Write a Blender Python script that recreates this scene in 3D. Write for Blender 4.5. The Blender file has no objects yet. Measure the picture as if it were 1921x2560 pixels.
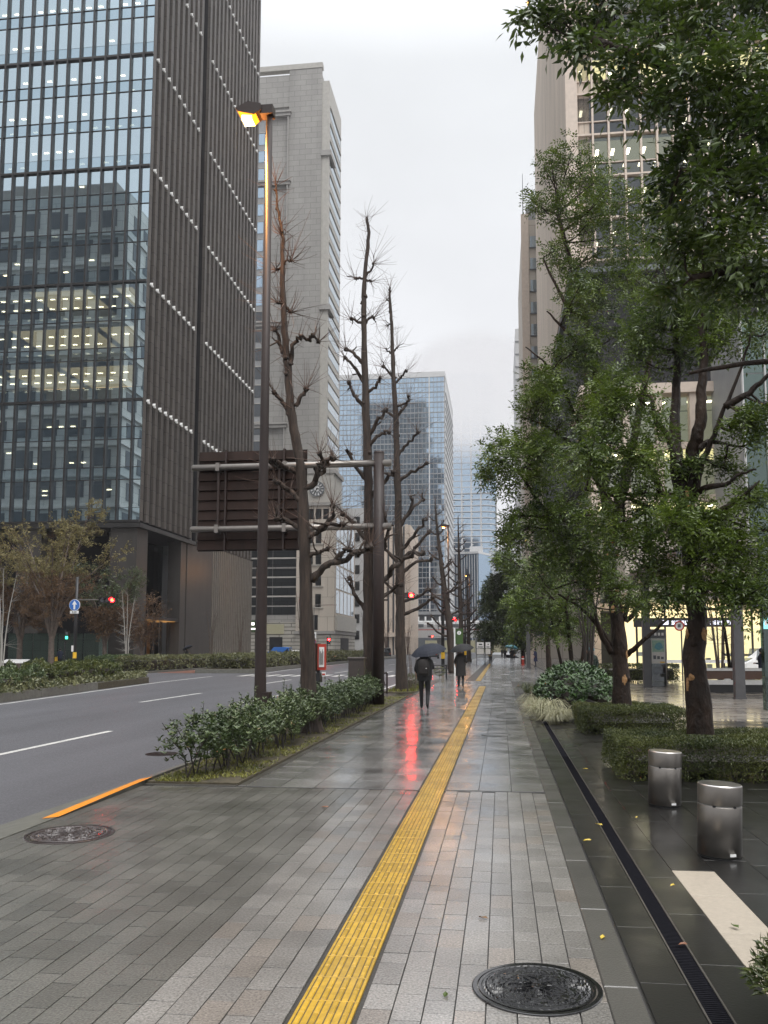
import bpy, math, random
from mathutils import Vector, Matrix, noise

# ------------------------------------------------------------------ camera, sky, light, exposure
sc = bpy.context.scene
rad = math.radians
cam_data = bpy.data.cameras.new('camera')
cam = bpy.data.objects.new('camera', cam_data)
sc.collection.objects.link(cam)
sc.camera = cam
cam.location = (0, 0, 1.75)
cam.rotation_euler = (rad(95.4), 0, rad(6.636))
cam_data.sensor_fit = 'HORIZONTAL'
cam_data.sensor_width = 36.0
cam_data.lens = 38.98
cam_data.shift_x = -0.0258
cam_data.shift_y = 0.075
cam_data.clip_start = 0.05
cam_data.clip_end = 4000

world = bpy.data.worlds.new('World')
sc.world = world
world.use_nodes = True
wn, wl = world.node_tree.nodes, world.node_tree.links
wn.clear()
w_out = wn.new('ShaderNodeOutputWorld')
w_add = wn.new('ShaderNodeAddShader')
w_bg1 = wn.new('ShaderNodeBackground')
w_bg2 = wn.new('ShaderNodeBackground')
w_sky = wn.new('ShaderNodeTexSky')
w_sky.sky_type = 'NISHITA'
w_sky.sun_disc = False
w_sky.sun_elevation = rad(60)
w_sky.sun_rotation = rad(140)
w_sky.dust_density = 6.0
w_sky.air_density = 1.0
w_hsv = wn.new('ShaderNodeHueSaturation')
w_hsv.inputs['Saturation'].default_value = 0.12
w_hsv.inputs['Value'].default_value = 0.35
w_bg1.inputs['Strength'].default_value = 0.05
# the cloud deck: even grey-white, a little brighter overhead as overcast skies are
w_tc = wn.new('ShaderNodeTexCoord')
w_sep = wn.new('ShaderNodeSeparateXYZ')
w_ramp = wn.new('ShaderNodeValToRGB')
els = w_ramp.color_ramp.elements
els[0].position = 0.0; els[0].color = (0.455, 0.455, 0.475, 1)
els[1].position = 1.0; els[1].color = (1.75, 1.78, 1.83, 1)
e = els.new(0.28); e.color = (0.465, 0.47, 0.487, 1)
e = els.new(0.60); e.color = (0.475, 0.488, 0.503, 1)
e = els.new(0.80); e.color = (1.05, 1.08, 1.11, 1)
wl.new(w_tc.outputs['Generated'], w_sep.inputs[0])
wl.new(w_sep.outputs['Z'], w_ramp.inputs['Fac'])
w_nz = wn.new('ShaderNodeTexNoise'); w_nz.inputs['Scale'].default_value = 3.2; w_nz.inputs['Detail'].default_value = 6
w_nm = wn.new('ShaderNodeMapping'); w_nm.inputs['Scale'].default_value = (1, 1, 2.6)
wl.new(w_tc.outputs['Generated'], w_nm.inputs['Vector']); wl.new(w_nm.outputs[0], w_nz.inputs['Vector'])
w_mr = wn.new('ShaderNodeMapRange'); w_mr.inputs['From Min'].default_value = 0.3; w_mr.inputs['From Max'].default_value = 0.7
w_mr.inputs['To Min'].default_value = 0.94; w_mr.inputs['To Max'].default_value = 1.05
wl.new(w_nz.outputs[0], w_mr.inputs[0])
w_vm = wn.new('ShaderNodeVectorMath'); w_vm.operation = 'SCALE'
wl.new(w_ramp.outputs['Color'], w_vm.inputs[0]); wl.new(w_mr.outputs[0], w_vm.inputs['Scale'])
wl.new(w_vm.outputs[0], w_bg2.inputs['Color'])
w_bg2.inputs['Strength'].default_value = 1.0
wl.new(w_sky.outputs['Color'], w_hsv.inputs['Color'])
wl.new(w_hsv.outputs['Color'], w_bg1.inputs['Color'])
wl.new(w_bg1.outputs[0], w_add.inputs[0])
wl.new(w_bg2.outputs[0], w_add.inputs[1])
wl.new(w_add.outputs[0], w_out.inputs['Surface'])

sun_data = bpy.data.lights.new('sun', 'SUN')
sun_data.energy = 1.0
sun_data.angle = rad(40)
sun_data.color = (1.0, 0.97, 0.93)
sun = bpy.data.objects.new('sun', sun_data)
sc.collection.objects.link(sun)
sun.location = (30, -20, 150)
sun.rotation_euler = (rad(30), 0, rad(40))

sc.view_settings.view_transform = 'Standard'
sc.view_settings.look = 'None'
sc.view_settings.exposure = 0.80
sc.view_settings.gamma = 1.0
sc.view_settings.use_curve_mapping = False
sc.render.engine = 'CYCLES'
cy = sc.cycles
cy.use_denoising = True
cy.max_bounces = 8
cy.diffuse_bounces = 3
cy.glossy_bounces = 4
cy.transmission_bounces = 4
cy.transparent_max_bounces = 10
cy.volume_bounces = 0
cy.sample_clamp_indirect = 6.0
cy.caustics_reflective = False
cy.caustics_refractive = False

# ------------------------------------------------------------------ helpers
COL = sc.collection
MATS = {}

class MB:
    """collects geometry; build() links it as one mesh object"""
    def __init__(s):
        s.v = []; s.f = []
    def add(s, vs, fs):
        o = len(s.v)
        s.v.extend(vs)
        s.f.extend([tuple(i + o for i in f) for f in fs])
        return s
    def box(s, x0, x1, y0, y1, z0, z1):
        v = [(x0,y0,z0),(x1,y0,z0),(x1,y1,z0),(x0,y1,z0),(x0,y0,z1),(x1,y0,z1),(x1,y1,z1),(x0,y1,z1)]
        return s.add(v, [(3,2,1,0),(4,5,6,7),(0,1,5,4),(1,2,6,5),(2,3,7,6),(3,0,4,7)])
    def bbox(s, x0, x1, y0, y1, z0, z1, b=0.01):
        """box with its top edges chamfered"""
        v = [(x0,y0,z0),(x1,y0,z0),(x1,y1,z0),(x0,y1,z0),
             (x0,y0,z1-b),(x1,y0,z1-b),(x1,y1,z1-b),(x0,y1,z1-b),
             (x0+b,y0+b,z1),(x1-b,y0+b,z1),(x1-b,y1-b,z1),(x0+b,y1-b,z1)]
        return s.add(v, [(8,9,10,11),(0,1,5,4),(1,2,6,5),(2,3,7,6),(3,0,4,7),
                         (4,5,9,8),(5,6,10,9),(6,7,11,10),(7,4,8,11),(3,2,1,0)])
    def prism(s, poly, z0, z1):
        n = len(poly)
        v = [(p[0],p[1],z0) for p in poly] + [(p[0],p[1],z1) for p in poly]
        f = [tuple(range(n-1,-1,-1)), tuple(range(n,2*n))]
        f += [(i,(i+1)%n,n+(i+1)%n,n+i) for i in range(n)]
        return s.add(v, f)
    def prism_x(s, poly, x0, x1):
        """polygon of (y,z) extruded along x"""
        n = len(poly)
        v = [(x0,p[0],p[1]) for p in poly] + [(x1,p[0],p[1]) for p in poly]
        f = [tuple(range(n-1,-1,-1)), tuple(range(n,2*n))]
        f += [(i,(i+1)%n,n+(i+1)%n,n+i) for i in range(n)]
        return s.add(v, f)
    def prism_y(s, poly, y0, y1):
        n = len(poly)
        v = [(p[0],y0,p[1]) for p in poly] + [(p[0],y1,p[1]) for p in poly]
        f = [tuple(range(n)), tuple(range(2*n-1,n-1,-1))]
        f += [(i,n+i,n+(i+1)%n,(i+1)%n) for i in range(n)]
        return s.add(v, f)
    def tube(s, pts, radii, n=8, cap=True, ridge=0.0, seed=0):
        pts = [Vector(p) for p in pts]
        if not isinstance(radii, (list, tuple)):
            radii = [radii]*len(pts)
        up = Vector((0.13, 0.31, 0.94))
        vs, fs = [], []
        prev = None
        for i, p in enumerate(pts):
            d = (pts[min(i+1,len(pts)-1)] - pts[max(i-1,0)])
            if d.length < 1e-9: d = Vector((0,0,1))
            d.normalize()
            if prev is None:
                a = d.orthogonal().normalized()
            else:
                a = prev - d*prev.dot(d)
                a = a.normalized() if a.length > 1e-6 else d.orthogonal().normalized()
            prev = a
            b = d.cross(a)
            for k in range(n):
                t = 2*math.pi*k/n
                r = radii[i]
                if ridge:
                    q = p + (a*math.cos(t)+b*math.sin(t))*radii[i]
                    r *= 1 + ridge*noise.noise(Vector((q.x*9+seed, q.y*9, q.z*2.2))) + ridge*0.7*noise.noise(Vector((q.x*23, q.y*23+seed, q.z*5)))
                vs.append(tuple(p + (a*math.cos(t)+b*math.sin(t))*r))
        m = len(pts)
        for i in range(m-1):
            for k in range(n):
                k2 = (k+1) % n
                fs.append((i*n+k, i*n+k2, (i+1)*n+k2, (i+1)*n+k))
        if cap:
            fs.append(tuple(range(n-1,-1,-1)))
            fs.append(tuple((m-1)*n+k for k in range(n)))
        return s.add(vs, fs)
    def lathe(s, prof, n=24, c=(0,0,0), cap=True):
        vs = []
        for r, z in prof:
            for k in range(n):
                t = 2*math.pi*k/n
                vs.append((c[0]+r*math.cos(t), c[1]+r*math.sin(t), c[2]+z))
        fs = []
        m = len(prof)
        for i in range(m-1):
            for k in range(n):
                k2 = (k+1) % n
                fs.append((i*n+k, i*n+k2, (i+1)*n+k2, (i+1)*n+k))
        if cap:
            fs.append(tuple(range(n-1,-1,-1)))
            fs.append(tuple((m-1)*n+k for k in range(n)))
        return s.add(vs, fs)
    def blob(s, c, r, seed=0, n=6, amp=0.25, sq=(1,1,1)):
        """small lumpy ball"""
        vs, fs = [], []
        c = Vector(c)
        rings = n
        for i in range(rings+1):
            th = math.pi*i/rings
            for k in range(n+2):
                ph = 2*math.pi*k/(n+2)
                d = Vector((math.sin(th)*math.cos(ph), math.sin(th)*math.sin(ph), math.cos(th)))
                rr = r*(1+amp*noise.noise(d*2.3+Vector((seed,seed*1.7,0))))
                vs.append((c.x+d.x*rr*sq[0], c.y+d.y*rr*sq[1], c.z+d.z*rr*sq[2]))
        w = n+2
        for i in range(rings):
            for k in range(w):
                fs.append((i*w+k, (i+1)*w+k, (i+1)*w+(k+1)%w, i*w+(k+1)%w))
        return s.add(vs, fs)
    def quad(s, a, b, c, d):
        return s.add([a,b,c,d], [(0,1,2,3)])
    def rot(s, m):
        s.v = [tuple(m @ Vector(p)) for p in s.v]
        return s
    def mesh(s, name, material, smooth=False):
        me = bpy.data.meshes.new(name)
        me.from_pydata(s.v, [], s.f)
        me.materials.append(MATS[material] if isinstance(material, str) else material)
        if smooth:
            me.polygons.foreach_set('use_smooth', [True]*len(me.polygons))
        me.update()
        return me
    def build(s, name, material, parent=None, smooth=False, world=True):
        """vertices are world coordinates unless world=False (then local to the parent)"""
        if parent is not None and world:
            l = parent['_o']
            s.v = [(p[0]-l[0], p[1]-l[1], p[2]-l[2]) for p in s.v]
        o = link(name, s.mesh(name, material, smooth), parent)
        if parent is not None and world: o['_o'] = tuple(parent['_o'])
        return o

def link(name, data, parent=None, loc=None, rot=None, scale=None):
    o = bpy.data.objects.new(name, data)
    COL.objects.link(o)
    if parent is not None:
        o.parent = parent
    if loc is not None: o.location = loc
    if rot is not None: o.rotation_euler = rot
    if scale is not None: o.scale = scale
    o['_o'] = (0.0, 0.0, 0.0)
    return o

def piece(name, me, parent, loc, scale=None, rot=None):
    """a child sharing mesh data; loc in world coordinates for unrotated parents"""
    p = parent['_o']
    return link(name, me, parent, (loc[0]-p[0], loc[1]-p[1], loc[2]-p[2]), rot, scale)

def tag(o, label=None, cat=None, group=None, kind=None):
    if label: o['label'] = label
    if cat: o['category'] = cat
    if group: o['group'] = group
    if kind: o['kind'] = kind
    return o

def thing(name, loc, label, cat, group=None, rz=0.0):
    o = link(name, None, None, loc, (0, 0, rz))
    o['_o'] = tuple(float(c) for c in loc)
    return tag(o, label, cat, group)

def structure(name, mb, material, smooth=False):
    o = mb.build(name, material, None, smooth)
    o['kind'] = 'structure'
    return o

def copy_tree(o, parent=None):
    c = o.copy()
    COL.objects.link(c)
    if parent is not None:
        c.parent = parent
    for ch in list(o.children):
        copy_tree(ch, c)
    return c

# ------------------------------------------------------------------ materials
def new_mat(name):
    m = bpy.data.materials.new(name)
    m.use_nodes = True
    nt = m.node_tree
    nt.nodes.clear()
    out = nt.nodes.new('ShaderNodeOutputMaterial')
    MATS[name] = m
    return m, nt.nodes, nt.links, out

def lerp_col(a, b, t):
    return tuple(a[i]+(b[i]-a[i])*t for i in range(3))

def mat(name, col, rough=0.6, var=0.15, scale=8.0, detail=4.0, metal=0.0, spec=0.5, bump=0.0, bscale=40.0,
        coat=0.0, coat_rough=0.1, island=0.0, objvar=0.0, col2=None, stretch=(1,1,1), rvar=0.0, wet=0.0, coat_ior=1.33, coat_bump=0.0, big=None):
    """principled material: colour mottled by noise, optional per-piece variation, bump and patchy wet film"""
    m, n, l, out = new_mat(name)
    b = n.new('ShaderNodeBsdfPrincipled')
    l.new(b.outputs[0], out.inputs['Surface'])
    b.inputs['Roughness'].default_value = rough
    b.inputs['Metallic'].default_value = metal
    b.inputs['Specular IOR Level'].default_value = spec
    tc = n.new('ShaderNodeTexCoord')
    geo = n.new('ShaderNodeNewGeometry')
    mp = n.new('ShaderNodeMapping')
    mp.inputs['Scale'].default_value = stretch
    l.new(geo.outputs['Position'], mp.inputs['Vector'])
    nz = n.new('ShaderNodeTexNoise')
    nz.inputs['Scale'].default_value = scale
    nz.inputs['Detail'].default_value = detail
    nz.inputs['Roughness'].default_value = 0.65
    l.new(mp.outputs[0], nz.inputs['Vector'])
    mr = n.new('ShaderNodeMapRange')
    mr.inputs['From Min'].default_value = 0.3
    mr.inputs['From Max'].default_value = 0.7
    l.new(nz.outputs[0], mr.inputs[0])
    mix = n.new('ShaderNodeMix'); mix.data_type = 'RGBA'
    c2 = col2 if col2 else tuple(c*(1+var) for c in col)
    c1 = col if col2 else tuple(c*(1-var) for c in col)
    mix.inputs[6].default_value = (*c1, 1)
    mix.inputs[7].default_value = (*c2, 1)
    l.new(mr.outputs[0], mix.inputs[0])
    colour = mix.outputs[2]
    if island or objvar:
        oi = n.new('ShaderNodeObjectInfo')
        ad = n.new('ShaderNodeMath'); ad.operation = 'ADD'
        fr = n.new('ShaderNodeMath'); fr.operation = 'FRACT'
        l.new(geo.outputs['Random Per Island'], ad.inputs[0])
        l.new(oi.outputs['Random'], ad.inputs[1])
        l.new(ad.outputs[0], fr.inputs[0])
        m2 = n.new('ShaderNodeMapRange')
        a = max(island, objvar)
        m2.inputs['To Min'].default_value = 1-a
        m2.inputs['To Max'].default_value = 1+a
        l.new(fr.outputs[0], m2.inputs[0])
        vm = n.new('ShaderNodeVectorMath'); vm.operation = 'SCALE'
        l.new(colour, vm.inputs[0])
        l.new(m2.outputs[0], vm.inputs['Scale'])
        colour = vm.outputs[0]
    if big:
        nbg = n.new('ShaderNodeTexNoise'); nbg.inputs['Scale'].default_value = big[0]; nbg.inputs['Detail'].default_value = 6; nbg.inputs['Roughness'].default_value = 0.6
        mbg = n.new('ShaderNodeMapping'); mbg.inputs['Scale'].default_value = big[2] if len(big) > 2 else (1,1,1)
        l.new(geo.outputs['Position'], mbg.inputs['Vector']); l.new(mbg.outputs[0], nbg.inputs['Vector'])
        rbg = n.new('ShaderNodeMapRange'); rbg.inputs['From Min'].default_value = 0.32; rbg.inputs['From Max'].default_value = 0.68
        rbg.inputs['To Min'].default_value = 1-big[1]; rbg.inputs['To Max'].default_value = 1+big[1]
        l.new(nbg.outputs[0], rbg.inputs[0])
        vbg = n.new('ShaderNodeVectorMath'); vbg.operation = 'SCALE'
        l.new(colour, vbg.inputs[0]); l.new(rbg.outputs[0], vbg.inputs['Scale']); colour = vbg.outputs[0]
    l.new(colour, b.inputs['Base Color'])
    if rvar:
        n3 = n.new('ShaderNodeTexNoise')
        n3.inputs['Scale'].default_value = scale*0.3
        n3.inputs['Detail'].default_value = 3
        l.new(mp.outputs[0], n3.inputs['Vector'])
        m3 = n.new('ShaderNodeMapRange')
        m3.inputs['From Min'].default_value = 0.35
        m3.inputs['From Max'].default_value = 0.65
        m3.inputs['To Min'].default_value = max(0.02, rough-rvar)
        m3.inputs['To Max'].default_value = min(1, rough+rvar)
        l.new(n3.outputs[0], m3.inputs[0])
        l.new(m3.outputs[0], b.inputs['Roughness'])
    if bump:
        nb = n.new('ShaderNodeTexNoise')
        nb.inputs['Scale'].default_value = bscale
        nb.inputs['Detail'].default_value = 3
        l.new(mp.outputs[0], nb.inputs['Vector'])
        bp = n.new('ShaderNodeBump')
        bp.inputs['Strength'].default_value = min(1.0, bump)
        bp.inputs['Distance'].default_value = 0.6/bscale
        l.new(nb.outputs[0], bp.inputs['Height'])
        l.new(bp.outputs[0], b.inputs['Normal'])
    if coat:
        b.inputs['Coat Weight'].default_value = coat
        b.inputs['Coat Roughness'].default_value = coat_rough
        b.inputs['Coat IOR'].default_value = coat_ior
        if coat_bump:
            cb_n = n.new('ShaderNodeTexNoise'); cb_n.inputs['Scale'].default_value = bscale*0.8; cb_n.inputs['Detail'].default_value = 2
            l.new(mp.outputs[0], cb_n.inputs['Vector'])
            cb_b = n.new('ShaderNodeBump'); cb_b.inputs['Strength'].default_value = coat_bump; cb_b.inputs['Distance'].default_value = 0.6/bscale
            l.new(cb_n.outputs[0], cb_b.inputs['Height']); l.new(cb_b.outputs[0], b.inputs['Coat Normal'])
        if wet:
            nw = n.new('ShaderNodeTexNoise')
            nw.inputs['Scale'].default_value = 1.7
            nw.inputs['Detail'].default_value = 4
            l.new(geo.outputs['Position'], nw.inputs['Vector'])
            mw = n.new('ShaderNodeMapRange')
            mw.inputs['From Min'].default_value = 0.38
            mw.inputs['From Max'].default_value = 0.62
            mw.inputs['To Min'].default_value = coat*(1-wet)
            mw.inputs['To Max'].default_value = coat
            l.new(nw.outputs[0], mw.inputs[0])
            l.new(mw.outputs[0], b.inputs['Coat Weight'])
            mr2 = n.new('ShaderNodeMapRange')
            mr2.inputs['From Min'].default_value = 0.38
            mr2.inputs['From Max'].default_value = 0.66
            mr2.inputs['To Min'].default_value = coat_rough*2.2
            mr2.inputs['To Max'].default_value = coat_rough*0.7
            l.new(nw.outputs[0], mr2.inputs[0])
            l.new(mr2.outputs[0], b.inputs['Coat Roughness'])
    return m

def emit_mat(name, col, strength, sample=False):
    m, n, l, out = new_mat(name)
    e = n.new('ShaderNodeEmission')
    e.inputs['Color'].default_value = (*col, 1)
    e.inputs['Strength'].default_value = strength
    l.new(e.outputs[0], out.inputs['Surface'])
    m.cycles.emission_sampling = 'FRONT' if sample else 'NONE'
    return m

def glass_mat(name, tint, refl, base=0.3, rough=0.02, wobble=0.0, island=0.0):
    """coated window glass: strong mirror reflection over tinted see-through"""
    m, n, l, out = new_mat(name)
    tr = n.new('ShaderNodeBsdfTransparent'); tr.inputs[0].default_value = (*tint, 1)
    gl = n.new('ShaderNodeBsdfGlossy'); gl.inputs[0].default_value = (*refl, 1)
    gl.inputs['Roughness'].default_value = rough
    fr = n.new('ShaderNodeFresnel'); fr.inputs['IOR'].default_value = 1.5
    mr = n.new('ShaderNodeMapRange'); mr.inputs['To Min'].default_value = base; mr.inputs['To Max'].default_value = 1.0
    l.new(fr.outputs[0], mr.inputs[0])
    mix = n.new('ShaderNodeMixShader')
    l.new(mr.outputs[0], mix.inputs[0]); l.new(tr.outputs[0], mix.inputs[1]); l.new(gl.outputs[0], mix.inputs[2])
    if wobble:
        geo = n.new('ShaderNodeNewGeometry')
        oi = n.new('ShaderNodeObjectInfo')
        vm = n.new('ShaderNodeVectorMath'); vm.operation = 'ADD'
        l.new(geo.outputs['Position'], vm.inputs[0])
        sc_ = n.new('ShaderNodeVectorMath'); sc_.operation = 'SCALE'
        sc_.inputs['Scale'].default_value = 4.0
        cx = n.new('ShaderNodeCombineXYZ')
        l.new(oi.outputs['Random'], cx.inputs[0]); l.new(oi.outputs['Random'], cx.inputs[2])
        l.new(cx.outputs[0], sc_.inputs[0]); l.new(sc_.outputs[0], vm.inputs[1])
        nz = n.new('ShaderNodeTexNoise'); nz.inputs['Scale'].default_value = 0.5; nz.inputs['Detail'].default_value = 1
        l.new(vm.outputs[0], nz.inputs['Vector'])
        bp = n.new('ShaderNodeBump'); bp.inputs['Strength'].default_value = wobble; bp.inputs['Distance'].default_value = 0.1
        l.new(nz.outputs[0], bp.inputs['Height']); l.new(bp.outputs[0], gl.inputs['Normal'])
    if island:
        geo = n.new('ShaderNodeNewGeometry')
        mi = n.new('ShaderNodeMapRange')
        mi.inputs['To Min'].default_value = 1-island; mi.inputs['To Max'].default_value = 1.0
        l.new(geo.outputs['Random Per Island'], mi.inputs[0])
        vs = n.new('ShaderNodeVectorMath'); vs.operation = 'SCALE'
        vs.inputs[0].default_value = refl
        l.new(mi.outputs[0], vs.inputs['Scale'])
        l.new(vs.outputs[0], gl.inputs[0])
    l.new(mix.outputs[0], out.inputs['Surface'])
    return m

def leaf_mat(name, dark, light, rough=0.28, trans=0.12, coat=0.35):
    m, n, l, out = new_mat(name)
    b = n.new('ShaderNodeBsdfPrincipled')
    geo = n.new('ShaderNodeNewGeometry')
    nz = n.new('ShaderNodeTexNoise'); nz.inputs['Scale'].default_value = 1.4; nz.inputs['Detail'].default_value = 2
    l.new(geo.outputs['Position'], nz.inputs['Vector'])
    ad = n.new('ShaderNodeMath'); ad.operation = 'MULTIPLY_ADD'
    ad.inputs[1].default_value = 0.55
    l.new(geo.outputs['Random Per Island'], ad.inputs[0])
    sb = n.new('ShaderNodeMapRange')
    sb.inputs['From Min'].default_value = 0.3; sb.inputs['From Max'].default_value = 0.7
    sb.inputs['To Min'].default_value = -0.1; sb.inputs['To Max'].default_value = 0.55
    l.new(nz.outputs[0], sb.inputs[0]); l.new(sb.outputs[0], ad.inputs[2])
    rp = n.new('ShaderNodeValToRGB')
    rp.color_ramp.elements[0].color = (*dark, 1)
    rp.color_ramp.elements[1].color = (*light, 1)
    l.new(ad.outputs[0], rp.inputs[0])
    l.new(rp.outputs[0], b.inputs['Base Color'])
    b.inputs['Roughness'].default_value = rough
    b.inputs['Coat Weight'].default_value = coat
    b.inputs['Coat Roughness'].default_value = 0.15
    tl = n.new('ShaderNodeBsdfTranslucent')
    l.new(rp.outputs[0], tl.inputs[0])
    mx = n.new('ShaderNodeMixShader'); mx.inputs[0].default_value = trans
    l.new(b.outputs[0], mx.inputs[1]); l.new(tl.outputs[0], mx.inputs[2])
    l.new(mx.outputs[0], out.inputs['Surface'])
    return m

def joint_mat(name, col, bw, bh, joint=0.03, rough=0.7, var=0.08, axis='Y', jcol=0.55, bump=0.35):
    """stone cladding: fine courses too small to model, as brick-pattern relief. axis = facade normal"""
    m, n, l, out = new_mat(name)
    b = n.new('ShaderNodeBsdfPrincipled'); b.inputs['Roughness'].default_value = rough
    l.new(b.outputs[0], out.inputs['Surface'])
    geo = n.new('ShaderNodeNewGeometry')
    sp = n.new('ShaderNodeSeparateXYZ'); l.new(geo.outputs['Position'], sp.inputs[0])
    cb = n.new('ShaderNodeCombineXYZ')
    if axis == 'X':
        l.new(sp.outputs['Y'], cb.inputs[0])
    elif axis == 'Y':
        l.new(sp.outputs['X'], cb.inputs[0])
    else:
        a2 = n.new('ShaderNodeMath'); a2.operation = 'ADD'
        l.new(sp.outputs['X'], a2.inputs[0]); l.new(sp.outputs['Y'], a2.inputs[1]); l.new(a2.outputs[0], cb.inputs[0])
    l.new(sp.outputs['Z'], cb.inputs[1])
    br = n.new('ShaderNodeTexBrick')
    br.inputs['Scale'].default_value = 1.0
    br.inputs['Brick Width'].default_value = bw
    br.inputs['Row Height'].default_value = bh
    br.inputs['Mortar Size'].default_value = joint
    br.inputs['Mortar Smooth'].default_value = 0.3
    br.inputs['Color1'].default_value = (*[c*(1-var) for c in col], 1)
    br.inputs['Color2'].default_value = (*[c*(1+var) for c in col], 1)
    br.inputs['Mortar'].default_value = (*[c*jcol for c in col], 1)
    l.new(cb.outputs[0], br.inputs['Vector'])
    nz = n.new('ShaderNodeTexNoise'); nz.inputs['Scale'].default_value = 0.35; nz.inputs['Detail'].default_value = 5
    mp = n.new('ShaderNodeMapping'); mp.inputs['Scale'].default_value = (1, 1, 0.25)
    l.new(geo.outputs['Position'], mp.inputs['Vector']); l.new(mp.outputs[0], nz.inputs['Vector'])
    mr = n.new('ShaderNodeMapRange'); mr.inputs['From Min'].default_value = 0.3; mr.inputs['From Max'].default_value = 0.7
    mr.inputs['To Min'].default_value = 0.86; mr.inputs['To Max'].default_value = 1.08
    l.new(nz.outputs[0], mr.inputs[0])
    vm = n.new('ShaderNodeVectorMath'); vm.operation = 'SCALE'
    l.new(br.outputs['Color'], vm.inputs[0]); l.new(mr.outputs[0], vm.inputs['Scale'])
    l.new(vm.outputs[0], b.inputs['Base Color'])
    bp = n.new('ShaderNodeBump'); bp.invert = True
    bp.inputs['Strength'].default_value = bump; bp.inputs['Distance'].default_value = 0.03
    l.new(br.outputs['Fac'], bp.inputs['Height']); l.new(bp.outputs[0], b.inputs['Normal'])
    return m

# ground
mat('tile_dark', (0.112, 0.108, 0.096), 0.32, 0.62, 75, 4, objvar=0.18, island=0.18, bump=0.45, bscale=70, coat=1.0, coat_rough=0.09, wet=0.35, coat_ior=1.75, coat_bump=0.18, big=(0.9,0.22))
mat('tile_light', (0.192, 0.182, 0.168), 0.32, 0.62, 75, 4, objvar=0.15, island=0.15, bump=0.45, bscale=70, coat=1.0, coat_rough=0.08, wet=0.35, coat_ior=1.9, coat_bump=0.18, big=(0.9,0.22))
mat('tile_warm', (0.196, 0.174, 0.152), 0.32, 0.62, 75, 4, objvar=0.12, island=0.12, bump=0.45, bscale=70, coat=1.0, coat_rough=0.08, wet=0.35, coat_ior=1.9, coat_bump=0.18, big=(0.9,0.22))
mat('slab', (0.178, 0.173, 0.164), 0.25, 0.35, 90, 3, objvar=0.30, island=0.30, bump=0.10, bscale=60, coat=1.0, coat_rough=0.11, wet=0.3, coat_ior=1.95, coat_bump=0.06, big=(0.5,0.25))
mat('grout', (0.034, 0.033, 0.030), 0.6, 0.3, 30, bump=0.3, coat=0.3, coat_rough=0.2)
mat('granite_dark', (0.011, 0.0107, 0.0100), 0.36, 0.35, 90, 3, objvar=0.09, island=0.09, bump=0.14, bscale=60, coat=0.9, coat_rough=0.09, wet=0.5, coat_ior=1.4, coat_bump=0.07)
mat('granite_edge', (0.070, 0.067, 0.060), 0.35, 0.4, 130, 3, objvar=0.1, bump=0.4, bscale=70, coat=0.9, coat_rough=0.10, wet=0.5, coat_ior=1.45, coat_bump=0.12)
mat('white_stone', (0.40, 0.35, 0.285), 0.4, 0.10, 30, 5, objvar=0.04, bump=0.3, bscale=50, coat=0.5, coat_rough=0.2)
mat('tactile', (0.44, 0.265, 0.020), 0.32, 0.22, 16, 6, objvar=0.14, bump=0.15, bscale=60, coat=0.8, coat_rough=0.10, wet=0.5)
mat('tactile_groove', (0.10, 0.070, 0.025), 0.5, 0.4, 30, 5)
mat('asphalt', (0.066, 0.066, 0.074), 0.60, 0.30, 120, 3, bump=0.8, bscale=110, rvar=0.10, spec=0.6, big=(0.5,0.22,(1.0,0.12,1)))
mat('road_white', (0.48, 0.48, 0.46), 0.5, 0.3, 25, 6, bump=0.2, big=(2.5,0.2))
mat('kerb_concrete', (0.12, 0.118, 0.10), 0.5, 0.25, 6, bump=0.3, coat=0.5, coat_rough=0.2)
mat('orange_paint', (0.85, 0.30, 0.02), 0.4, 0.1, 20, bump=0.1, coat=0.4)
mat('plaza_stone', (0.22, 0.195, 0.165), 0.36, 0.2, 20, objvar=0.2, island=0.2, bump=0.1, coat=1.0, coat_rough=0.08, wet=0.5, coat_ior=1.45)
mat('soil', (0.06, 0.05, 0.03), 0.9, 0.4, 12, bump=0.8, bscale=30)
mat('red_paving', (0.23, 0.10, 0.07), 0.5, 0.2, 10, coat=0.5)
mat('iron', (0.008, 0.008, 0.009), 0.2, 0.3, 30, coat=1.0, coat_rough=0.05, spec=0.5)
mat('iron_brown', (0.022, 0.012, 0.011), 0.34, 0.3, 40, coat=0.8, coat_rough=0.08)
mat('drain', (0.014, 0.014, 0.017), 1.0, 0.2, 40, spec=0.0)
# metals and paints
mat('post_brown', (0.022, 0.013, 0.011), 0.46, 0.15, 6, spec=0.4)
mat('panel_brown', (0.020, 0.0115, 0.009), 0.55, 0.35, 4, stretch=(1,1,0.15), spec=0.15, objvar=0.15)
mat('arm_grey', (0.20, 0.185, 0.17), 0.3, 0.1, 8, metal=0.7)
mat('steel', (0.25, 0.232, 0.212), 0.36, 0.05, 90, metal=1.0, stretch=(1,1,40), big=(3.0,0.12,(1,1,0.5)))
mat('steel_top', (0.5, 0.49, 0.48), 0.28, 0.06, 30, metal=1.0)
mat('black_paint', (0.012, 0.012, 0.013), 0.35, 0.2, 10)
mat('grey_post', (0.075, 0.075, 0.08), 0.4, 0.1, 6)
mat('cabinet', (0.050, 0.040, 0.036), 0.45, 0.2, 8)
mat('white_paint', (0.78, 0.78, 0.77), 0.4, 0.06, 8)
mat('map_green', (0.30, 0.46, 0.36), 0.5, 0.25, 9)
mat('off_white', (0.62, 0.61, 0.58), 0.5, 0.08, 8)
mat('red_paint', (0.40, 0.035, 0.02), 0.4, 0.12, 10)
mat('blue_paint', (0.03, 0.15, 0.50), 0.35, 0.08, 10)
mat('yellow_paint', (0.75, 0.45, 0.03), 0.4, 0.1, 10)
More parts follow.
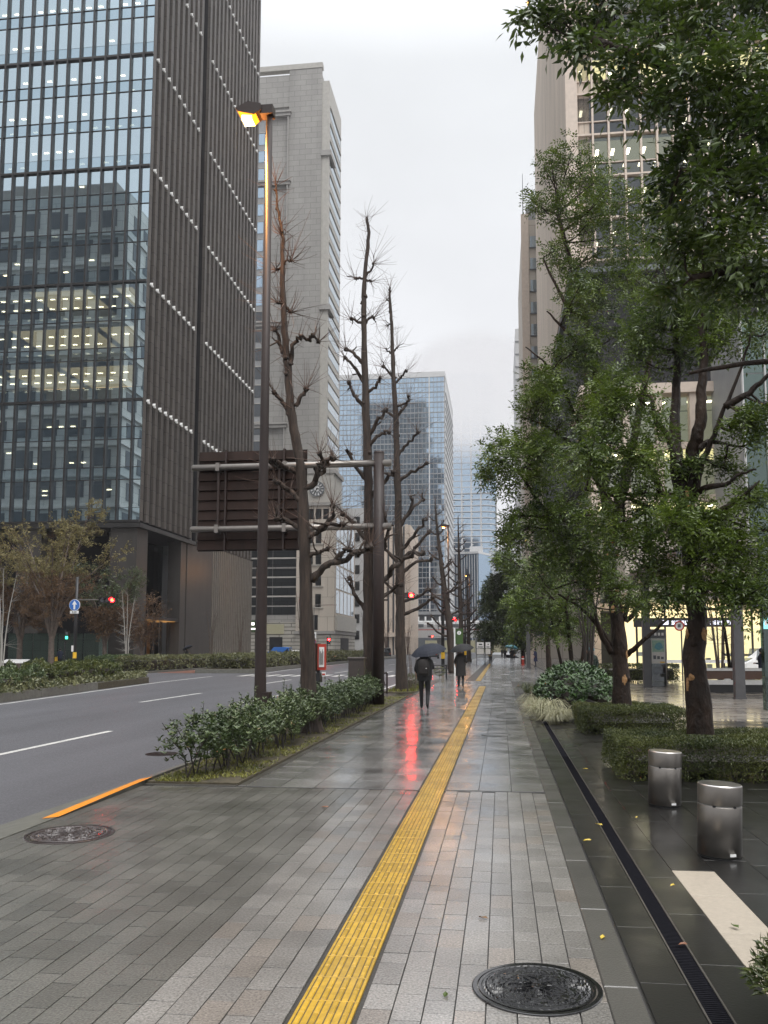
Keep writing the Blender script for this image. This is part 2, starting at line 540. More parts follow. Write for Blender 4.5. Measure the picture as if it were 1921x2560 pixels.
mat('brown_wood', (0.10, 0.045, 0.025), 0.4, 0.3, 10, stretch=(8,1,1), coat=0.3)
mat('timber_lit', (0.32, 0.17, 0.06), 0.5, 0.2, 6, stretch=(6,6,0.6))
# buildings
joint_mat('fin_stone', (0.080, 0.070, 0.062), 3.0, 1.4, 0.05, 0.55, 0.14, 'XY', 0.5)
mat('tower_dark', (0.016, 0.016, 0.018), 0.6, 0.2, 1.0, spec=0.2)
mat('tower_metal', (0.026, 0.025, 0.025), 0.42, 0.15, 2.0, spec=0.4)
mat('pier_stone', (0.044, 0.039, 0.036), 0.5, 0.2, 0.8, stretch=(1,1,0.3), objvar=0.1)
joint_mat('grey_stone', (0.275, 0.266, 0.25), 2.6, 1.25, 0.05, 0.75, 0.055, 'Y', 0.62)
joint_mat('grey_stone_x', (0.275, 0.266, 0.25), 2.6, 1.25, 0.05, 0.75, 0.055, 'X', 0.62)
mat('pale_stone', (0.37, 0.355, 0.325), 0.7, 0.10, 1.5, bump=0.1, bscale=4)
mat('moulding', (0.28, 0.27, 0.255), 0.7, 0.10, 1.5)
joint_mat('rusticated', (0.36, 0.34, 0.30), 5.0, 0.75, 0.10, 0.75, 0.06, 'XY', 0.35, 0.8)
joint_mat('beige_wall', (0.62, 0.52, 0.425), 0.5, 20.0, 0.06, 0.7, 0.05, 'XY', 0.72)
mat('beige_trim', (0.58, 0.485, 0.405), 0.6, 0.08, 2.0)
joint_mat('beige_panel', (0.46, 0.41, 0.35), 3.5, 4.0, 0.06, 0.7, 0.04, 'XY', 0.6)
mat('pale_grey', (0.50, 0.50, 0.50), 0.6, 0.06, 0.5)
mat('mid_grey', (0.24, 0.245, 0.25), 0.55, 0.08, 0.5)
mat('slate', (0.10, 0.11, 0.12), 0.4, 0.1, 0.5)
glass_mat('glass_tower', (0.34, 0.39, 0.39), (0.74, 0.90, 1.0), 0.62, 0.012, 0.010)
glass_mat('glass_spandrel', (0.05, 0.06, 0.065), (0.62, 0.80, 0.92), 0.60, 0.02, 0.010)
glass_mat('glass_dark', (0.25, 0.27, 0.28), (0.62, 0.66, 0.7), 0.10, 0.02)
glass_mat('glass_blue', (0.10, 0.15, 0.19), (0.60, 0.76, 0.92), 0.66, 0.06, 0.0, 0.14)
glass_mat('glass_pale', (0.10, 0.12, 0.13), (0.80, 0.86, 0.9), 0.55, 0.04)
glass_mat('glass_clear', (0.80, 0.86, 0.84), (0.8, 0.9, 0.9), 0.06, 0.01)
glass_mat('glass_green', (0.30, 0.42, 0.38), (0.5, 0.62, 0.58), 0.16, 0.02)
mat('room_dark', (0.05, 0.052, 0.05), 0.8, 0.3, 0.4)
mat('ceiling_dim', (0.25, 0.25, 0.23), 0.8, 0.2, 0.5)
emit_mat('room_warm', (1.0, 0.76, 0.42), 0.8)
emit_mat('room_yellow', (0.95, 0.80, 0.38), 0.75)
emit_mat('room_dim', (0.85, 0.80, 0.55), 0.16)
emit_mat('tube_light', (1.0, 0.86, 0.58), 8.0)
emit_mat('lobby_glow', (1.0, 0.50, 0.16), 0.30)
emit_mat('shop_glow', (1.0, 0.80, 0.42), 1.0)
emit_mat('lamp_orange', (1.0, 0.27, 0.015), 2.2, True)
emit_mat('lamp_core', (1.0, 0.62, 0.16), 12.0, True)
emit_mat('signal_red', (1.0, 0.0032, 0.0040), 110.0, True)
emit_mat('signal_core', (1.0, 0.012, 0.001), 60.0, True)
emit_mat('signal_green', (0.05, 1.0, 0.55), 3.0)
emit_mat('lit_white', (1.0, 0.97, 0.9), 2.2)
emit_mat('lit_cyan', (0.30, 0.75, 0.85), 0.9)
emit_mat('lit_sign', (0.85, 0.85, 1.0), 1.2)
# plants
leaf_mat('leaf_tree', (0.014, 0.034, 0.007), (0.150, 0.215, 0.026), 0.34, 0.28, 0.2)
leaf_mat('leaf_near', (0.013, 0.033, 0.007), (0.115, 0.170, 0.022), 0.28, 0.28, 0.4)
leaf_mat('leaf_shrub', (0.018, 0.040, 0.012), (0.115, 0.155, 0.055), 0.38, 0.12, 0.2)
leaf_mat('leaf_box', (0.022, 0.040, 0.008), (0.130, 0.145, 0.030), 0.4, 0.14, 0.2)
leaf_mat('leaf_far', (0.015, 0.030, 0.010), (0.085, 0.115, 0.028), 0.35, 0.08, 0.3)
leaf_mat('leaf_glossy', (0.010, 0.028, 0.008), (0.060, 0.120, 0.026), 0.36, 0.10, 0.15)
leaf_mat('leaf_pale', (0.20, 0.20, 0.10), (0.55, 0.53, 0.36), 0.4, 0.2, 0.1)
leaf_mat('leaf_grass', (0.045, 0.060, 0.012), (0.26, 0.25, 0.05), 0.5, 0.2, 0.1)
leaf_mat('leaf_median', (0.035, 0.045, 0.015), (0.20, 0.20, 0.09), 0.45, 0.1, 0.2)
leaf_mat('leaf_brown', (0.060, 0.036, 0.018), (0.21, 0.120, 0.055), 0.6, 0.2, 0.0)
leaf_mat('leaf_bud', (0.09, 0.085, 0.03), (0.30, 0.25, 0.10), 0.6, 0.2, 0.0)
leaf_mat('leaf_yellow', (0.45, 0.33, 0.03), (0.65, 0.48, 0.06), 0.4, 0.1, 0.3)
leaf_mat('leaf_russet', (0.14, 0.045, 0.015), (0.30, 0.12, 0.04), 0.4, 0.1, 0.3)
mat('bark_ginkgo', (0.032, 0.0215, 0.0155), 0.8, 0.75, 13, 6, stretch=(1,1,0.12), bump=1.0, bscale=20, coat=0.1)
mat('bark_wet', (0.020, 0.0110, 0.0062), 0.6, 0.6, 8, 6, stretch=(1,1,0.5), bump=1.0, bscale=14, spec=0.3, big=(3.0,0.35,(1,1,0.6)))
mat('bark_pale', (0.36, 0.20, 0.085), 0.6, 0.2, 9, bump=0.2)
mat('twig', (0.09, 0.052, 0.036), 0.6, 0.3, 5)
mat('twig_grey', (0.11, 0.085, 0.07), 0.7, 0.3, 5)
mat('stem_dark', (0.022, 0.016, 0.012), 0.5, 0.3, 8)
mat('rib_stone', (0.17, 0.155, 0.135), 0.6, 0.1, 1.5)
# clothing
mat('cloth_black', (0.010, 0.010, 0.012), 0.75, 0.2, 12)
mat('cloth_coat', (0.014, 0.012, 0.012), 0.8, 0.2, 12)
mat('cloth_navy', (0.012, 0.018, 0.040), 0.75, 0.2, 12)
mat('cloth_blue', (0.020, 0.026, 0.075), 0.75, 0.2, 12)
mat('cloth_green', (0.012, 0.028, 0.022), 0.75, 0.2, 12)
mat('cloth_beige', (0.36, 0.28, 0.16), 0.8, 0.15, 12)
mat('skin', (0.45, 0.27, 0.18), 0.5, 0.08, 20)
mat('hair', (0.010, 0.008, 0.007), 0.5, 0.2, 30)
mat('umbrella_navy', (0.022, 0.026, 0.038), 0.7, 0.15, 4, spec=0.25)
mat('umbrella_black', (0.020, 0.020, 0.021), 0.7, 0.15, 4, spec=0.25)
mat('umbrella_teal', (0.10, 0.30, 0.36), 0.45, 0.15, 4, coat=0.3)
mat('rubber', (0.010, 0.010, 0.010), 0.7, 0.2, 20)
mat('shoe', (0.008, 0.007, 0.007), 0.4, 0.2, 20)
# ------------------------------------------------------------------ ground, road, pavement
rnd = random.Random(7)
gm = MB(); gm.quad((-900,-300,-0.30),(900,-300,-0.30),(900,1800,-0.30),(-900,1800,-0.30))
structure('ground', gm, 'mid_grey')
rm = MB(); rm.quad((-90,-25,-0.12),(-4.9,-25,-0.12),(-4.9,420,-0.12),(-90,420,-0.12))
road = structure('road', rm, 'asphalt')

def mark(x0, x1, y0, y1, parent=road, z=-0.116):
    MB().quad((x0,y0,z),(x1,y0,z),(x1,y1,z),(x0,y1,z)).build('lane_marking', 'road_white', parent)
for y0 in (-2.8, 12.2, 27.2, 42.2, 62, 77, 92, 107):
    mark(-8.88, -8.73, y0, y0+6.0)
for y0 in (12.9, 27.9, 42.9, 62, 77, 92, 107):
    mark(-12.53, -12.38, y0, y0+6.0)
def poly_mark(p, w=0.15):
    for (x0,y0),(x1,y1) in zip(p[:-1], p[1:]):
        MB().add([(x0,y0,-0.116),(x0+w,y0,-0.116),(x1+w,y1,-0.116),(x1,y1,-0.116)], [(0,1,2,3)]).build('edge_line', 'road_white', road)
poly_mark([(-14.6,4),(-15.9,18),(-16.8,27),(-18.75,44.2)])
poly_mark([(-18.75,44.2),(-19.2,54)])
poly_mark([(-17.5,59),(-18.4,72),(-18.6,120)])
poly_mark([(-5.45,36),(-5.45,54)], 0.12)
poly_mark([(-26.0,30),(-26.0,54)], 0.15)
for k in range(13):
    x = -6.2 - k*0.92
    mark(x-0.45, x, 54.5, 58.0)

# near kerb: dropped at the crossing, raised beyond
kerb = MB()
def kerb_prof(y, drop):
    zt = 0.002
    if drop:
        return [(-5.30,y,-0.115),(-4.86,y,-0.035),(-4.60,y,zt),(-4.60,y,-0.25),(-5.30,y,-0.25)]
    return [(-5.02,y,-0.115),(-4.86,y,-0.005),(-4.60,y,0.06),(-4.60,y,-0.25),(-5.02,y,-0.25)]
def loft(mb, rings):
    n = len(rings[0]); vs = [p for r in rings for p in r]; fs = []
    for i in range(len(rings)-1):
        for k in range(n):
            fs.append((i*n+k, i*n+(k+1)%n, (i+1)*n+(k+1)%n, (i+1)*n+k))
    fs.append(tuple(range(n))); fs.append(tuple((len(rings)-1)*n+k for k in reversed(range(n))))
    mb.add(vs, fs)
loft(kerb, [kerb_prof(y, True) for y in (-6, 2, 5, 8.2)] + [kerb_prof(10.6, False)] + [kerb_prof(y, False) for y in (16, 30, 54)])
kerb_o = structure('kerb', kerb, 'kerb_concrete')
om = MB()
kz = lambda y: 0.002 + 0.058*min(1,max(0,(y-8.2)/2.4))
ki = lambda y: -0.0165 + 0.044*min(1,max(0,(y-8.2)/2.4))
pts = [(8.35,0),(8.95,0),(10.0,0),(10.7,0)]
for (ya,za),(yb,zb) in zip(pts[:-1], pts[1:]):
    om.add([(-4.76,ya,ki(ya)+0.002),(-4.57,ya,kz(ya)+0.008),(-4.57,yb,kz(yb)+0.008),(-4.76,yb,ki(yb)+0.002)], [(0,1,2,3)])
om.add([(-4.73,13.5,0.036),(-4.60,13.5,0.068),(-4.60,14.4,0.068),(-4.73,14.4,0.036)], [(0,1,2,3)])
om.build('orange_band', 'orange_paint', kerb_o)
MB().box(-4.9,-4.6,58,200,-0.2,0.02).build('kerb_run', 'kerb_concrete', kerb_o)

# footway bedding under the paving
pv = MB(); pv.box(-4.60, 0.695, -4, 10.46, -0.25, -0.012)
pave = structure('pavement', pv, 'grout')
pv2 = MB(); pv2.box(-4.60, 0.695, 10.46, 39.0, -0.25, -0.012); pv2.box(-4.60, 3.4, 39.001, 230, -0.25, -0.012)
pave2 = structure('pavement_beyond', pv2, 'grout')

def tile_mesh(w, l, m, name='paver'):
    g = 0.0035
    return MB().bbox(-w/2+g, w/2-g, -l/2+g, l/2-g, -0.011, 0, 0.0005).mesh(name, m)
TM = {}
def tile_me(w, l, m):
    k = (round(w,4), round(l,4), m)
    if k not in TM: TM[k] = tile_mesh(w, l, m)
    return TM[k]
# near field: narrow setts in rows along the street
cells = []
wl_ = (4.58-1.035)/24
x = -1.035
for i in range(24):
    y = 2.2 + rnd.random()*0.3
    while y < 10.40:
        L = 0.30
        y1 = min(y+L, 10.43)
        cells.append((x-wl_/2, y, y1, wl_)); y = y1
        if 10.43-y < 0.06: break
    x -= wl_
wr = (0.51+0.695)/8
x = -0.695
for i in range(8):
    y = 2.2 + rnd.random()*0.3
    while y < 10.40:
        L = rnd.choice((0.15,0.30,0.30))
        y1 = min(y+L, 10.43)
        cells.append((x+wr/2, y, y1, wr)); y = y1
        if 10.43-y < 0.06: break
    x += wr
def cell_mat(xc):
    r = rnd.random()
    if xc < -1.80:
        return 'tile_dark'
    return 'tile_warm' if r < 0.16 else 'tile_light'
def in_view(xc, yc):
    return yc > 3.55 and xc > -0.62*yc-0.35 and xc < 0.36*yc+0.3
cells = [(c, cell_mat(c[0])) for c in cells]
cells.sort(key=lambda c: (0 if in_view(c[0][0], c[0][1]) else 1, math.hypot(c[0][0], c[0][1])))
rest = {}
for i, ((xc, y0, y1, w), m) in enumerate(cells):
    yc = (y0+y1)/2; L = y1-y0
    tilt = (rad(rnd.uniform(-0.4,0.4)), rad(rnd.uniform(-0.4,0.4)), rad(rnd.uniform(-0.35,0.35)))
    dz = rnd.uniform(-0.0012, 0.0012)
    if i < 300 and abs(L-round(L/0.15)*0.15) < 0.01:
        piece('paver', tile_me(w, L, m), pave, (xc, yc, dz), rot=tilt)
    else:
        mb = rest.setdefault(m, MB())
        g = 0.0035; b = 0.0005
        t = MB().bbox(-w/2+g, w/2-g, -L/2+g, L/2-g, -0.011, 0, b)
        tx, ty = tilt[0], tilt[1]
        mb.add([(p[0]+xc, p[1]+yc, p[2]+dz+p[1]*tx-p[0]*ty) for p in t.v], t.f)
for m, mb in rest.items():
    mb.build('pavers', m, pave)['kind'] = 'stuff'
MB().box(-4.58, 0.69, 10.43, 10.50, -0.05, -0.004).build('threshold_strip', 'granite_dark', pave)

# beyond the threshold: larger slabs
cells = []
def slab_rows(y0, y1, rowl, xs):
    y = y0
    while y < y1-0.1:
        for a, b in zip(xs[:-1], xs[1:]):
            cells.append(((a+b)/2, y, min(y+rowl, y1), b-a))
        y += rowl
xl = [-3.25 + (3.25-1.035)*i/5 for i in range(6)]
xr = [-0.695 + (0.51+0.695)*i/3 for i in range(4)]
slab_rows(10.51, 39.0, 0.60, xl); slab_rows(10.51, 39.0, 0.60, xr)
xa = [-3.25+0.47*i for i in range(9)]
slab_rows(39.0, 45.0, 0.60, xa)
xl2 = [-4.4 + 0.5*i for i in range(7)]
xr2 = [-1.10 + 0.55*i for i in range(9)]
slab_rows(45.0, 150.0, 0.75, xl2[:-1]); slab_rows(45.0, 150.0, 0.75, xr2)
rest = MB()
for i, (xc, y0, y1, w) in enumerate(cells):
    yc = (y0+y1)/2; L = y1-y0
    tx, ty = rad(rnd.uniform(-0.4,0.4)), rad(rnd.uniform(-0.4,0.4))
    dz = rnd.uniform(-0.001, 0.001)
    if yc < 34 and L > 0.58:
        piece('slab', tile_me(w, 0.60, 'slab'), pave2, (xc, yc, dz), rot=(tx, ty, 0))
    else:
        t = MB().bbox(-w/2+0.004, w/2-0.004, -L/2+0.004, L/2-0.004, -0.011, 0, 0.003)
        rest.add([(p[0]+xc, p[1]+yc, p[2]+dz+p[1]*tx-p[0]*ty) for p in t.v], t.f)
rest.build('slabs', 'slab', pave2)['kind'] = 'stuff'

# yellow guiding strip: each tile with four bars
def tactile_mesh():
    mb = MB()
    w, l = 0.29, 0.296
    mb.bbox(-w/2, w/2, -l/2, l/2, -0.012, 0.003, 0.002)
    for k in range(4):
        c = -w/2 + w*(k+0.5)/4
        hw = 0.0145; tw = 0.010
        for (a, b) in ((-l/2+0.006, -0.006), (0.006, l/2-0.006)):
            v = [(c-hw,a,0.003),(c+hw,a,0.003),(c+hw,b,0.003),(c-hw,b,0.003),
                 (c-tw,a+0.004,0.0085),(c+tw,a+0.004,0.0085),(c+tw,b-0.004,0.0085),(c-tw,b-0.004,0.0085)]
            mb.add(v, [(4,5,6,7),(0,1,5,4),(1,2,6,5),(2,3,7,6),(3,0,4,7)])
    nb = len(mb.f)
    for k in range(4):
        c = -w/2 + w*(k+0.5)/4
        for sg_ in (-1, 1):
            a = c + sg_*0.0175
            mb.quad((a-0.0035,-l/2+0.004,0.0034),(a+0.0035,-l/2+0.004,0.0034),(a+0.0035,l/2-0.004,0.0034),(a-0.0035,l/2-0.004,0.0034))  # darker strip along each side of every bar
    me = mb.mesh('guide_tile', 'tactile')
    me.materials.append(MATS['tactile_groove'])
    for i in range(nb, len(mb.f)): me.polygons[i].material_index = 1
    return me
tac = tactile_mesh()
ty_ = 2.3
k = 0
while ty_ < 38.8:
    p = pave if ty_ < 10.46 else pave2
    piece('guide_tile', tac, p, (-0.865 + rnd.uniform(-0.0015,0.0015), ty_, rnd.uniform(-0.001,0.001)))
    ty_ += 0.30
ty_ = 46.0
while ty_ < 96:
    piece('guide_tile', tac, pave2, (-1.25, ty_, 0.0)); ty_ += 0.30

# right-hand margin: edge stones, dark granite, slotted drain, pale band
def tilef(x0, x1, y0, y1, m, parent, name, b=0.0008, z=0.0, t=0.0):
    w, l = x1-x0, y1-y0
    g = 0.002
    key = ('f', round(w,3), round(l,3), m)
    if key not in TM:
        TM[key] = MB().bbox(-w/2+g, w/2-g, -l/2+g, l/2-g, -0.03, 0, b).mesh(name, m)
    piece(name, TM[key], parent, ((x0+x1)/2, (y0+y1)/2, z+rnd.uniform(-0.0008,0.0008)), rot=(rad(rnd.uniform(-0.06,0.06)), rad(rnd.uniform(-0.06,0.06)), 0))
for i in range(28):
    y0 = 2.0+i*1.3
    if y0 < 38:
        tilef(0.51, 0.69, y0, y0+1.3, 'granite_edge', pave if y0 < 10 else pave2, 'edge_stone', 0.006)
marg = MB(); marg.box(0.696, 40, -4, 39.0, -0.28, -0.034); marg.box(3.41, 40, 39.001, 62, -0.28, -0.034)
terrace = structure('terrace', marg, 'grout')
for i in range(24):
    y0 = 2.0+i*0.9
    tilef(0.71, 0.955, y0, y0+0.9, 'granite_dark', terrace, 'terrace_slab', z=-0.012)
    tilef(1.085, 1.33, y0+0.3, y0+1.2, 'granite_dark', terrace, 'terrace_slab', z=-0.012)
MB().box(0.957,0.967,2,24,-0.04,-0.008).build('drain_edge', 'arm_grey', terrace)
MB().box(1.073,1.083,2,24,-0.04,-0.008).build('drain_edge', 'arm_grey', terrace)
gr = MB(); gr.box(0.967,1.073,2,24,-0.06,-0.030)
y = 3.2
while y < 14:
    gr.box(0.968,1.072,y,y+0.012,-0.030,-0.013); y += 0.024
gr.box(0.968,1.072,14,24,-0.030,-0.014)
gr.build('drain_grate', 'drain', terrace)
xs = [1.33, 1.66, 2.01, 2.36, 2.71, 3.06, 3.41]
for a, b in zip(xs[:-1], xs[1:]):
    y0 = 2.0 + (0 if a < 1.4 else rnd.random()*0.7)
    if a < 1.4:
        for k, (ya, yb) in enumerate(((4.75,5.55),(5.55,6.35),(6.35,7.02))):
            tilef(a, b, ya, yb, 'white_stone', terrace, 'pale_band_stone', z=-0.011)
        tilef(a, b, 4.0, 4.70, 'white_stone', terrace, 'pale_band_stone', z=-0.011)
        y0 = 7.03
    while y0 < 22.5:
        tilef(a, b, y0, y0+0.95, 'granite_dark', terrace, 'terrace_slab', z=-0.012); y0 += 0.95
far = MB()
for i in range(14):
    for j in range(16):
        x0, y0 = 3.41+i*0.9, 2.0+j*0.9
        t = MB().bbox(x0+0.002, x0+0.898, y0+0.002, y0+0.898, -0.04, -0.012, 0.003); far.add(t.v, t.f)
far.build('terrace_slabs', 'granite_dark', terrace)['kind'] = 'stuff'
for i in range(10):
    for j in range(22):
        x0, y0 = 3.41+i*1.2, 16.4+j*1.2
        tilef(x0, x0+1.2, y0, y0+1.2, 'plaza_stone' if (y0 > 20.5) else 'granite_dark', terrace, 'plaza_slab', z=-0.012)
pf = MB(); pf.box(15.41, 40, 16.4, 62, -0.05, -0.014); pf.build('plaza_floor', 'plaza_stone', terrace)
pf = MB(); pf.box(1.08, 3.40, 22.6, 38.9, -0.05, -0.02); pf.build('planting_soil', 'soil', terrace)
pf = MB(); pf.box(3.41, 15.4, 42.8, 62, -0.05, -0.014); pf.build('plaza_floor', 'plaza_stone', terrace)
MB().box(4.6,15,33.4,33.55,-0.02,-0.004).build('pale_line', 'white_stone', terrace)
MB().box(4.6,12,39.6,39.75,-0.02,-0.004).build('pale_line', 'white_stone', terrace)
pf = MB(); pf.box(1.08, 40, 62, 230, -0.25, -0.012)
structure('pavement_far', pf, 'slab')

# left planting bed with low grass, its edging and the paved gap beyond
bed = MB(); bed.box(-4.58, -3.36, 10.52, 30.0, -0.2, 0.035); bed.box(-4.58,-3.36,32.6,39.0,-0.2,0.03)
bed_o = structure('planting_bed', bed, 'soil')
for i in range(16):
    tilef(-3.36, -3.255, 10.52+i*1.2, 10.52+i*1.2+1.2, 'granite_edge', bed_o, 'edging_stone', 0.006, z=0.004)
for i in range(6):
    tilef(-3.36, -3.255, 32.0+i*1.2, 33.2+i*1.2, 'granite_edge', bed_o, 'edging_stone', 0.006, z=0.004)
MB().box(-4.58,-3.36,10.44,10.52,-0.2,0.012).build('front_edging', 'granite_edge', bed_o)
for i in range(5):
    for j in range(3):
        tilef(-4.58+j*0.41, -4.17+j*0.41, 30.0+i*0.5, 30.5+i*0.5, 'granite_dark', pave2, 'gap_slab', z=-0.002)

# far footway, across the road
ff = MB(); ff.box(-90, -26.6, 53.5, 300, -0.25, 0.0)
far_walk = structure('far_pavement', ff, 'slab')
MB().box(-26.6,-26.3,53.5,300,-0.25,0.015).build('far_kerb', 'kerb_concrete', far_walk)
MB().box(-90,-26.3,53.2,53.5,-0.25,0.015).build('far_kerb', 'kerb_concrete', far_walk)

# planted central reservations
def median(name, poly, h=0.20):
    cx_, cy_ = sum(p[0] for p in poly)/len(poly), sum(p[1] for p in poly)/len(poly)
    mb = MB(); mb.prism([(p[0]+(0.08 if p[0] < cx_ else -0.08), p[1]+(0.08 if p[1] < cy_ else -0.08)) for p in poly], -0.25, h-0.02)
    o = structure(name, mb, 'soil')
    n = len(poly)
    for i in range(n):
        a, b = Vector(poly[i]), Vector(poly[(i+1) % n])
        d = (b-a); L = d.length; d.normalize(); nn = Vector((-d.y, d.x))
        k = max(1, int(L/3.0))
        for j in range(k):
            p, q = a+d*(L*j/k+0.01), a+d*(L*(j+1)/k-0.01)
            r, s = q+nn*0.16, p+nn*0.16
            t = MB().prism([(p.x,p.y),(q.x,q.y),(r.x,r.y),(s.x,s.y)], -0.13, h+0.012*((j*7) % 3 - 1)); t.build('kerb_stone', 'kerb_concrete', o)
    return o
median('median_near', [(-15.1,2),(-16.3,18),(-17.1,27),(-19.05,43.6),(-19.7,44.4),(-20.6,43.6),(-21.5,27),(-21.2,2)])
median('median_far', [(-18.3,60.5),(-18.9,72),(-19.1,160),(-22.6,160),(-22.8,60.5)])
rp = MB(); rp.box(-25.9,-22.9,61,70,-0.13,-0.10); rp.build('red_refuge', 'red_paving', road)
# ------------------------------------------------------------------ buildings
PM = {}
def pane_me(w, h, m, axis, d=0.05):
    """window pane seen from -Y ('Y'), from +X ('X') or from -X ('W'); origin at its centre"""
    key = (round(w,3), round(h,3), m, axis)
    if key in PM: return PM[key]
    a, b = w/2, h/2
    if axis == 'Y':
        v = [(-a,0,-b),(a,0,-b),(a,0,b),(-a,0,b),(-a,d,-b),(a,d,-b),(a,d,b),(-a,d,b)]
    elif axis == 'X':
        v = [(0,-a,-b),(0,a,-b),(0,a,b),(0,-a,b),(-d,-a,-b),(-d,a,-b),(-d,a,b),(-d,-a,b)]
    else:
        v = [(0,a,-b),(0,-a,-b),(0,-a,b),(0,a,b),(d,a,-b),(d,-a,-b),(d,-a,b),(d,a,b)]
    PM[key] = MB().add(v, [(0,1,2,3),(0,4,5,1),(1,5,6,2),(2,6,7,3),(3,7,4,0)]).mesh('pane', m)
    return PM[key]

# --- dark tower with stone fins and a glass gable ------------------------------------------------
CX, CY, Z0, FH = -36.0, 79.2, 14.6, 4.18
dk = thing('office_tower', (CX, CY, 0), 'dark glass and stone-fin office tower across the road, on tall piers', 'building')
TOPZ = Z0 + FH*24
MB().box(CX-30, CX-10.0, CY+11, CY+40, 0, TOPZ).build('core', 'mid_grey', dk)
MB().box(CX-10.0, CX-1.2, CY+11, CY+39.6, Z0, TOPZ).build('rear_block', 'mid_grey', dk)
MB().box(CX-30, CX-0.6, CY+0.3, CY+11, Z0+FH*14+0.3, TOPZ).build('upper_block', 'tower_dark', dk)
BW = 1.42
NB = 15
NF = 14
for f in range(NF+1):
    z = Z0 + f*FH
    MB().box(CX-30, CX-0.7, CY+0.25, CY+10.9, z-0.45, z).build('floor_slab', 'room_dark', dk)
rr = random.Random(3)
lit = {3: range(0, 11), 4: range(0, 11), 5: range(1, 10)}
for f in range(NF):
    z = Z0 + f*FH
    lb = MB()
    for i in range(NB):
        x = CX - 0.9 - i*BW
        for yy in (2.2, 4.6, 7.4):
            pr = 0.9 if f in lit else (0.5 if f > 8 else 0.13)
            if rr.random() < pr:
                lb.box(x-0.95, x-0.45, CY+yy, CY+yy+0.16, z+FH-0.60, z+FH-0.51)
    if lb.v: lb.build('ceiling_lights', 'tube_light', dk)['kind'] = 'stuff'
    if f in lit:
        segs = {3: [(0.9,9.3),(10.2,15.5)], 4: [(0.9,5.2),(6.0,15.0)], 5: [(1.8,3.6),(6.6,13.2)]}[f]
        for a, b in segs:
            MB().box(CX-b, CX-a, CY+0.5, CY+8.6, z+FH-0.50, z+FH-0.46).build('lit_ceiling', 'room_warm', dk)
            MB().box(CX-b, CX-a, CY+8.6, CY+8.7, z+0.9, z+FH-0.5).build('lit_wall', 'room_warm', dk)
    MB().box(CX-29, CX-1, CY+10.7, CY+10.85, z, z+FH-0.46).build('inner_wall', 'room_dark', dk)
for f in range(NF):
    z = Z0 + f*FH
    for i in range(NB):
        w = BW if i else 1.0
        xc = CX - 0.5 if i == 0 else CX - 1.0 - (i-0.5)*BW
        piece('pane', pane_me(w-0.06, 2.85, 'glass_tower', 'Y'), dk, (xc, CY+0.02, z+1.30+1.43), rot=(rr.uniform(-0.004,0.004), 0, rr.uniform(-0.004,0.004)))
        piece('spandrel_panel', pane_me(w-0.06, 1.22, 'glass_spandrel', 'Y'), dk, (xc, CY+0.03, z+0.66), rot=(rr.uniform(-0.004,0.004), 0, rr.uniform(-0.004,0.004)))
mul = MB().box(-0.085, 0.085, -0.26, 0.12, 0, FH*14+0.2).mesh('mullion', 'tower_metal')
for i in range(NB+1):
    x = CX - 1.0 - i*BW
    piece('mullion', mul, dk, (x, CY, Z0))
for f in range(NF+1):
    z = Z0 + f*FH
    if f % 3 == 0:
        MB().box(CX-30, CX+0.02, CY-0.22, CY+0.10, z-0.20, z+0.02).build('band', 'tower_metal', dk)
    else:
        MB().box(CX-30, CX-0.02, CY-0.06, CY+0.10, z-0.03, z+0.03).build('transom', 'tower_metal', dk)
        MB().box(CX-30, CX-0.02, CY-0.05, CY+0.09, z+1.26, z+1.31).build('transom', 'tower_metal', dk)
# east side: vertical stone fins over dark glass
MB().box(CX-1.1, CX-0.30, CY+0.25, CY+14.9, Z0, TOPZ).build('recess_wall', 'tower_dark', dk)
MB().box(CX-1.1, CX-0.55, CY+17.2, CY+39.6, Z0, TOPZ).build('recess_wall', 'tower_dark', dk)
MB().box(CX-2.6, CX-2.4, CY+14.9, CY+17.2, 0, TOPZ).build('notch_wall', 'tower_dark', dk)
SP = 1.50
fin = MB().box(-0.36, 0.0, -0.34, 0.34, 0, TOPZ-Z0).mesh('fin', 'fin_stone')
fys = [CY+0.45+SP*i for i in range(10)] + [CY+17.5+SP*i for i in range(15)]
for y in fys:
    if y > CY+17:
        piece('fin', fin, dk, (CX-0.25, y, Z0))
    else:
        piece('fin', fin, dk, (CX, y, Z0))
glint = MB()
glint.add([(-0.40,-0.30,-0.05),(0.42,-0.30,-0.05),(0.42,0.05,0.46),(-0.40,0.05,0.46),(-0.40,0.05,-0.05),(0.42,0.05,-0.05)], [(0,1,2,3),(1,5,2),(0,3,4),(0,4,5,1),(3,2,5,4)])
glint.box(0.05, 0.42, -0.30, 0.26, -0.42, -0.06)
glint = glint.mesh('bracket_or_glint', 'white_paint')  # white paint and wedge shape stand in for sky reflections between fins
for lv in range(1, 8):
    z = Z0 + lv*3*FH
    for i, y in enumerate(fys[:-1]):
        if i == 9: continue
        piece('bracket_or_glint', glint, dk, (CX-(0.25 if y > CY+17 else 0.0), y+SP/2, z), scale=(0.40, 0.62, 0.55))
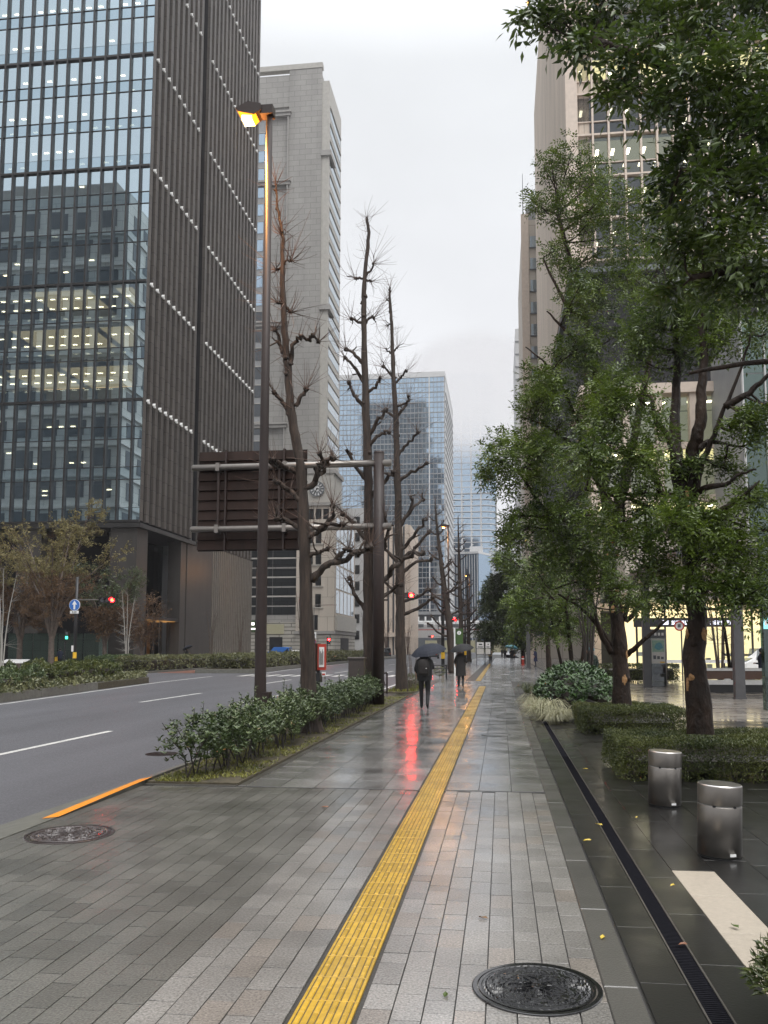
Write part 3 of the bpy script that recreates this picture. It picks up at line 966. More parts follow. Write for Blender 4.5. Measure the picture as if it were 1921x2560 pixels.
# base: soffit, piers, recessed lobby, dark stone wall, lower ribs
MB().box(CX-30, CX+0.25, CY-0.35, CY+15.0, Z0-0.75, Z0-0.30).build('soffit', 'tower_metal', dk)
MB().box(CX-30, CX-3.4, CY+6.0, CY+6.3, 0, Z0-0.76).build('recess_wall', 'tower_dark', dk)
MB().box(CX-3.0, CX-0.2, CY+0.0, CY+2.6, 0, Z0-0.76).build('pier', 'pier_stone', dk)
MB().box(CX-13.0, CX-10.4, CY+0.0, CY+2.6, 0, Z0-0.76).build('pier', 'pier_stone', dk)
MB().box(CX-1.6, CX-0.1, CY+11.4, CY+13.0, 0, Z0-0.76).build('pier', 'pier_stone', dk)
MB().box(CX-4.4, CX-4.2, CY+2.6, CY+16, 5.2, Z0-0.76).build('lobby_glass', 'glass_dark', dk)
MB().box(CX-4.6, CX-4.45, CY+2.6, CY+16, 0, Z0-0.76).build('lobby_wall', 'tower_dark', dk)
MB().box(CX-4.0, CX-0.2, CY+2.7, CY+13.2, 4.75, 5.05).build('lobby_canopy', 'tower_metal', dk)
for i in range(6):
    MB().box(CX-4.1, CX-3.98, CY+3.0+i*1.6, CY+4.5+i*1.6, 0.1, 4.7).build('timber_panel', 'timber_lit', dk)
MB().box(CX-3.9, CX-0.6, CY+3.0, CY+12.8, 4.69, 4.74).build('lobby_light', 'lobby_glow', dk)
for i in range(5):
    MB().box(CX-1.45, CX-1.2, CY+3.2+i*2.0, CY+3.32+i*2.0, 0.1, 4.7).build('lobby_mullion', 'tower_metal', dk)
MB().box(CX-1.2, CX-0.05, CY+13.2, CY+21.6, 0, Z0-0.76).build('stone_wall', 'pier_stone', dk)
MB().box(CX-1.2, CX-0.8, CY+21.6, CY+39.6, 0, Z0-0.05).build('lower_wall', 'tower_dark', dk)
low = MB().box(-0.55, 0.0, -0.13, 0.13, 0, Z0-0.1).mesh('rib', 'rib_stone')
for i in range(24):
    piece('rib', low, dk, (CX-0.25, CY+21.9+0.75*i, 0))
# glass screens at the foot, behind the small trees
for i in range(5):
    MB().box(CX-29+i*3.1, CX-26.05+i*3.1, CY-2.0, CY-1.92, 0.0, 3.6).build('ground_glass', 'glass_green', dk)
for i in range(4):
    MB().box(CX-12.2+i*2.6, CX-9.7+i*2.6, CY-2.0, CY-1.92, 0.0, 3.2).build('ground_glass', 'glass_green', dk)

joint_mat('white_block', (0.60, 0.60, 0.57), 2.5, 1.4, 0.05, 0.7, 0.05, 'XY', 0.7)
# --- stone building seen only as the reflection in that glass gable ------------------------------
rf = thing('stone_office_block', (-60, 40, 0), 'pale stone office block mirrored in the dark tower\'s glass gable', 'building')
RX, RY, RZ = -51.5, 52.0, 66.0
MB().box(-95, RX, 18, RY, 0, RZ).build('wall', 'white_block', rf)
MB().box(-95, RX-3, 20, RY-2.5, RZ, RZ+3.0).build('attic', 'moulding', rf)
for f in range(14):
    z = 4+f*4.3
    MB().box(-95, RX+0.25, 17.9, RY+0.25, z-0.35, z).build('string_course', 'off_white', rf)
wmesh = MB().box(-1.25, 1.25, -0.2, 0.06, -1.25, 1.25).mesh('window', 'slate')
for f in range(14):
    for i in range(9):
        piece('window', wmesh, rf, (RX-2.6-i*3.8, RY, 6.2+f*4.3))
rmesh = MB().box(-0.06, 0.06, -1.2, 1.2, -1.25, 1.25).mesh('window', 'slate')
for f in range(14):
    for i in range(4):
        piece('window', rmesh, rf, (RX, RY-3-i*4.2, 6.2+f*4.3))

# --- grey stone tower with the clock block at its foot --------------------------------------------
ck = thing('clock_building', (-36.4, 170, 0), 'light grey stone tower with a round clock on its corner block', 'building')
TX, TY, TZ = -36.4, 170.0, 131.0
MB().box(-70, TX-1.6, TY+0.4, TY+14, 0, TZ-2.5).build('tower_wall', 'grey_stone', ck)
MB().box(TX-1.6, TX, TY+0.2, TY+14, 0, TZ-4.0).build('corner_pier', 'pale_stone', ck)
MB().box(TX-9.0, TX-1.6, TY, TY+0.4, 0, TZ).build('raised_panel', 'grey_stone', ck)
MB().box(-70, TX-9.0, TY+0.1, TY+0.4, TZ-9.5, TZ-2.0).build('top_panel', 'grey_stone', ck)
MB().box(-70, TX-1.5, TY-0.1, TY+1.2, TZ-0.9, TZ+0.3).build('parapet', 'pale_stone', ck)
for z in (119.5, 103.5, 71.5, 49.0):
    MB().box(-70, TX-8.6, TY-0.45, TY+0.45, z-0.35, z+0.35).build('cornice', 'moulding', ck)
    MB().box(-70, TX-8.4, TY-0.70, TY+0.45, z+0.36, z+0.75).build('cornice', 'moulding', ck)
MB().box(TX-9.25, TX-9.0, TY-0.35, TY+0.4, 20, 119).build('pilaster', 'moulding', ck)
MB().box(-55.5, -50.7, TY+0.05, TY+0.42, 20, 119).build('window_bay', 'mid_grey', ck)
wi = 0
for f in range(23):
    z = 24 + f*4.1
    for j in range(2):
        xc = -52.95 + 1.45*j - 0.0
        wi += 1
        m = 'glass_blue' if z > 76 else 'glass_dark'
        piece('pane', pane_me(1.32, 2.6, m, 'Y'), ck, (xc-0.0, TY-0.02, z))
    MB().box(-54.0, -50.75, TY-0.12, TY+0.05, z+1.36, z+1.52).build('sill', 'pale_stone', ck)
# east face: stacked slanting strips of glazing
MB().box(TX-0.25, TX-0.05, TY+0.6, TY+13.5, 44, TZ-8).build('east_wall', 'grey_stone_x', ck)
strip = pane_me(11.6, 1.9, 'glass_pale', 'X')
for f in range(20):
    z = 46+f*3.9
    piece('strip_window', strip, ck, (TX+0.06, TY+7.1, z))
    MB().box(TX-0.05, TX+0.22, TY+1.2, TY+13.3, z+1.15, z+1.65).build('ledge', 'pale_stone', ck)
for z in (110.0, 75.0):
    MB().box(TX-1.7, TX+0.6, TY-0.25, TY+5.0, z-0.6, z+0.6).build('corner_moulding', 'moulding', ck)
# clock block and lower wings
BX, BY = -33.2, 164.0
MB().box(-41.0, BX, BY, BY+24, 0, 31.4).build('block_wall', 'beige_panel', ck)
MB().box(-40.7, BX-0.3, BY+0.3, BY+9, 31.4, 37.6).build('clock_stage', 'pale_stone', ck)
MB().box(-41.2, BX+0.35, BY-0.35, BY+24.2, 30.6, 31.3).build('cornice', 'moulding', ck)
MB().box(-41.0, BX+0.1, BY+0.1, BY+9.2, 37.3, 38.1).build('cornice', 'moulding', ck)
clk = MB().tube([(-36.9,BY+0.28,34.1),(-36.9,BY+0.10,34.1)], 1.55, 40).build('clock', 'white_paint', ck)
l0 = Vector((-36.9, BY+0.06, 34.1)) - Vector(ck['_o'])
def ring_y(mb, c, r0, r1, y0, y1, n=40):
    for k in range(n):
        t0, t1 = 2*math.pi*k/n, 2*math.pi*(k+1)/n
        q = []
        for (r, t) in ((r0,t0),(r1,t0),(r1,t1),(r0,t1)):
            q.append((c[0]+r*math.cos(t), c[1]+r*math.sin(t)))
        v = [(a,y0,b) for a,b in q]+[(a,y1,b) for a,b in q]
        mb.add(v, [(0,1,2,3),(4,7,6,5),(1,5,6,2),(0,3,7,4)])
m_ = MB(); ring_y(m_, (-36.9,34.1), 1.38, 1.56, BY-0.02, BY+0.12); m_.build('clock_ring', 'slate', clk)
m_ = MB(); ring_y(m_, (-36.9,34.1), 0.60, 0.72, BY+0.0, BY+0.10); m_.build('clock_ring', 'slate', clk)
m_ = MB()
for k in range(12):
    t = math.pi*k/6
    c, s = math.cos(t), math.sin(t)
    p = [(0.78,-0.11),(1.34,-0.15),(1.34,0.15),(0.78,0.11)]
    q = [(-36.9+a*c-b*s, 34.1+a*s+b*c) for a,b in p]
    MB().prism_y(q, BY+0.0, BY+0.10).build('hour_mark', 'slate', clk)

def hand(ang, L, w):
    t = math.pi/2-rad(ang); c, s = math.cos(t), math.sin(t)
    q = [(-36.9+a*c-b*s, 34.1+a*s+b*c) for a,b in [(-0.2,-w),(L,-w*0.4),(L,w*0.4),(-0.2,w)]]
    MB().prism_y(q, BY-0.06, BY-0.02).build('clock_hand', 'black_paint', clk)
hand(212, 1.15, 0.10); hand(96, 0.8, 0.13)
w3 = pane_me(1.15, 2.1, 'glass_dark', 'Y')
for i in range(4):
    piece('window', w3, ck, (-39.6+i*1.55, BY-0.04, 28.9))
w2 = pane_me(1.15, 2.6, 'glass_dark', 'Y')
for f, z in enumerate((24.2, 19.9, 15.6, 11.3)):
    for i in range(2):
        piece('window', w2, ck, (-38.2+i*1.75, BY-0.04, z))
    MB().box(-39.1, -35.4, BY-0.22, BY, z-1.55, z-1.35).build('sill', 'pale_stone', ck)
piece('window', pane_me(1.5, 3.0, 'glass_dark', 'Y'), ck, (-37.2, BY-0.04, 6.9))
MB().box(-41.05, BX+0.05, BY-0.12, BY+24, 0, 4.6).build('rusticated_base', 'rusticated', ck)
MB().box(-41.2, BX+0.25, BY-0.4, BY+24.2, 4.6, 5.2).build('string_course', 'moulding', ck)
w4 = pane_me(3.4, 4.6, 'glass_pale', 'X')
for f in range(4):
    for i in range(5):
        piece('window', w4, ck, (BX+0.05, BY+3.6+i*4.2, 11.2+f*5.0))
MB().box(BX-0.1, BX+0.5, BY+1.0, BY+23.5, 5.3, 8.4).build('east_balcony', 'pale_stone', ck)
MB().box(BX-0.1, BX+0.10, BY+7.0, BY+16.0, 0.0, 3.9).build('gateway', 'tower_dark', ck)
# west wing with ribbon windows
MB().box(-70, -41.0, BY+0.8, BY+10, 0, 27.0).build('wing_wall', 'grey_stone', ck)
MB().box(-70, -41.05, BY+0.5, BY+0.8, 0, 7.0).build('rusticated_base', 'rusticated', ck)
rb = pane_me(4.9, 1.62, 'glass_dark', 'Y')
for f in range(9):
    z = 9.3+f*1.95
    for i in range(5):
        piece('ribbon_pane', rb, ck, (-43.6-i*5.0, BY+0.74, z))
    if f % 2 == 1:
        MB().box(-69, -41.1, BY+0.45, BY+0.8, z+0.82, z+1.13).build('ribbon_ledge', 'pale_stone', ck)
MB().box(-46.5,-43.8,BY+0.45,BY+0.5,0,4.0).build('doorway', 'tower_dark', ck)
MB().box(-47.5,-43.5,BY+0.40,BY+0.48,4.6,6.6).build('shop_window', 'room_dim', ck)
gs = MB().box(-52.5,-48.3,BY+0.3,BY+0.48,5.0,7.4).build('shop_sign', 'leaf_glossy', ck)
for i in range(4):
    MB().box(-51.9+i*0.85,-51.35+i*0.85,BY+0.26,BY+0.30,6.4,6.95).build('sign_letter', 'lit_white', gs)
MB().box(-51.2,-49.4,BY+0.26,BY+0.30,5.5,5.8).build('sign_stroke', 'lit_white', gs)

# --- blocks between the clock building and the glass tower -----------------------------------------
sm = thing('glazed_block', (-38, 205, 0), 'grey mid-rise with banded glazing just past the clock building', 'building')
MB().box(-52, -33.5, 205, 225, 0, 37).build('wall', 'pale_grey', sm)
for f in range(8):
    piece('ribbon_pane', pane_me(15, 2.2, 'glass_dark', 'Y'), sm, (-42.5, 204.9, 5+f*4.1))
    piece('ribbon_pane', pane_me(17, 2.2, 'glass_dark', 'X'), sm, (-33.4, 215, 5+f*4.1))
st = thing('ribbed_block', (-33, 236, 0), 'beige mid-rise with close vertical ribs, behind the bare street trees', 'building')
MB().box(-44, -26.5, 238, 262, 0, 37).build('wall', 'slate', st)
rib = MB().box(-0.45, 0.45, -0.7, 0.0, 0, 37.5).mesh('rib', 'beige_trim')
for i in range(12):
    piece('rib', rib, st, (-43.4+i*1.5, 238, 0))
ribx = MB().box(0.0, 0.7, -0.5, 0.5, 0, 37.5).mesh('rib', 'beige_trim')
for i in range(13):
    piece('rib', ribx, st, (-26.5, 239+i*1.8, 0))
MB().box(-45, -26.0, 236.5, 262.5, 5.0, 6.2).build('cornice', 'beige_trim', st)

# --- tall blue glass tower ---------------------------------------------------------------------------
bt = thing('glass_tower', (-38, 300, 0), 'tall pale blue glass tower beyond the bare trees', 'building')
BXL, BXR, BYF, BZ = -62.0, -19.6, 300.0, 104.0
MB().box(BXL, BXR-0.4, BYF+0.6, BYF+52, 0, BZ-1).build('core', 'slate', bt)
pn = MB(); nx, nz_ = 30, 48
pwx, phz = (BXR-BXL)/nx, (BZ-12)/nz_
rb_ = random.Random(9)
for j in range(nz_):
    for i in range(nx):
        x0, z0 = BXL+i*pwx, 10+j*phz
        jit = rb_.uniform(-0.004, 0.004)
        pn.add([(x0+0.05,BYF+jit,z0+0.08),(x0+pwx-0.05,BYF-jit,z0+0.08),(x0+pwx-0.05,BYF-jit,z0+phz-0.08),(x0+0.05,BYF+jit,z0+phz-0.08)], [(0,1,2,3)])
pn.build('panes', 'glass_blue', bt)['kind'] = 'stuff'
gm = MB()
for i in range(nx+1):
    x = BXL+i*pwx; gm.box(x-0.07, x+0.07, BYF-0.18, BYF+0.05, 8, BZ-1.5)
for j in range(nz_+1):
    z = 10+j*phz; h = 0.20 if j % 2 else 0.10
    gm.box(BXL, BXR, BYF-0.10, BYF+0.04, z-h, z+h)
gm.build('glazing_bars', 'mid_grey', bt)['kind'] = 'stuff'
MB().box(BXL, BXR+0.1, BYF-0.3, BYF+52, BZ-2.0, BZ).build('parapet', 'pale_grey', bt)
MB().box(BXR-6.0, BXR-5.6, BYF-0.7, BYF, 8, BZ-2).build('vertical_rib', 'pale_grey', bt)
MB().box(BXR-0.4, BXR, BYF-0.05, BYF+52, 0, BZ-2).build('east_wall', 'pale_grey', bt)
lv = MB()
for j in range(30):
    z = 12+j*2.9; lv.box(BXR, BXR+0.25, BYF+2, BYF+50, z, z+0.5)
lv.build('east_louvres', 'mid_grey', bt)['kind'] = 'stuff'
MB().box(BXL, BXR+5, BYF-8, BYF, 0, 13.5).build('podium', 'slate', bt)
MB().box(BXL-1, BXR+6, BYF-9, BYF, 13.5, 14.6).build('podium_roof', 'mid_grey', bt)
for i in range(12):
    MB().box(-44+i*2.5, -43.4+i*2.5, BYF-9.2, BYF-8.9, 8.5, 12.8).build('podium_bar', 'white_paint', bt)  # plain white bars along the podium front

# --- unfinished tower in the cloud, and the glass blocks before it ----------------------------------
ct = thing('unfinished_tower', (-18, 560, 0), 'unfinished tower of bare floors whose top fades into low cloud', 'building')
foot = [(-34,560),(-10,560)] + [(-10+8*math.sin(rad(a)), 568-8*math.cos(rad(a))) for a in range(10, 91, 16)] + [(-2,600),(-34,600)]
ins = [(p[0]*0.94-1.0, 562+(p[1]-560)*0.9) for p in foot]
MB().prism(ins, 0, 190).build('core', 'glass_blue', ct)
for f in range(44):
    z = 6+f*4.2
    sc_ = 1.0
    MB().prism(foot, z-0.2, z+0.2).build('floor_slab', 'pale_grey', ct)
    if f < 13 or f > 23:
        MB().prism([(p[0]*0.995, p[1]+0.4) for p in foot], z+0.2, z+4.0).build('floor_glazing', 'glass_blue', ct)
colm = MB().box(-0.5,0.5,-0.5,0.5,0,186).mesh('column', 'pale_grey')
for x in (-32,-25.5,-19,-12.5):
    piece('column', colm, ct, (x, 560.8, 0))
lb = MB()
for f in range(12, 25):
    for i in range(5):
        lb.box(-31+i*6.2, -30.2+i*6.2, 560.3, 560.7, 6+f*4.2+2.4, 6+f*4.2+3.0)
lb.build('site_lights', 'off_white', ct)['kind'] = 'stuff'
gb = thing('angular_glass_block', (-12, 380, 0), 'low blue glass block with a sharp corner, below the unfinished tower', 'building')
MB().prism([(-24,384),(-9.8,380),(-4.6,392),(-8,405),(-24,405)], 0, 45).build('glass_wall', 'glass_blue', gb)
m_ = MB()
for i in range(12):
    x = -23.4+i*1.18; y = 384-4*(i*1.18+0.6)/14.2
    m_.box(x-0.12, x+0.12, y-0.2, y+0.1, 0, 44.5)
m_.build('glazing_bars', 'pale_grey', gb)['kind'] = 'stuff'
MB().prism([(-24.3,383.7),(-9.8,379.6),(-4.2,392),(-8,405.3),(-24.3,405.3)], 45, 46).build('parapet', 'pale_grey', gb)
MB().box(-14,-8,386,392,46,49).build('roof_plant', 'pale_grey', gb)
tg = thing('green_glass_block', (0, 430, 0), 'slim pale green glass block right of the angular glass block', 'building')
MB().box(-5.5, 6, 430, 450, 0, 52).build('glass_wall', 'glass_pale', tg)
m_ = MB()
for j in range(13):
    m_.box(-5.7, 6.1, 429.8, 450, 3.6+j*4, 4.0+j*4)
m_.build('floor_lines', 'mid_grey', tg)['kind'] = 'stuff'

# --- railway viaduct with a train ---------------------------------------------------------------------
vd = thing('railway_viaduct', (-12, 262, 0), 'grey railway viaduct crossing the end of the street', 'bridge')
MB().box(-60, 40, 262, 272, 5.2, 6.6).build('deck', 'mid_grey', vd)
MB().box(-60, 40, 261.7, 262, 5.0, 7.4).build('parapet', 'pale_grey', vd)
for x in range(-56, 40, 12):
    MB().box(x, x+1.4, 263, 271, -0.1, 5.2).build('pier', 'mid_grey', vd)
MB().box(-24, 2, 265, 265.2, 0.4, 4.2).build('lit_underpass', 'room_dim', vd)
for x in range(-56, 40, 14):
    MB().tube([(x,262.2,6.6),(x,262.2,14)], 0.12, 6).build('catenary_mast', 'slate', vd)
tn = thing('commuter_train', (-10, 266, 6.6), 'silver commuter train with a red stripe on the viaduct', 'train')
for c in range(3):
    x0 = -40+c*20.4
    cb_ = MB().prism_x([(264.6,7.0),(264.5,9.2),(264.9,10.2),(266.0,10.5),(267.1,10.2),(267.5,9.2),(267.4,7.0)], x0, x0+20).build('carriage', 'pale_grey', tn)
    MB().box(x0, x0+20, 264.48, 264.56, 7.2, 7.7).build('stripe', 'red_paint', cb_)
    MB().box(x0+1, x0+19, 265.2, 266.8, 6.62, 7.0).build('underframe', 'black_paint', cb_)
    for k in range(6):
        MB().box(x0+1.2+k*3.1, x0+3.2+k*3.1, 264.46, 264.54, 8.4, 9.4).build('window', 'slate', cb_)

# --- beige tower on the right ----------------------------------------------------------------------------
bg = thing('beige_tower', (6.5, 75, 0), 'beige office tower with a window grid, behind the street trees', 'building')
GX, GY = 6.55, 75.0
MB().box(GX, GX+2.2, GY, GY+60, 36.5, 92).build('west_wall', 'beige_wall', bg)
MB().box(GX+2.2, 40, GY+8.2, GY+60, 36.5, 92).build('core', 'room_dark', bg)
MB().box(GX, GX+1.0, GY-0.4, GY, 36.5, 92).build('corner_fin', 'beige_trim', bg)
MB().box(GX+0.6, 40, GY+0.2, GY+60, 19, 36.0).build('soffit_recess', 'tower_dark', bg)
MB().box(GX+0.1, 40, GY-0.3, GY+59, 36.0, 36.5).build('soffit_edge', 'slate', bg)
GW, GF = 1.45, 4.05
rg = random.Random(12)
for f in range(7):
    z = 37.2+f*GF
    MB().box(GX+1.0, 40, GY+0.3, GY+8.2, z-0.35, z).build('floor_slab', 'ceiling_dim', bg)
    if f in (2, 4, 6):
        MB().box(GX+1.0, 40, GY+0.35, GY+8.0, z+GF-0.40, z+GF-0.36).build('lit_ceiling', 'room_yellow' if f == 4 else 'room_dim', bg)
    lb = MB()
    for i in range(12):
        for yy in (1.6, 3.8):
            if rg.random() < (0.8 if f in (2, 4, 6) else 0.25):
                lb.box(GX+1.5+i*GW, GX+1.75+i*GW, GY+yy, GY+yy+0.9, z+GF-0.50, z+GF-0.42)
    lb.build('ceiling_lights', 'tube_light', bg)['kind'] = 'stuff'
    for i in range(13):
        xc = GX+1.0+(i+0.5)*GW
        piece('pane', pane_me(GW-0.14, 2.4, 'glass_clear' if f in (2,4,6) else 'glass_dark', 'Y'), bg, (xc, GY, z+2.55))
        piece('spandrel_panel', pane_me(GW-0.14, 1.2, 'glass_dark', 'Y'), bg, (xc, GY+0.02, z+0.68))
    MB().box(GX+0.8, 27, GY-0.30, GY+0.2, z-0.12, z+0.06).build('sill', 'beige_trim', bg)
    MB().box(GX+0.8, 27, GY-0.12, GY+0.2, z+1.28, z+1.38).build('transom', 'beige_trim', bg)
gm_ = MB().box(-0.09, 0.09, -0.36, 0.2, 0, 7*GF).mesh('mullion', 'beige_trim')
for i in range(14):
    piece('mullion', gm_, bg, (GX+1.0+i*GW, GY, 37.2))
# lower facade: beige piers, lit floors
MB().box(7.4, 40, 70.2, 75, 0, 21.6).build('podium_core', 'room_dark', bg)
for f in range(4):
    z = 5.2+f*4.2
    MB().box(7.2, 40, 66.0, 70.2, z-0.5, z).build('floor_slab', 'ceiling_dim', bg)
    if f in (0, 1, 2, 3):
        MB().box(7.4, 24, 66.2, 70.0, z+3.66, z+3.69).build('lit_ceiling', 'room_yellow' if f in (1, 2) else 'room_dim', bg)
        MB().box(7.4, 24, 70.0, 70.1, z+0.6, z+3.6).build('lit_wall', 'room_dim', bg)
        lb = MB()
        for i in range(14):
            if rg.random() < 0.75:
                lb.box(8.0+i*1.2, 8.5+i*1.2, 67.2, 67.5, z+3.55, z+3.65)
        lb.build('ceiling_lights', 'tube_light', bg)['kind'] = 'stuff'
    for i in range(6):
        piece('pane', pane_me(2.1, 3.6, 'glass_clear', 'Y'), bg, (8.6+i*2.55, 66.0, z+1.85))
    MB().box(7.2, 24, 65.7, 66.1, z-0.55, z-0.02).build('spandrel', 'beige_trim', bg)
pier = MB().box(-0.24, 0.24, -0.5, 0.3, 0, 21.6).mesh('pier', 'beige_trim')
for i in range(7):
    piece('pier', pier, bg, (7.4+i*2.55, 65.9, 0))
MB().box(6.4, 26, 65.2, 75.1, 21.6, 22.4).build('podium_roof', 'beige_trim', bg)

# street-level shop with its sign band
sh = thing('corner_shop', (12, 58, 0), 'brightly lit glass-fronted shop behind the plaza trees', 'shop')
MB().box(9.0, 22, 63.5, 63.7, 0, 5.2).build('back_wall', 'shop_glow', sh)
MB().box(9.0, 22, 57.0, 63.5, 5.0, 5.4).build('ceiling', 'off_white', sh)
MB().box(8.2, 24, 56.0, 64.0, 5.4, 9.0).build('upper_wall', 'beige_panel', sh)
MB().box(8.8, 15.8, 56.8, 56.98, 3.15, 3.75).build('sign_band', 'black_paint', sh)
for i, (dx, w, h) in enumerate([(0.0,0.42,0.30),(0.62,0.24,0.26),(0.94,0.20,0.26),(1.2,0.22,0.26),(1.48,0.22,0.26),(1.78,0.2,0.26),(3.1,0.2,0.24),(3.36,0.26,0.26),(3.7,0.26,0.26),(4.04,0.26,0.26),(4.36,0.26,0.26)]):
    MB().box(10.6+dx, 10.6+dx+w, 56.76, 56.80, 3.3, 3.3+h).build('sign_letter', 'lit_sign', sh)
for i in range(7):
    x = 9.0+i*1.85
    MB().box(x-0.06, x+0.06, 57.0, 57.12, 0, 5.0).build('shop_mullion', 'black_paint', sh)
    if i < 6: piece('pane', pane_me(1.7, 3.0, 'glass_clear', 'Y'), sh, (x+0.925, 57.04, 1.55))
for i in range(9):
    for j in range(3):
        if rg.random() < 0.35: continue
        w_ = rg.uniform(0.25,0.8)
        MB().box(9.6+i*1.2, 9.6+w_+i*1.2, 61.0, 61.4, 0.3+j*0.45, 0.3+rg.uniform(0.15,0.36)+j*0.45).build('goods', rg.choice(['white_paint','off_white','beige_trim','red_paint','slate']), sh)
# glazed stair bay to the right of the shop
gl = thing('glazed_stair_bay', (21, 55, 0), 'tall greenish glass stair bay behind the upper branches', 'building')
MB().box(16.6, 34, 58.2, 66, 4.6, 24).build('inner_wall', 'mid_grey', gl)
MB().box(18.0, 34, 57.0, 58.2, 0, 4.6).build('base_wall', 'beige_panel', gl)
for i in range(9):
    for j in range(5):
        piece('pane', pane_me(1.35, 3.7, 'glass_green', 'Y'), gl, (16.8+i*1.42, 56.0, 6.6+j*3.8))
for i in range(10):
    MB().box(16.05+i*1.42, 16.13+i*1.42, 55.8, 56.1, 4.6, 24).build('glazing_bar', 'pale_grey', gl)
for j in range(7):
    MB().box(17.0+j*0.5, 19.5+j*0.5, 56.6, 57.6, 8+j*0.9, 8.15+j*0.9).build('stair_flight', 'pale_grey', gl)
MB().box(16, 34, 55.9, 58.2, 4.3, 4.6).build('lintel', 'slate', gl)

# second beige tower and a pale block further along
b2 = thing('slim_beige_tower', (6, 142, 0), 'slim beige tower with a column of windows and roof mast, down the street', 'building')
MB().box(4.5, 26, 142, 175, 0, 77).build('wall', 'beige_panel', b2)
MB().box(4.3, 5.6, 141.6, 142.4, 0, 78).build('corner_fin', 'beige_trim', b2)
for f in range(18):
    z = 5+f*4.0
    for xx in (6.45, 8.6, 10.7):
        piece('window', pane_me(1.25, 2.0, 'glass_blue', 'Y'), b2, (xx, 141.95, z))
        MB().box(xx-0.75, xx+0.75, 141.8, 142.0, z-1.2, z-1.03).build('sill', 'slate', b2)
MB().box(5.2, 7.8, 142.2, 150, 77, 79.5).build('plant_screen', 'mid_grey', b2)
MB().tube([(4.7,142.5,77),(4.7,142.5,86)], [0.10,0.04], 6).build('mast', 'slate', b2)
b3 = thing('pale_block', (6, 200, 0), 'pale far block showing as a sliver beside the slim beige tower', 'building')
MB().box(4.3, 24, 200, 230, 0, 80).build('wall', 'pale_grey', b3)
for f in range(24):
    MB().box(4.15, 24, 199.85, 200, 3+f*3.2, 3.3+f*3.2).build('floor_line', 'mid_grey', b3)
# ------------------------------------------------------------------ street furniture
def text(body, size, loc, rot, m, parent, ext=0.004, name='lettering'):
    cu = bpy.data.curves.new(name, 'FONT'); cu.body = body; cu.size = size; cu.extrude = ext
    cu.align_x = 'CENTER'; cu.align_y = 'CENTER'; cu.resolution_u = 2
    cu.materials.append(MATS[m])
    tmp = bpy.data.objects.new('tmp_text', cu); COL.objects.link(tmp)
    me = bpy.data.meshes.new_from_object(tmp.evaluated_get(bpy.context.evaluated_depsgraph_get()))
    bpy.data.objects.remove(tmp)
    p = parent['_o']
    o = link(name, me, parent, (loc[0]-p[0], loc[1]-p[1], loc[2]-p[2]), rot)
    return o

# overhead sign, seen from behind
sg = thing('overhead_road_sign', (-3.74, 25.4, 0), 'brown overhead road sign seen from behind, cantilevered on twin arms over the road', 'road sign')
MB().tube([(-3.74,25.4,-0.02),(-3.74,25.4,3.9),(-3.74,25.4,7.85)], [0.185,0.175,0.165], 24).build('post', 'post_brown', sg, True)
MB().tube([(-3.74,25.4,7.85),(-3.74,25.4,7.90)], [0.172,0.15], 24).build('post_cap', 'post_brown', sg)
for z in (7.53, 5.53):
    MB().tube([(-9.82,25.4,z),(-9.79,25.4,z),(-7,25.4,z),(-3.35,25.4,z)], [0.07,0.098,0.102,0.108], 18).build('arm', 'arm_grey', sg, True)
    for x in (-8.95, -6.75):
        MB().box(x-0.06,x+0.06,25.3,25.62,z-0.13,z+0.13).build('clamp', 'arm_grey', sg)
ph = 0.322
for i in range(10):
    z = 4.88 + i*ph
    for (xa, xb) in ((-9.68,-8.78),(-8.72,-6.86),(-6.80,-6.15)):
        MB().add([(xa,25.60,z+0.012),(xb,25.60,z+0.012),(xb,25.66,z+ph-0.012),(xa,25.66,z+ph-0.012),(xa,25.74,z+0.012),(xb,25.74,z+0.012),(xb,25.74,z+ph-0.012),(xa,25.74,z+ph-0.012)],
                 [(0,1,2,3),(4,7,6,5),(0,4,5,1),(3,2,6,7),(0,3,7,4),(1,5,6,2)]).build('panel', 'panel_brown', sg)
MB().box(-9.70,-6.13,25.745,25.80,4.86,8.12).build('face_sheet', 'panel_brown', sg)
for x in (-8.75,-6.83):
    MB().box(x-0.03,x+0.03,25.53,25.74,4.86,8.12).build('rib', 'post_brown', sg)
for x in (-8.95,-6.95):
    MB().tube([(x,25.45,5.53),(x,25.45,7.53)], 0.045, 10).build('strut', 'post_brown', sg)

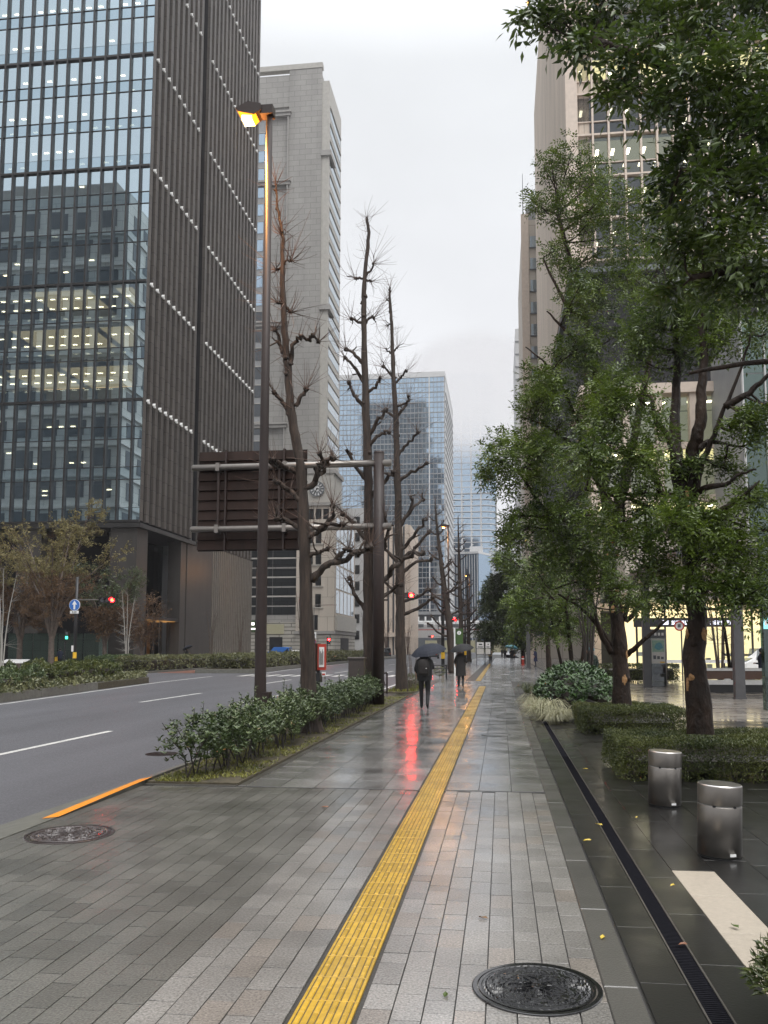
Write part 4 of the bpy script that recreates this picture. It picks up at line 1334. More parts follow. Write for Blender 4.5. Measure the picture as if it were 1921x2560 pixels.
# street lamps
def lamp(loc, label, mirror=1, light=True, near=False):
    t = thing('street_lamp', loc, label, 'street lamp', 'tall brown street lamps')
    x, y, _ = loc
    MB().tube([(x,y,0),(x,y,0.5),(x,y,1.3),(x,y,6),(x,y,12.2)], [0.125,0.118,0.105,0.085,0.062], 20).build('pole', 'post_brown', t, True)
    MB().box(x+0.04,x+0.19,y-0.11,y+0.11,0.35,0.95).build('service_hatch', 'post_brown', t)
    m = mirror
    def X(*q): return [x+v*m for v in q]
    lo, hi = sorted(X(-0.16, 0.09)); MB().box(lo,hi,y-0.11,y+0.11,12.14,12.32).build('bracket_or_glint', 'post_brown', t)
    poly = [(-0.13,12.20),(-0.27,12.12),(-0.60,12.20),(-0.65,12.27),(-0.40,12.39),(-0.14,12.33)]
    MB().prism_y([(x+a*m,b) for a,b in (poly if m > 0 else poly[::-1])], y-0.15, y+0.15).build('lamp_housing', 'post_brown', t)
    MB().add([(x-0.22*m,y-0.14,12.165),(x-0.60*m,y-0.14,12.205),(x-0.60*m,y+0.14,12.205),(x-0.22*m,y+0.14,12.165),
              (x-0.30*m,y-0.10,12.05),(x-0.53*m,y-0.10,12.08),(x-0.53*m,y+0.10,12.08),(x-0.30*m,y+0.10,12.05)],
             [(4,5,6,7),(0,1,5,4),(1,2,6,5),(2,3,7,6),(3,0,4,7)]).build('lens', 'lamp_orange' if light else 'off_white', t)
    lo, hi = sorted(X(-0.32, -0.52)); MB().box(lo,hi,y-0.118,y+0.118,12.045,12.135).build('lamp_glow', 'lamp_core' if light else 'off_white', t)
    if light:
        ld = bpy.data.lights.new('lamp_light', 'POINT'); ld.energy = 290 if near else 180; ld.color = (1.0,0.42,0.10); ld.shadow_soft_size = 0.12
        lo = bpy.data.objects.new('lamp_light', ld); COL.objects.link(lo); lo.parent = t; lo.location = (-0.55*m, 0.1, 11.8)
    return t
lamp((-4.40,15.0,0), 'lit street lamp standing in the near shrub hedge, glowing orange', 1, True, True)
lamp((-4.40,70.9,0), 'lit street lamp among the bare trees past the first crossing')
lamp((-4.40,119.5,0), 'thin distant street lamp, the farthest on the near kerb', 1, True)
lamp((-31.2,104,0), 'lit street lamp before the ribbed wall of the dark tower', -1)

# traffic signals (three lamps in a row, red lit)
def signal_head(t, x, y, z, lit=True, s=1.0, core=True):
    h = MB().box(x-1.05*s,x+0.22*s,y,y+0.16*s,z-0.2*s,z+0.2*s).build('signal_housing', 'black_paint', t)
    for k, m in enumerate(('signal_red' if lit else 'red_paint','slate','slate')):
        cx = x - 0.40*s*k
        MB().tube([(cx,y-0.004,z),(cx,y-0.03,z)], 0.15*s, 20).build('signal_lens', m, h)
        if k == 0 and lit and core:
            MB().tube([(cx,y-0.03,z),(cx,y-0.04,z)], 0.085*s, 16).build('signal_core', 'signal_core', h)
        vz = MB()
        for a in range(10):
            t0, t1 = math.pi*a/10, math.pi*(a+1)/10
            r = 0.175*s
            vz.add([(cx+r*math.cos(t0),y,z+r*math.sin(t0)),(cx+r*math.cos(t1),y,z+r*math.sin(t1)),(cx+r*math.cos(t1),y-0.22*s,z+r*math.sin(t1)),(cx+r*math.cos(t0),y-0.22*s,z+r*math.sin(t0))], [(0,1,2,3)])
        vz.build('visor', 'black_paint', h)
def signal(loc, hx, z, poleh, label, s=1.0):
    t = thing('traffic_signal', loc, label, 'traffic light', 'three-lamp traffic signals')
    x, y, _ = loc
    MB().tube([(x,y,-0.05),(x,y,poleh*0.5),(x,y,poleh)], [0.13,0.12,0.11], 14).build('pole', 'black_paint', t, True)
    MB().tube([(x,y,1.0),(x,y,1.45)], 0.14, 14).build('reflective_band', 'yellow_paint', t)
    MB().tube([(x,y,z+0.02),(hx,y+0.08,z+0.05)], 0.045, 8).build('arm', 'arm_grey', t)
    signal_head(t, hx, y-0.1, z, True, s)
    return t
signal((-4.15,60,0), -6.42, 5.56, 7.2, 'black signal pole at the near crossing, red lamp by the third bare tree')
s1 = signal((-31.65,59.2,0), -28.79, 5.34, 7.1, 'black signal pole across the road carrying a round blue arrow sign')
MB().tube([(-31.65,58.95,4.96),(-31.65,58.92,4.96)], 0.43, 32).build('blue_disc', 'white_paint', s1)
MB().tube([(-31.65,58.92,4.96),(-31.65,58.905,4.96)], 0.40, 32).build('blue_disc', 'blue_paint', s1)
MB().prism_y([(-31.72,4.64),(-31.58,4.64),(-31.58,5.0),(-31.46,5.0),(-31.65,5.30),(-31.84,5.0),(-31.72,5.0)], 58.885, 58.903).build('arrow', 'white_paint', s1)
pl = MB().box(-31.98,-31.32,58.91,58.95,4.33,4.54).build('time_plate', 'white_paint', s1)
text('8-20', 0.20, (-31.65,58.90,4.43), (rad(90),0,0), 'black_paint', s1)
MB().box(-31.80,-31.68,58.95,59.05,1.5,1.95).build('push_button_box', 'white_paint', s1)
signal((-3.9,92,0), -5.0, 4.9, 6.4, 'smaller signal pole beyond the second lamp with its red lamp lit')
signal((-12.6,205,0), -16.8, 4.6, 6.0, 'distant signal low before the railway viaduct')
def ped_signal(loc, z, col, label, dz=0.16):
    t = thing('pedestrian_signal', loc, label, 'pedestrian light', 'pedestrian signals')
    x, y, _ = loc
    MB().tube([(x,y,-0.05),(x,y,z+0.5)], 0.06, 10).build('pole', 'black_paint', t)
    MB().box(x+0.08,x+0.40,y-0.22,y-0.02,z-0.36,z+0.36).build('housing', 'black_paint', t)
    for k, s in enumerate((1,-1)):
        on = (col == 'red' and s > 0) or (col == 'green' and s < 0)
        MB().box(x+0.14,x+0.34,y-0.235,y-0.222,z+s*0.17-0.11,z+s*0.17+0.11).build('lens', ('signal_red' if col == 'red' else 'signal_green') if on else 'slate', t)
    return t
ped_signal((-35.35,64.5,0), 2.78, 'green', 'small green pedestrian light left of the blue arrow sign')
ped_signal((-20.4,97,0), 2.60, 'red', 'red pedestrian light on the far median, behind the first bare trunk')

# no-parking style plates on the far median
pt = thing('parking_sign', (-20.9,92,0), 'white plate and round purple sign on a pole in the far median', 'sign')
MB().tube([(-20.9,92,0.1),(-20.9,92,3.7)], 0.045, 8).build('pole', 'arm_grey', pt)
MB().box(-21.2,-20.6,91.9,91.95,2.85,3.55).build('plate', 'white_paint', pt)
m_ = MB(); ring_y(m_, (-20.9,3.25), 0.13, 0.19, 91.86, 91.90, 20); m_.build('plate_ring', 'slate', pt)
MB().tube([(-20.9,91.95,2.45),(-20.9,91.9,2.45)], 0.30, 24).build('disc', 'blue_paint', pt)
m_ = MB(); ring_y(m_, (-20.9,2.45), 0.25, 0.32, 91.86, 91.90, 24); m_.build('disc_ring', 'red_paint', pt)
MB().tube([(-20.9,92,6.6),(-18.3,92,6.6)], 0.04, 6).build('cross_arm', 'arm_grey', pt)
MB().tube([(-20.9,92,3.7),(-20.9,92,6.6)], 0.045, 8).build('upper_pole', 'arm_grey', pt)

# bus stop stand: black timetable case with red-framed panel
bs = thing('bus_stop_sign', (-4.78,21.6,0), 'bus stop stand with a red-framed timetable beside the first bare tree', 'bus stop')
MB().box(-5.02,-4.86,21.35,21.95,1.20,1.86).build('black_case', 'black_paint', bs)
MB().box(-4.855,-4.80,21.30,22.0,1.15,1.88).build('side_plate', 'black_paint', bs)
fr = MB().box(-4.78,-4.56,21.50,21.58,1.18,1.86).build('red_frame', 'red_paint', bs)
MB().box(-4.735,-4.60,21.485,21.498,1.26,1.78).build('timetable', 'white_paint', fr)
for k in range(5):
    MB().box(-4.72+0.022*k,-4.708+0.022*k,21.478,21.484,1.32,1.72-0.05*(k % 3)).build('print_line', 'black_paint', fr)
MB().box(-4.90,-4.70,21.5,21.75,0.86,1.10).build('lower_box', 'black_paint', bs)
MB().box(-4.66,-4.56,21.5,21.53,1.02,1.13).build('small_plate', 'white_paint', bs)
MB().box(-4.65,-4.57,21.49,21.498,1.05,1.09).build('red_mark', 'red_paint', bs)
MB().tube([(-4.78,21.62,0.0),(-4.78,21.62,1.2)], 0.05, 10).build('stand', 'black_paint', bs)
MB().lathe([(0.22,0.0),(0.22,0.06),(0.10,0.10)], 20, (-4.78,21.62,0.03)).build('foot', 'black_paint', bs)

# utility cabinet
cb = thing('utility_cabinet', (-4.36,25.2,0), 'brown metal utility cabinet in the hedge beside the sign post', 'cabinet')
MB().box(-4.60,-4.13,25.0,25.4,0.03,1.42).build('case', 'cabinet', cb)
MB().bbox(-4.63,-4.10,24.97,25.43,1.42,1.48,0.02).build('lid', 'cabinet', cb)
MB().box(-4.57,-4.16,24.985,24.999,0.12,1.36).build('door', 'cabinet', cb)
MB().box(-4.22,-4.19,24.965,24.984,0.65,0.85).build('handle', 'black_paint', cb)
b2_ = thing('kerb_barrier', (-5.0,30,0), 'low black rail barrier on the kerb behind the utility cabinet', 'barrier', 'kerb barriers')
for y in (27.5,29.5):
    MB().tube([(-4.75,y,-0.02),(-4.75,y,0.80)], 0.035, 8).build('post', 'black_paint', b2_)
for z in (0.45,0.80):
    MB().tube([(-4.75,27.5,z),(-4.75,29.5,z)], 0.025, 8).build('rail', 'black_paint', b2_)

# hoop barrier and pipe fence near the third tree
hb = thing('hoop_barrier', (-4.0,32.0,0), 'dark hoop barrier with a curved inner bar beside the sign post', 'barrier')
for x in (-4.95,-4.43):
    MB().tube([(x,32.4,-0.1),(x,32.4,0.78)], 0.035, 10).build('post', 'post_brown', hb)
MB().tube([(-4.95,32.4,0.70),(-4.43,32.4,0.80)], 0.028, 8).build('rail', 'post_brown', hb)
MB().tube([(-4.95,32.4,0.28),(-4.43,32.4,0.33)], 0.022, 8).build('rail', 'post_brown', hb)
MB().tube([(-4.93+0.42*math.sin(rad(a)),32.4,0.30+0.42*math.cos(rad(a))) for a in range(0,91,10)], 0.016, 6).build('curved_bar', 'post_brown', hb)
pf_ = thing('pipe_fence', (-3.8,47.6,0), 'black three-rail pipe fence beside the walker with the backpack', 'fence')
for x in (-4.35,-4.05,-3.1):
    MB().tube([(x,47.6,0),(x,47.6,0.82)], 0.055, 12).build('post', 'black_paint', pf_)
for z in (0.40,0.60,0.78):
    MB().tube([(-4.35,47.6,z),(-3.1,47.6,z)], 0.028, 8).build('rail', 'black_paint', pf_)

# clock-like board and notice frames down the pavement
nb = thing('notice_pillar', (-2.6,52,0), 'dark notice pillar topped by a white disc, above the black umbrella', 'sign')
MB().tube([(-2.86,52,0),(-2.86,52,3.0)], 0.05, 8).build('pole', 'white_paint', nb)
MB().box(-2.81,-2.34,51.96,52.04,2.0,2.97).build('board', 'leaf_glossy', nb)
MB().box(-2.72,-2.44,51.97,52.03,0,2.0).build('stem', 'post_brown', nb)
MB().tube([(-2.58,51.955,2.70),(-2.58,51.94,2.70)], 0.125, 24).build('white_disc', 'white_paint', nb)
MB().box(-2.595,-2.565,51.93,51.94,2.63,2.78).build('bar', 'black_paint', nb)
for k, (xa, xb, lab) in enumerate(((-2.5,-1.72,'white notice board in a black frame, left of the far pair'),(-1.60,-1.05,'narrower white notice board in a black frame, right of the far pair'))):
    t = thing('notice_frame', (xa,86,0), lab, 'notice board')
    for x in (xa, xb):
        MB().tube([(x,86,0),(x,86,2.40)], 0.03, 6).build('post', 'black_paint', t)
    b = MB().box(xa+0.03,xb-0.03,85.97,86.03,1.75,2.36).build('upper_sheet', 'white_paint', t)
    MB().box(xa+0.25,xb-0.2,85.955,85.969,2.08,2.2).build('print_block', 'black_paint', b)
    MB().box(xa+0.12,xb-0.12,85.955,85.969,1.83,1.92).build('print_block', 'black_paint', b)
    MB().box(xa+0.03,xb-0.03,85.97,86.03,1.15,1.68).build('lower_sheet', 'off_white', t)
    for z in (1.12,0.55):
        MB().tube([(xa,86,z),(xb,86,z)], 0.02, 6).build('rail', 'black_paint', t)
rp_ = thing('marker_post', (2.26,88,0), 'slim bright red marker post under the dark round tree', 'post')
MB().lathe([(0.22,0),(0.22,0.05),(0.14,0.07),(0.13,0.85),(0.10,0.93)], 16, (2.26,88,0)).build('post_body', 'red_paint', rp_)
MB().lathe([(0.142,0.60),(0.142,0.72)], 16, (2.26,88,0)).build('reflective_ring', 'white_paint', rp_)
dp = thing('awning_post', (2.42,75.4,0), 'dark square post rising into the leaves past the shrub bed', 'post')
MB().box(2.24,2.60,75.2,75.6,-0.02,4.4).build('shaft', 'grey_post', dp)
MB().box(2.18,2.66,75.14,75.66,-0.02,0.10).build('base_plate', 'grey_post', dp)

# steel bollards
def bollard(x, y, label, ry):
    t = thing('steel_bollard', (x,y,-0.012), label, 'bollard', 'brushed steel bollards')
    t.rotation_euler = (0, ry, 0)
    MB().lathe([(0.170,0.0),(0.170,0.02)], 40).build('foot_ring', 'rubber', t, world=False)
    MB().lathe([(0.181,0.02),(0.181,0.425),(0.179,0.43)], 48).build('drum', 'steel', t, True, world=False)
    MB().lathe([(0.170,0.425),(0.170,0.445)], 40).build('groove', 'off_white', t, world=False)
    cp = MB().lathe([(0.180,0.440),(0.182,0.445),(0.182,0.592),(0.180,0.600)], 48).build('cap', 'steel', t, True, world=False)
    MB().lathe([(0.180,0.600),(0.175,0.606),(0.168,0.604)], 48).build('top_plate', 'steel_top', cp, world=False)
    for a in (-118, -62):
        c, s = 0.176*math.cos(rad(a)), 0.176*math.sin(rad(a))
        MB().box(c-0.012,c+0.012,s-0.008,s+0.012,0.426,0.444).build('lug', 'black_paint', t, world=False)
    c, s = 0.182*math.cos(rad(-68)), 0.182*math.sin(rad(-68))
    MB().box(-0.028,0.028,-0.003,0.003,-0.011,0.011).rot(Matrix.Translation((c,s,0.045)) @ Matrix.Rotation(rad(22),4,'Z')).build('maker_plate', 'white_paint', t, world=False)
bollard(1.83, 7.55, 'larger, nearer brushed steel bollard beside the pale stone band', rad(2.2))
bollard(1.81, 9.85, 'farther brushed steel bollard, in front of the clipped box hedge', rad(2.2))

# manholes
def relief_cover(x, y, R_, label, m, rough=1.0, seed=1):
    t = thing('manhole_cover', (x,y,0), label, 'manhole')
    mb = MB()
    nr, na = 64, 180
    def hgt(r, a):
        q = r/R_
        h = 0.0
        if q > 0.94: h = 0.002
        elif q > 0.86: h = 0.0045 if math.cos(a*48) > 0.1 and q > 0.88 and q < 0.92 else 0.0
        elif q > 0.83: h = 0.005
        else:
            x_, y_ = math.cos(a)*q, math.sin(a)*q
            v = noise.noise(Vector((x_*5.5+seed, y_*5.5, seed)))
            u = noise.noise(Vector((x_*8.0, y_*8.0+seed, seed*2)))
            petal = abs(math.cos(a*2.5+1.2))
            if abs(q-0.20-0.34*petal) < 0.028: h = 0.006
            elif abs(q-0.62-0.06*math.sin(a*10)) < 0.022: h = 0.0055
            elif abs(u) < 0.07: h = 0.005
            elif q < 0.5 and abs(math.sin(a*2.5+1.2)) < 0.10: h = 0.005
            elif q > 0.56 and v > 0.18: h = 0.0055
            elif q < 0.10: h = 0.006
        return h*rough
    for i in range(nr+1):
        r = R_*i/nr
        for k in range(na):
            a = 2*math.pi*k/na
            mb.v.append((x+r*math.cos(a), y+r*math.sin(a), 0.006+hgt(r, a)))
    for i in range(nr):
        for k in range(na):
            k2 = (k+1) % na
            mb.f.append((i*na+k, (i+1)*na+k, (i+1)*na+k2, i*na+k2))
    mb.build('lid', m, t)
    MB().lathe([(R_+0.034,-0.01),(R_+0.034,0.007),(R_+0.030,0.009),(R_+0.008,0.009),(R_+0.006,0.0)], 64, (x,y,0), cap=False).build('frame', m, t)
    return t
relief_cover(0.165, 4.53, 0.300, 'black wet manhole cover with a raised pattern, at the bottom of the view', 'iron', 1.9, 3)
relief_cover(-4.06, 7.63, 0.37, 'brown oval-looking manhole cover by the kerb ramp', 'iron_brown', 1.2, 8)
for (x, y, r, lab) in ((-0.12,17.2,0.30,'flush round inspection cover in the wet slabs, nearer of two'),(0.12,21.5,0.26,'flush round inspection cover in the wet slabs, farther of two')):
    t = thing('inspection_cover', (x,y,0), lab, 'inspection cover')
    m_ = MB().lathe([(r,-0.01),(r,0.004),(r-0.03,0.004),(r-0.03,-0.01)], 48, (x,y,0), cap=False); m_.build('ring', 'iron', t)
    MB().lathe([(r-0.032,-0.01),(r-0.032,0.0035)], 48, (x,y,0)).build('lid', 'slab', t)
rc = thing('road_manhole', (-6.0,14.4,-0.12), 'dark round manhole in the road behind the hedge', 'manhole')
MB().lathe([(0.28,0.0),(0.28,0.008)], 36, (-6.0,14.4,-0.12)).build('lid', 'iron_brown', rc)

# plaza: canopy posts, info board, bench, pylon, round sign
for (x, y, lab) in ((6.55,38.9,'grey square canopy post beside the map board'),(8.24,30.4,'grey square canopy post in front of the bench')):
    t = thing('canopy_post', (x,y,0), lab, 'post', 'grey canopy posts')
    MB().box(x-0.165,x+0.165,y-0.165,y+0.165,-0.02,5.0).build('shaft', 'grey_post', t)
    MB().box(x-0.19,x+0.19,y-0.19,y+0.19,-0.02,0.05).build('base_plate', 'grey_post', t)
cn = thing('plaza_canopy', (8.5,36,5.0), 'dark flat canopy carried by the grey posts', 'canopy')
MB().box(6.2,13.5,29.8,43,5.0,5.22).build('roof_slab', 'slate', cn)
MB().box(6.1,6.2,29.7,43,4.92,5.28).build('fascia', 'grey_post', cn)
MB().box(6.2,13.5,29.7,29.8,4.92,5.28).build('fascia', 'grey_post', cn)
ib = thing('map_board', (7.2,39.6,0), 'glass map board with a green and blue plan by the canopy post', 'map board')
MB().box(6.84,7.50,39.55,39.62,0.0,2.62).build('glass_panel', 'glass_dark', ib)
MB().box(6.80,6.86,39.5,39.66,0,2.66).build('side_frame', 'black_paint', ib)
MB().box(7.50,7.54,39.5,39.66,0,2.66).build('side_frame', 'arm_grey', ib)
MB().box(6.86,7.50,39.50,39.55,2.2,2.62).build('header', 'slate', ib)
for k in range(3):
    MB().box(7.02+k*0.16,7.12+k*0.16,39.49,39.50,2.33,2.46).build('header_mark', 'white_paint', ib)
mp_ = MB().box(6.88,7.48,39.49,39.54,1.05,2.14).build('map_sheet', 'off_white', ib)
MB().box(6.91,7.45,39.482,39.489,1.58,2.11).build('map_field', 'map_green', mp_)
MB().blob((7.2,39.48,1.84), 0.16, 2, 8, 0.5, (1.1,0.04,1.0)).build('map_shape', 'umbrella_teal', mp_)
for k in range(3):
    MB().box(6.95+0.17*k,7.07+0.17*k,39.482,39.489,1.25,1.42-0.03*k).build('map_key', 'slate', mp_)
MB().box(7.25,7.45,39.482,39.489,1.08,1.14).build('map_label', 'yellow_paint', mp_)
bn = thing('plaza_bench', (9.5,35.2,0), 'long bench planter with white ledges and a brown wooden front', 'bench')
MB().box(8.18,13.6,35.2,36.6,0.50,0.84).build('wood_front', 'brown_wood', bn)
MB().bbox(8.12,13.7,35.1,36.7,0.84,0.92,0.02).build('top_ledge', 'white_paint', bn)
MB().bbox(8.10,13.7,34.7,35.2,0.30,0.47,0.02).build('seat', 'white_paint', bn)
for x in (8.9,10.3,11.7):
    MB().bbox(x,x+0.2,34.72,34.98,0.47,0.53,0.015).build('armrest', 'white_paint', bn)
MB().box(8.3,13.6,34.85,36.5,-0.02,0.30).build('plinth', 'black_paint', bn)
wb = thing('white_barrier', (9,47,0), 'low white rail in front of the lit shop', 'barrier')
MB().box(8.9,12.6,46.9,47.05,0.95,1.12).build('rail', 'white_paint', wb)
for x in (8.95,10.7,12.45):
    MB().box(x-0.06,x+0.06,46.92,47.03,0,0.95).build('post', 'grey_post', wb)
py_ = thing('directory_pylon', (8.2,25,0), 'dark glass directory pylon with a blue square at the right edge', 'sign')
MB().box(7.47,8.70,24.9,25.2,-0.02,5.2).build('slab', 'glass_green', py_)
MB().box(7.50,8.68,25.0,25.15,0.0,5.15).build('backing', 'tower_dark', py_)
MB().box(7.475,7.60,24.87,24.90,2.30,2.62).build('blue_square', 'lit_cyan', py_)
MB().box(7.50,7.57,24.865,24.87,2.40,2.54).build('square_mark', 'white_paint', py_)
MB().box(7.66,8.3,24.87,24.90,2.44,2.49).build('text_line', 'white_paint', py_)
MB().box(7.66,8.2,24.87,24.90,2.12,2.22).build('text_line', 'white_paint', py_)
MB().box(7.62,8.5,24.87,24.90,0.62,1.80).build('white_poster', 'white_paint', py_)
rs = thing('round_sign', (9.48,46,0), 'round red-rimmed sign before the lit shop window', 'sign')
MB().tube([(9.60,46.05,0),(9.60,46.05,3.3)], 0.04, 8).build('pole', 'grey_post', rs)
MB().tube([(9.48,46,2.94),(9.48,45.96,2.94)], 0.26, 28).build('disc', 'white_paint', rs)
m_ = MB(); ring_y(m_, (9.48,2.94), 0.20, 0.27, 45.93, 45.96, 28); m_.build('rim', 'red_paint', rs)
MB().box(9.40,9.56,45.94,45.955,2.86,3.04).build('symbol', 'slate', rs)
rk = thing('magazine_rack', (9.6,52,0), 'white wire rack of leaflets outside the lit shop', 'rack')
for x in (9.0,9.9):
    MB().box(x-0.02,x+0.02,51.98,52.02,0,2.1).build('upright', 'white_paint', rk)
for k in range(5):
    MB().box(9.0,9.9,51.9,52.1,0.35+k*0.38,0.38+k*0.38).build('shelf', 'white_paint', rk)
    for j in range(3):
        MB().box(9.06+j*0.28,9.28+j*0.28,51.95,51.97,0.39+k*0.38,0.64+k*0.38).build('leaflet', ('off_white','slate','red_paint')[(j+k) % 3], rk)
# white map table across the road
mt = thing('map_table', (-38.5,66,0), 'low slanting white board on legs at the far left pavement', 'sign')
MB().add([(-39.8,62.6,0.62),(-37.8,62.6,0.62),(-37.8,63.6,0.86),(-39.8,63.6,0.86),(-39.8,62.6,0.56),(-37.8,62.6,0.56),(-37.8,63.6,0.80),(-39.8,63.6,0.80)], [(0,1,2,3),(7,6,5,4),(0,4,5,1),(1,5,6,2),(2,6,7,3),(3,7,4,0)]).build('top', 'white_paint', mt)
for x in (-39.4,-38.2):
    MB().box(x-0.04,x+0.04,63.0,63.1,0,0.66).build('leg', 'slate', mt)
# ------------------------------------------------------------------ plants: where limbs and leaf clumps stand (metres)
CL_NEAR = [(0.36,7.5,7.83,0.19),(0.64,7.5,7.68,0.25),(0.78,7.0,7.07,0.18),(1.14,7.5,7.71,0.29),(1.2,7.2,7.06,0.28),(1.16,7.2,6.75,0.2),(1.56,7.5,7.53,0.38),(1.64,7.0,6.74,0.35),(1.47,7.2,6.55,0.24),(2.01,7.5,7.49,0.42),(2.1,7.0,6.74,0.39),(1.91,7.2,6.47,0.36),(2.15,7.0,6.15,0.35),(1.74,7.2,6.14,0.28),(1.95,7.0,5.75,0.35),(2.21,7.0,5.57,0.31),(1.62,7.4,6.01,0.25),(1.8,7.2,5.49,0.32),(2.04,7.0,5.17,0.31),(1.68,7.4,5.31,0.25),(1.99,7.4,4.99,0.25),(2.24,7.2,4.88,0.24),(1.55,7.5,5.76,0.19),(1.59,7.6,5.05,0.17),(2.54,7.0,6.45,0.43),(2.51,7.0,5.63,0.43),(2.62,7.2,4.9,0.32),(2.68,7.5,7.61,0.46),(1.02,7.5,8.14,0.38),(1.66,7.5,8.17,0.5),(2.27,7.2,7.84,0.48)]
CL_A = [(2.71,13.0,7.1,0.4),(2.34,13.0,6.82,0.36),(3.2,12.5,6.65,0.42),(3.72,12.5,6.41,0.42),(2.89,13.0,6.35,0.4),(2.09,12.5,5.48,0.38),(1.74,12.5,5.21,0.35),(1.46,12.5,4.87,0.35),(2.29,12.2,4.9,0.34),(1.89,12.2,4.57,0.41),(1.48,12.2,4.31,0.37),(1.18,12.5,4.52,0.35),(2.1,12.0,4.05,0.37),(1.71,12.0,3.79,0.4),(2.37,11.8,3.61,0.43),(2.04,11.8,3.23,0.39),(2.67,11.8,3.41,0.39),(1.76,12.0,3.32,0.33),(3.1,12.0,3.56,0.37),(3.48,12.0,3.82,0.3),(3.64,12.0,4.74,0.27),(3.53,12.0,5.01,0.23),(2.91,11.8,3.02,0.36),(3.28,11.8,3.15,0.36),(3.57,11.8,2.76,0.39),(2.57,11.7,2.63,0.36),(2.25,11.7,2.45,0.29),(2.93,11.7,2.57,0.33),(3.34,11.7,2.38,0.33),(2.07,12.0,2.86,0.27),(3.9,12.0,3.36,0.47),(4.13,12.5,5.13,0.42),(3.26,12.5,4.53,0.21),(2.71,12.4,4.39,0.17),(3.11,13.2,7.32,0.44),(3.74,13.2,7.29,0.44),(2.71,13.6,8.15,0.45),(3.52,13.6,8.1,0.45),(2.26,13.0,6.22,0.33)]
CL_B = [(1.78,19.0,13.42,0.48),(1.4,19.0,12.87,0.42),(2.36,19.0,12.69,0.58),(2.87,19.0,11.97,0.58),(1.03,18.5,11.87,0.36),(1.45,18.5,11.79,0.46),(2.07,18.5,11.42,0.57),(2.67,18.5,10.83,0.51),(1.33,18.5,10.8,0.41),(1.84,18.5,10.44,0.51),(2.34,18.5,9.87,0.57),(1.67,18.0,9.26,0.45),(3.03,19.0,10.06,0.53),(1.96,18.0,8.62,0.55),(2.73,18.5,8.78,0.57),(1.45,18.0,8.22,0.5),(0.84,18.0,7.72,0.4),(1.24,18.0,7.5,0.5),(2.04,18.0,7.68,0.55),(0.72,17.8,6.94,0.4),(1.33,18.0,6.67,0.55),(1.92,18.0,6.86,0.5),(0.41,17.5,6.16,0.44),(-0.03,17.3,5.73,0.43),(0.15,17.3,5.13,0.38),(-0.18,17.3,5.33,0.24),(0.7,17.5,5.65,0.44),(1.21,18.0,5.96,0.5),(0.88,17.5,5.05,0.44),(1.48,17.8,4.9,0.5),(0.49,17.5,4.57,0.34),(0.98,17.8,4.41,0.5),(1.56,17.8,4.2,0.5),(0.39,17.8,4.02,0.4),(2.07,18.0,4.42,0.45),(0.2,17.8,4.22,0.25),(1.62,17.5,3.48,0.49),(1.07,17.8,3.71,0.5),(2.09,17.5,3.67,0.44),(1.79,17.5,2.9,0.44),(2.38,17.0,2.95,0.38),(2.91,17.0,2.67,0.28),(3.38,19.0,11.16,0.53),(3.51,19.0,12.27,0.53)]
CL_C = [(1.3,30.0,4.56,0.75),(0.8,30.0,3.9,0.7),(1.77,30.0,3.56,0.8),(1.12,30.0,3.07,0.7),(2.08,30.0,2.74,0.7),(0.46,30.0,3.24,0.58),(2.58,30.0,3.23,0.7),(1.59,30.0,2.25,0.58),(2.88,30.0,2.41,0.58),(0.33,31.0,5.01,0.52),(2.18,31.0,4.48,0.72),(0.64,31.0,2.61,0.52)]
CL_D = [(-0.35,100.0,9.51,1.67),(1.04,100.0,10.61,1.67),(0.45,100.0,7.28,1.95),(-1.2,100.0,6.74,1.67),(1.54,100.0,6.17,1.95),(-0.4,100.0,4.53,1.95),(-1.78,100.0,3.98,1.39),(0.96,100.0,3.42,1.95),(2.33,100.0,4.52,1.67),(0.23,100.0,12.29,1.22),(2.65,100.0,7.82,1.67),(-1.19,100.0,8.4,1.39),(3.7,100.0,5.06,1.67),(-1.52,100.0,2.6,1.0),(2.58,100.0,2.6,1.22)]
LIMB_A = [[(2.72,12.6,3.63),(2.73,12.6,3.93),(2.65,12.6,4.34),(2.65,12.7,4.77),(2.67,12.8,5.13),(2.74,13.0,5.7),(2.81,13.2,6.29),(2.84,13.4,7.08)],[(2.78,12.6,3.93),(2.8,12.6,4.17),(2.85,12.5,4.64),(2.94,12.4,5.02),(2.98,12.4,5.51),(3.03,12.4,6.0),(3.04,12.6,6.66)],[(2.82,12.6,3.92),(2.87,12.5,4.03),(2.95,12.4,4.45),(3.11,12.3,4.82),(3.25,12.2,5.21),(3.48,12.1,5.78),(3.6,12.0,6.23)],[(3.25,12.2,5.21),(3.57,12.1,5.39),(3.8,12.0,5.59),(4.06,12.0,5.72)],[(2.8,12.5,3.92),(2.89,12.4,4.02),(3.04,12.2,4.07),(3.23,12.1,4.08),(3.35,12.0,4.18),(3.59,12.0,4.25)],[(2.76,12.5,3.63),(3.03,12.2,3.66),(3.27,12.1,3.78),(3.47,12.0,3.94),(3.63,12.0,4.09)],[(2.7,12.6,3.93),(2.61,12.6,3.98),(2.35,12.4,4.0),(1.81,12.3,4.0),(1.42,12.3,4.14)],[(2.35,12.4,4.0),(2.22,12.4,4.39),(1.85,12.5,4.66),(1.3,12.5,4.76)],[(2.69,12.6,3.68),(2.58,12.5,3.72),(2.26,12.3,3.77),(1.79,12.2,3.92),(1.24,12.1,4.03)],[(2.65,12.6,4.4),(2.54,12.6,4.88),(2.38,12.7,5.18),(2.32,12.8,5.57),(2.1,12.9,5.64)],[(2.91,12.4,4.66),(3.08,12.4,4.77),(3.3,12.3,4.69)]]
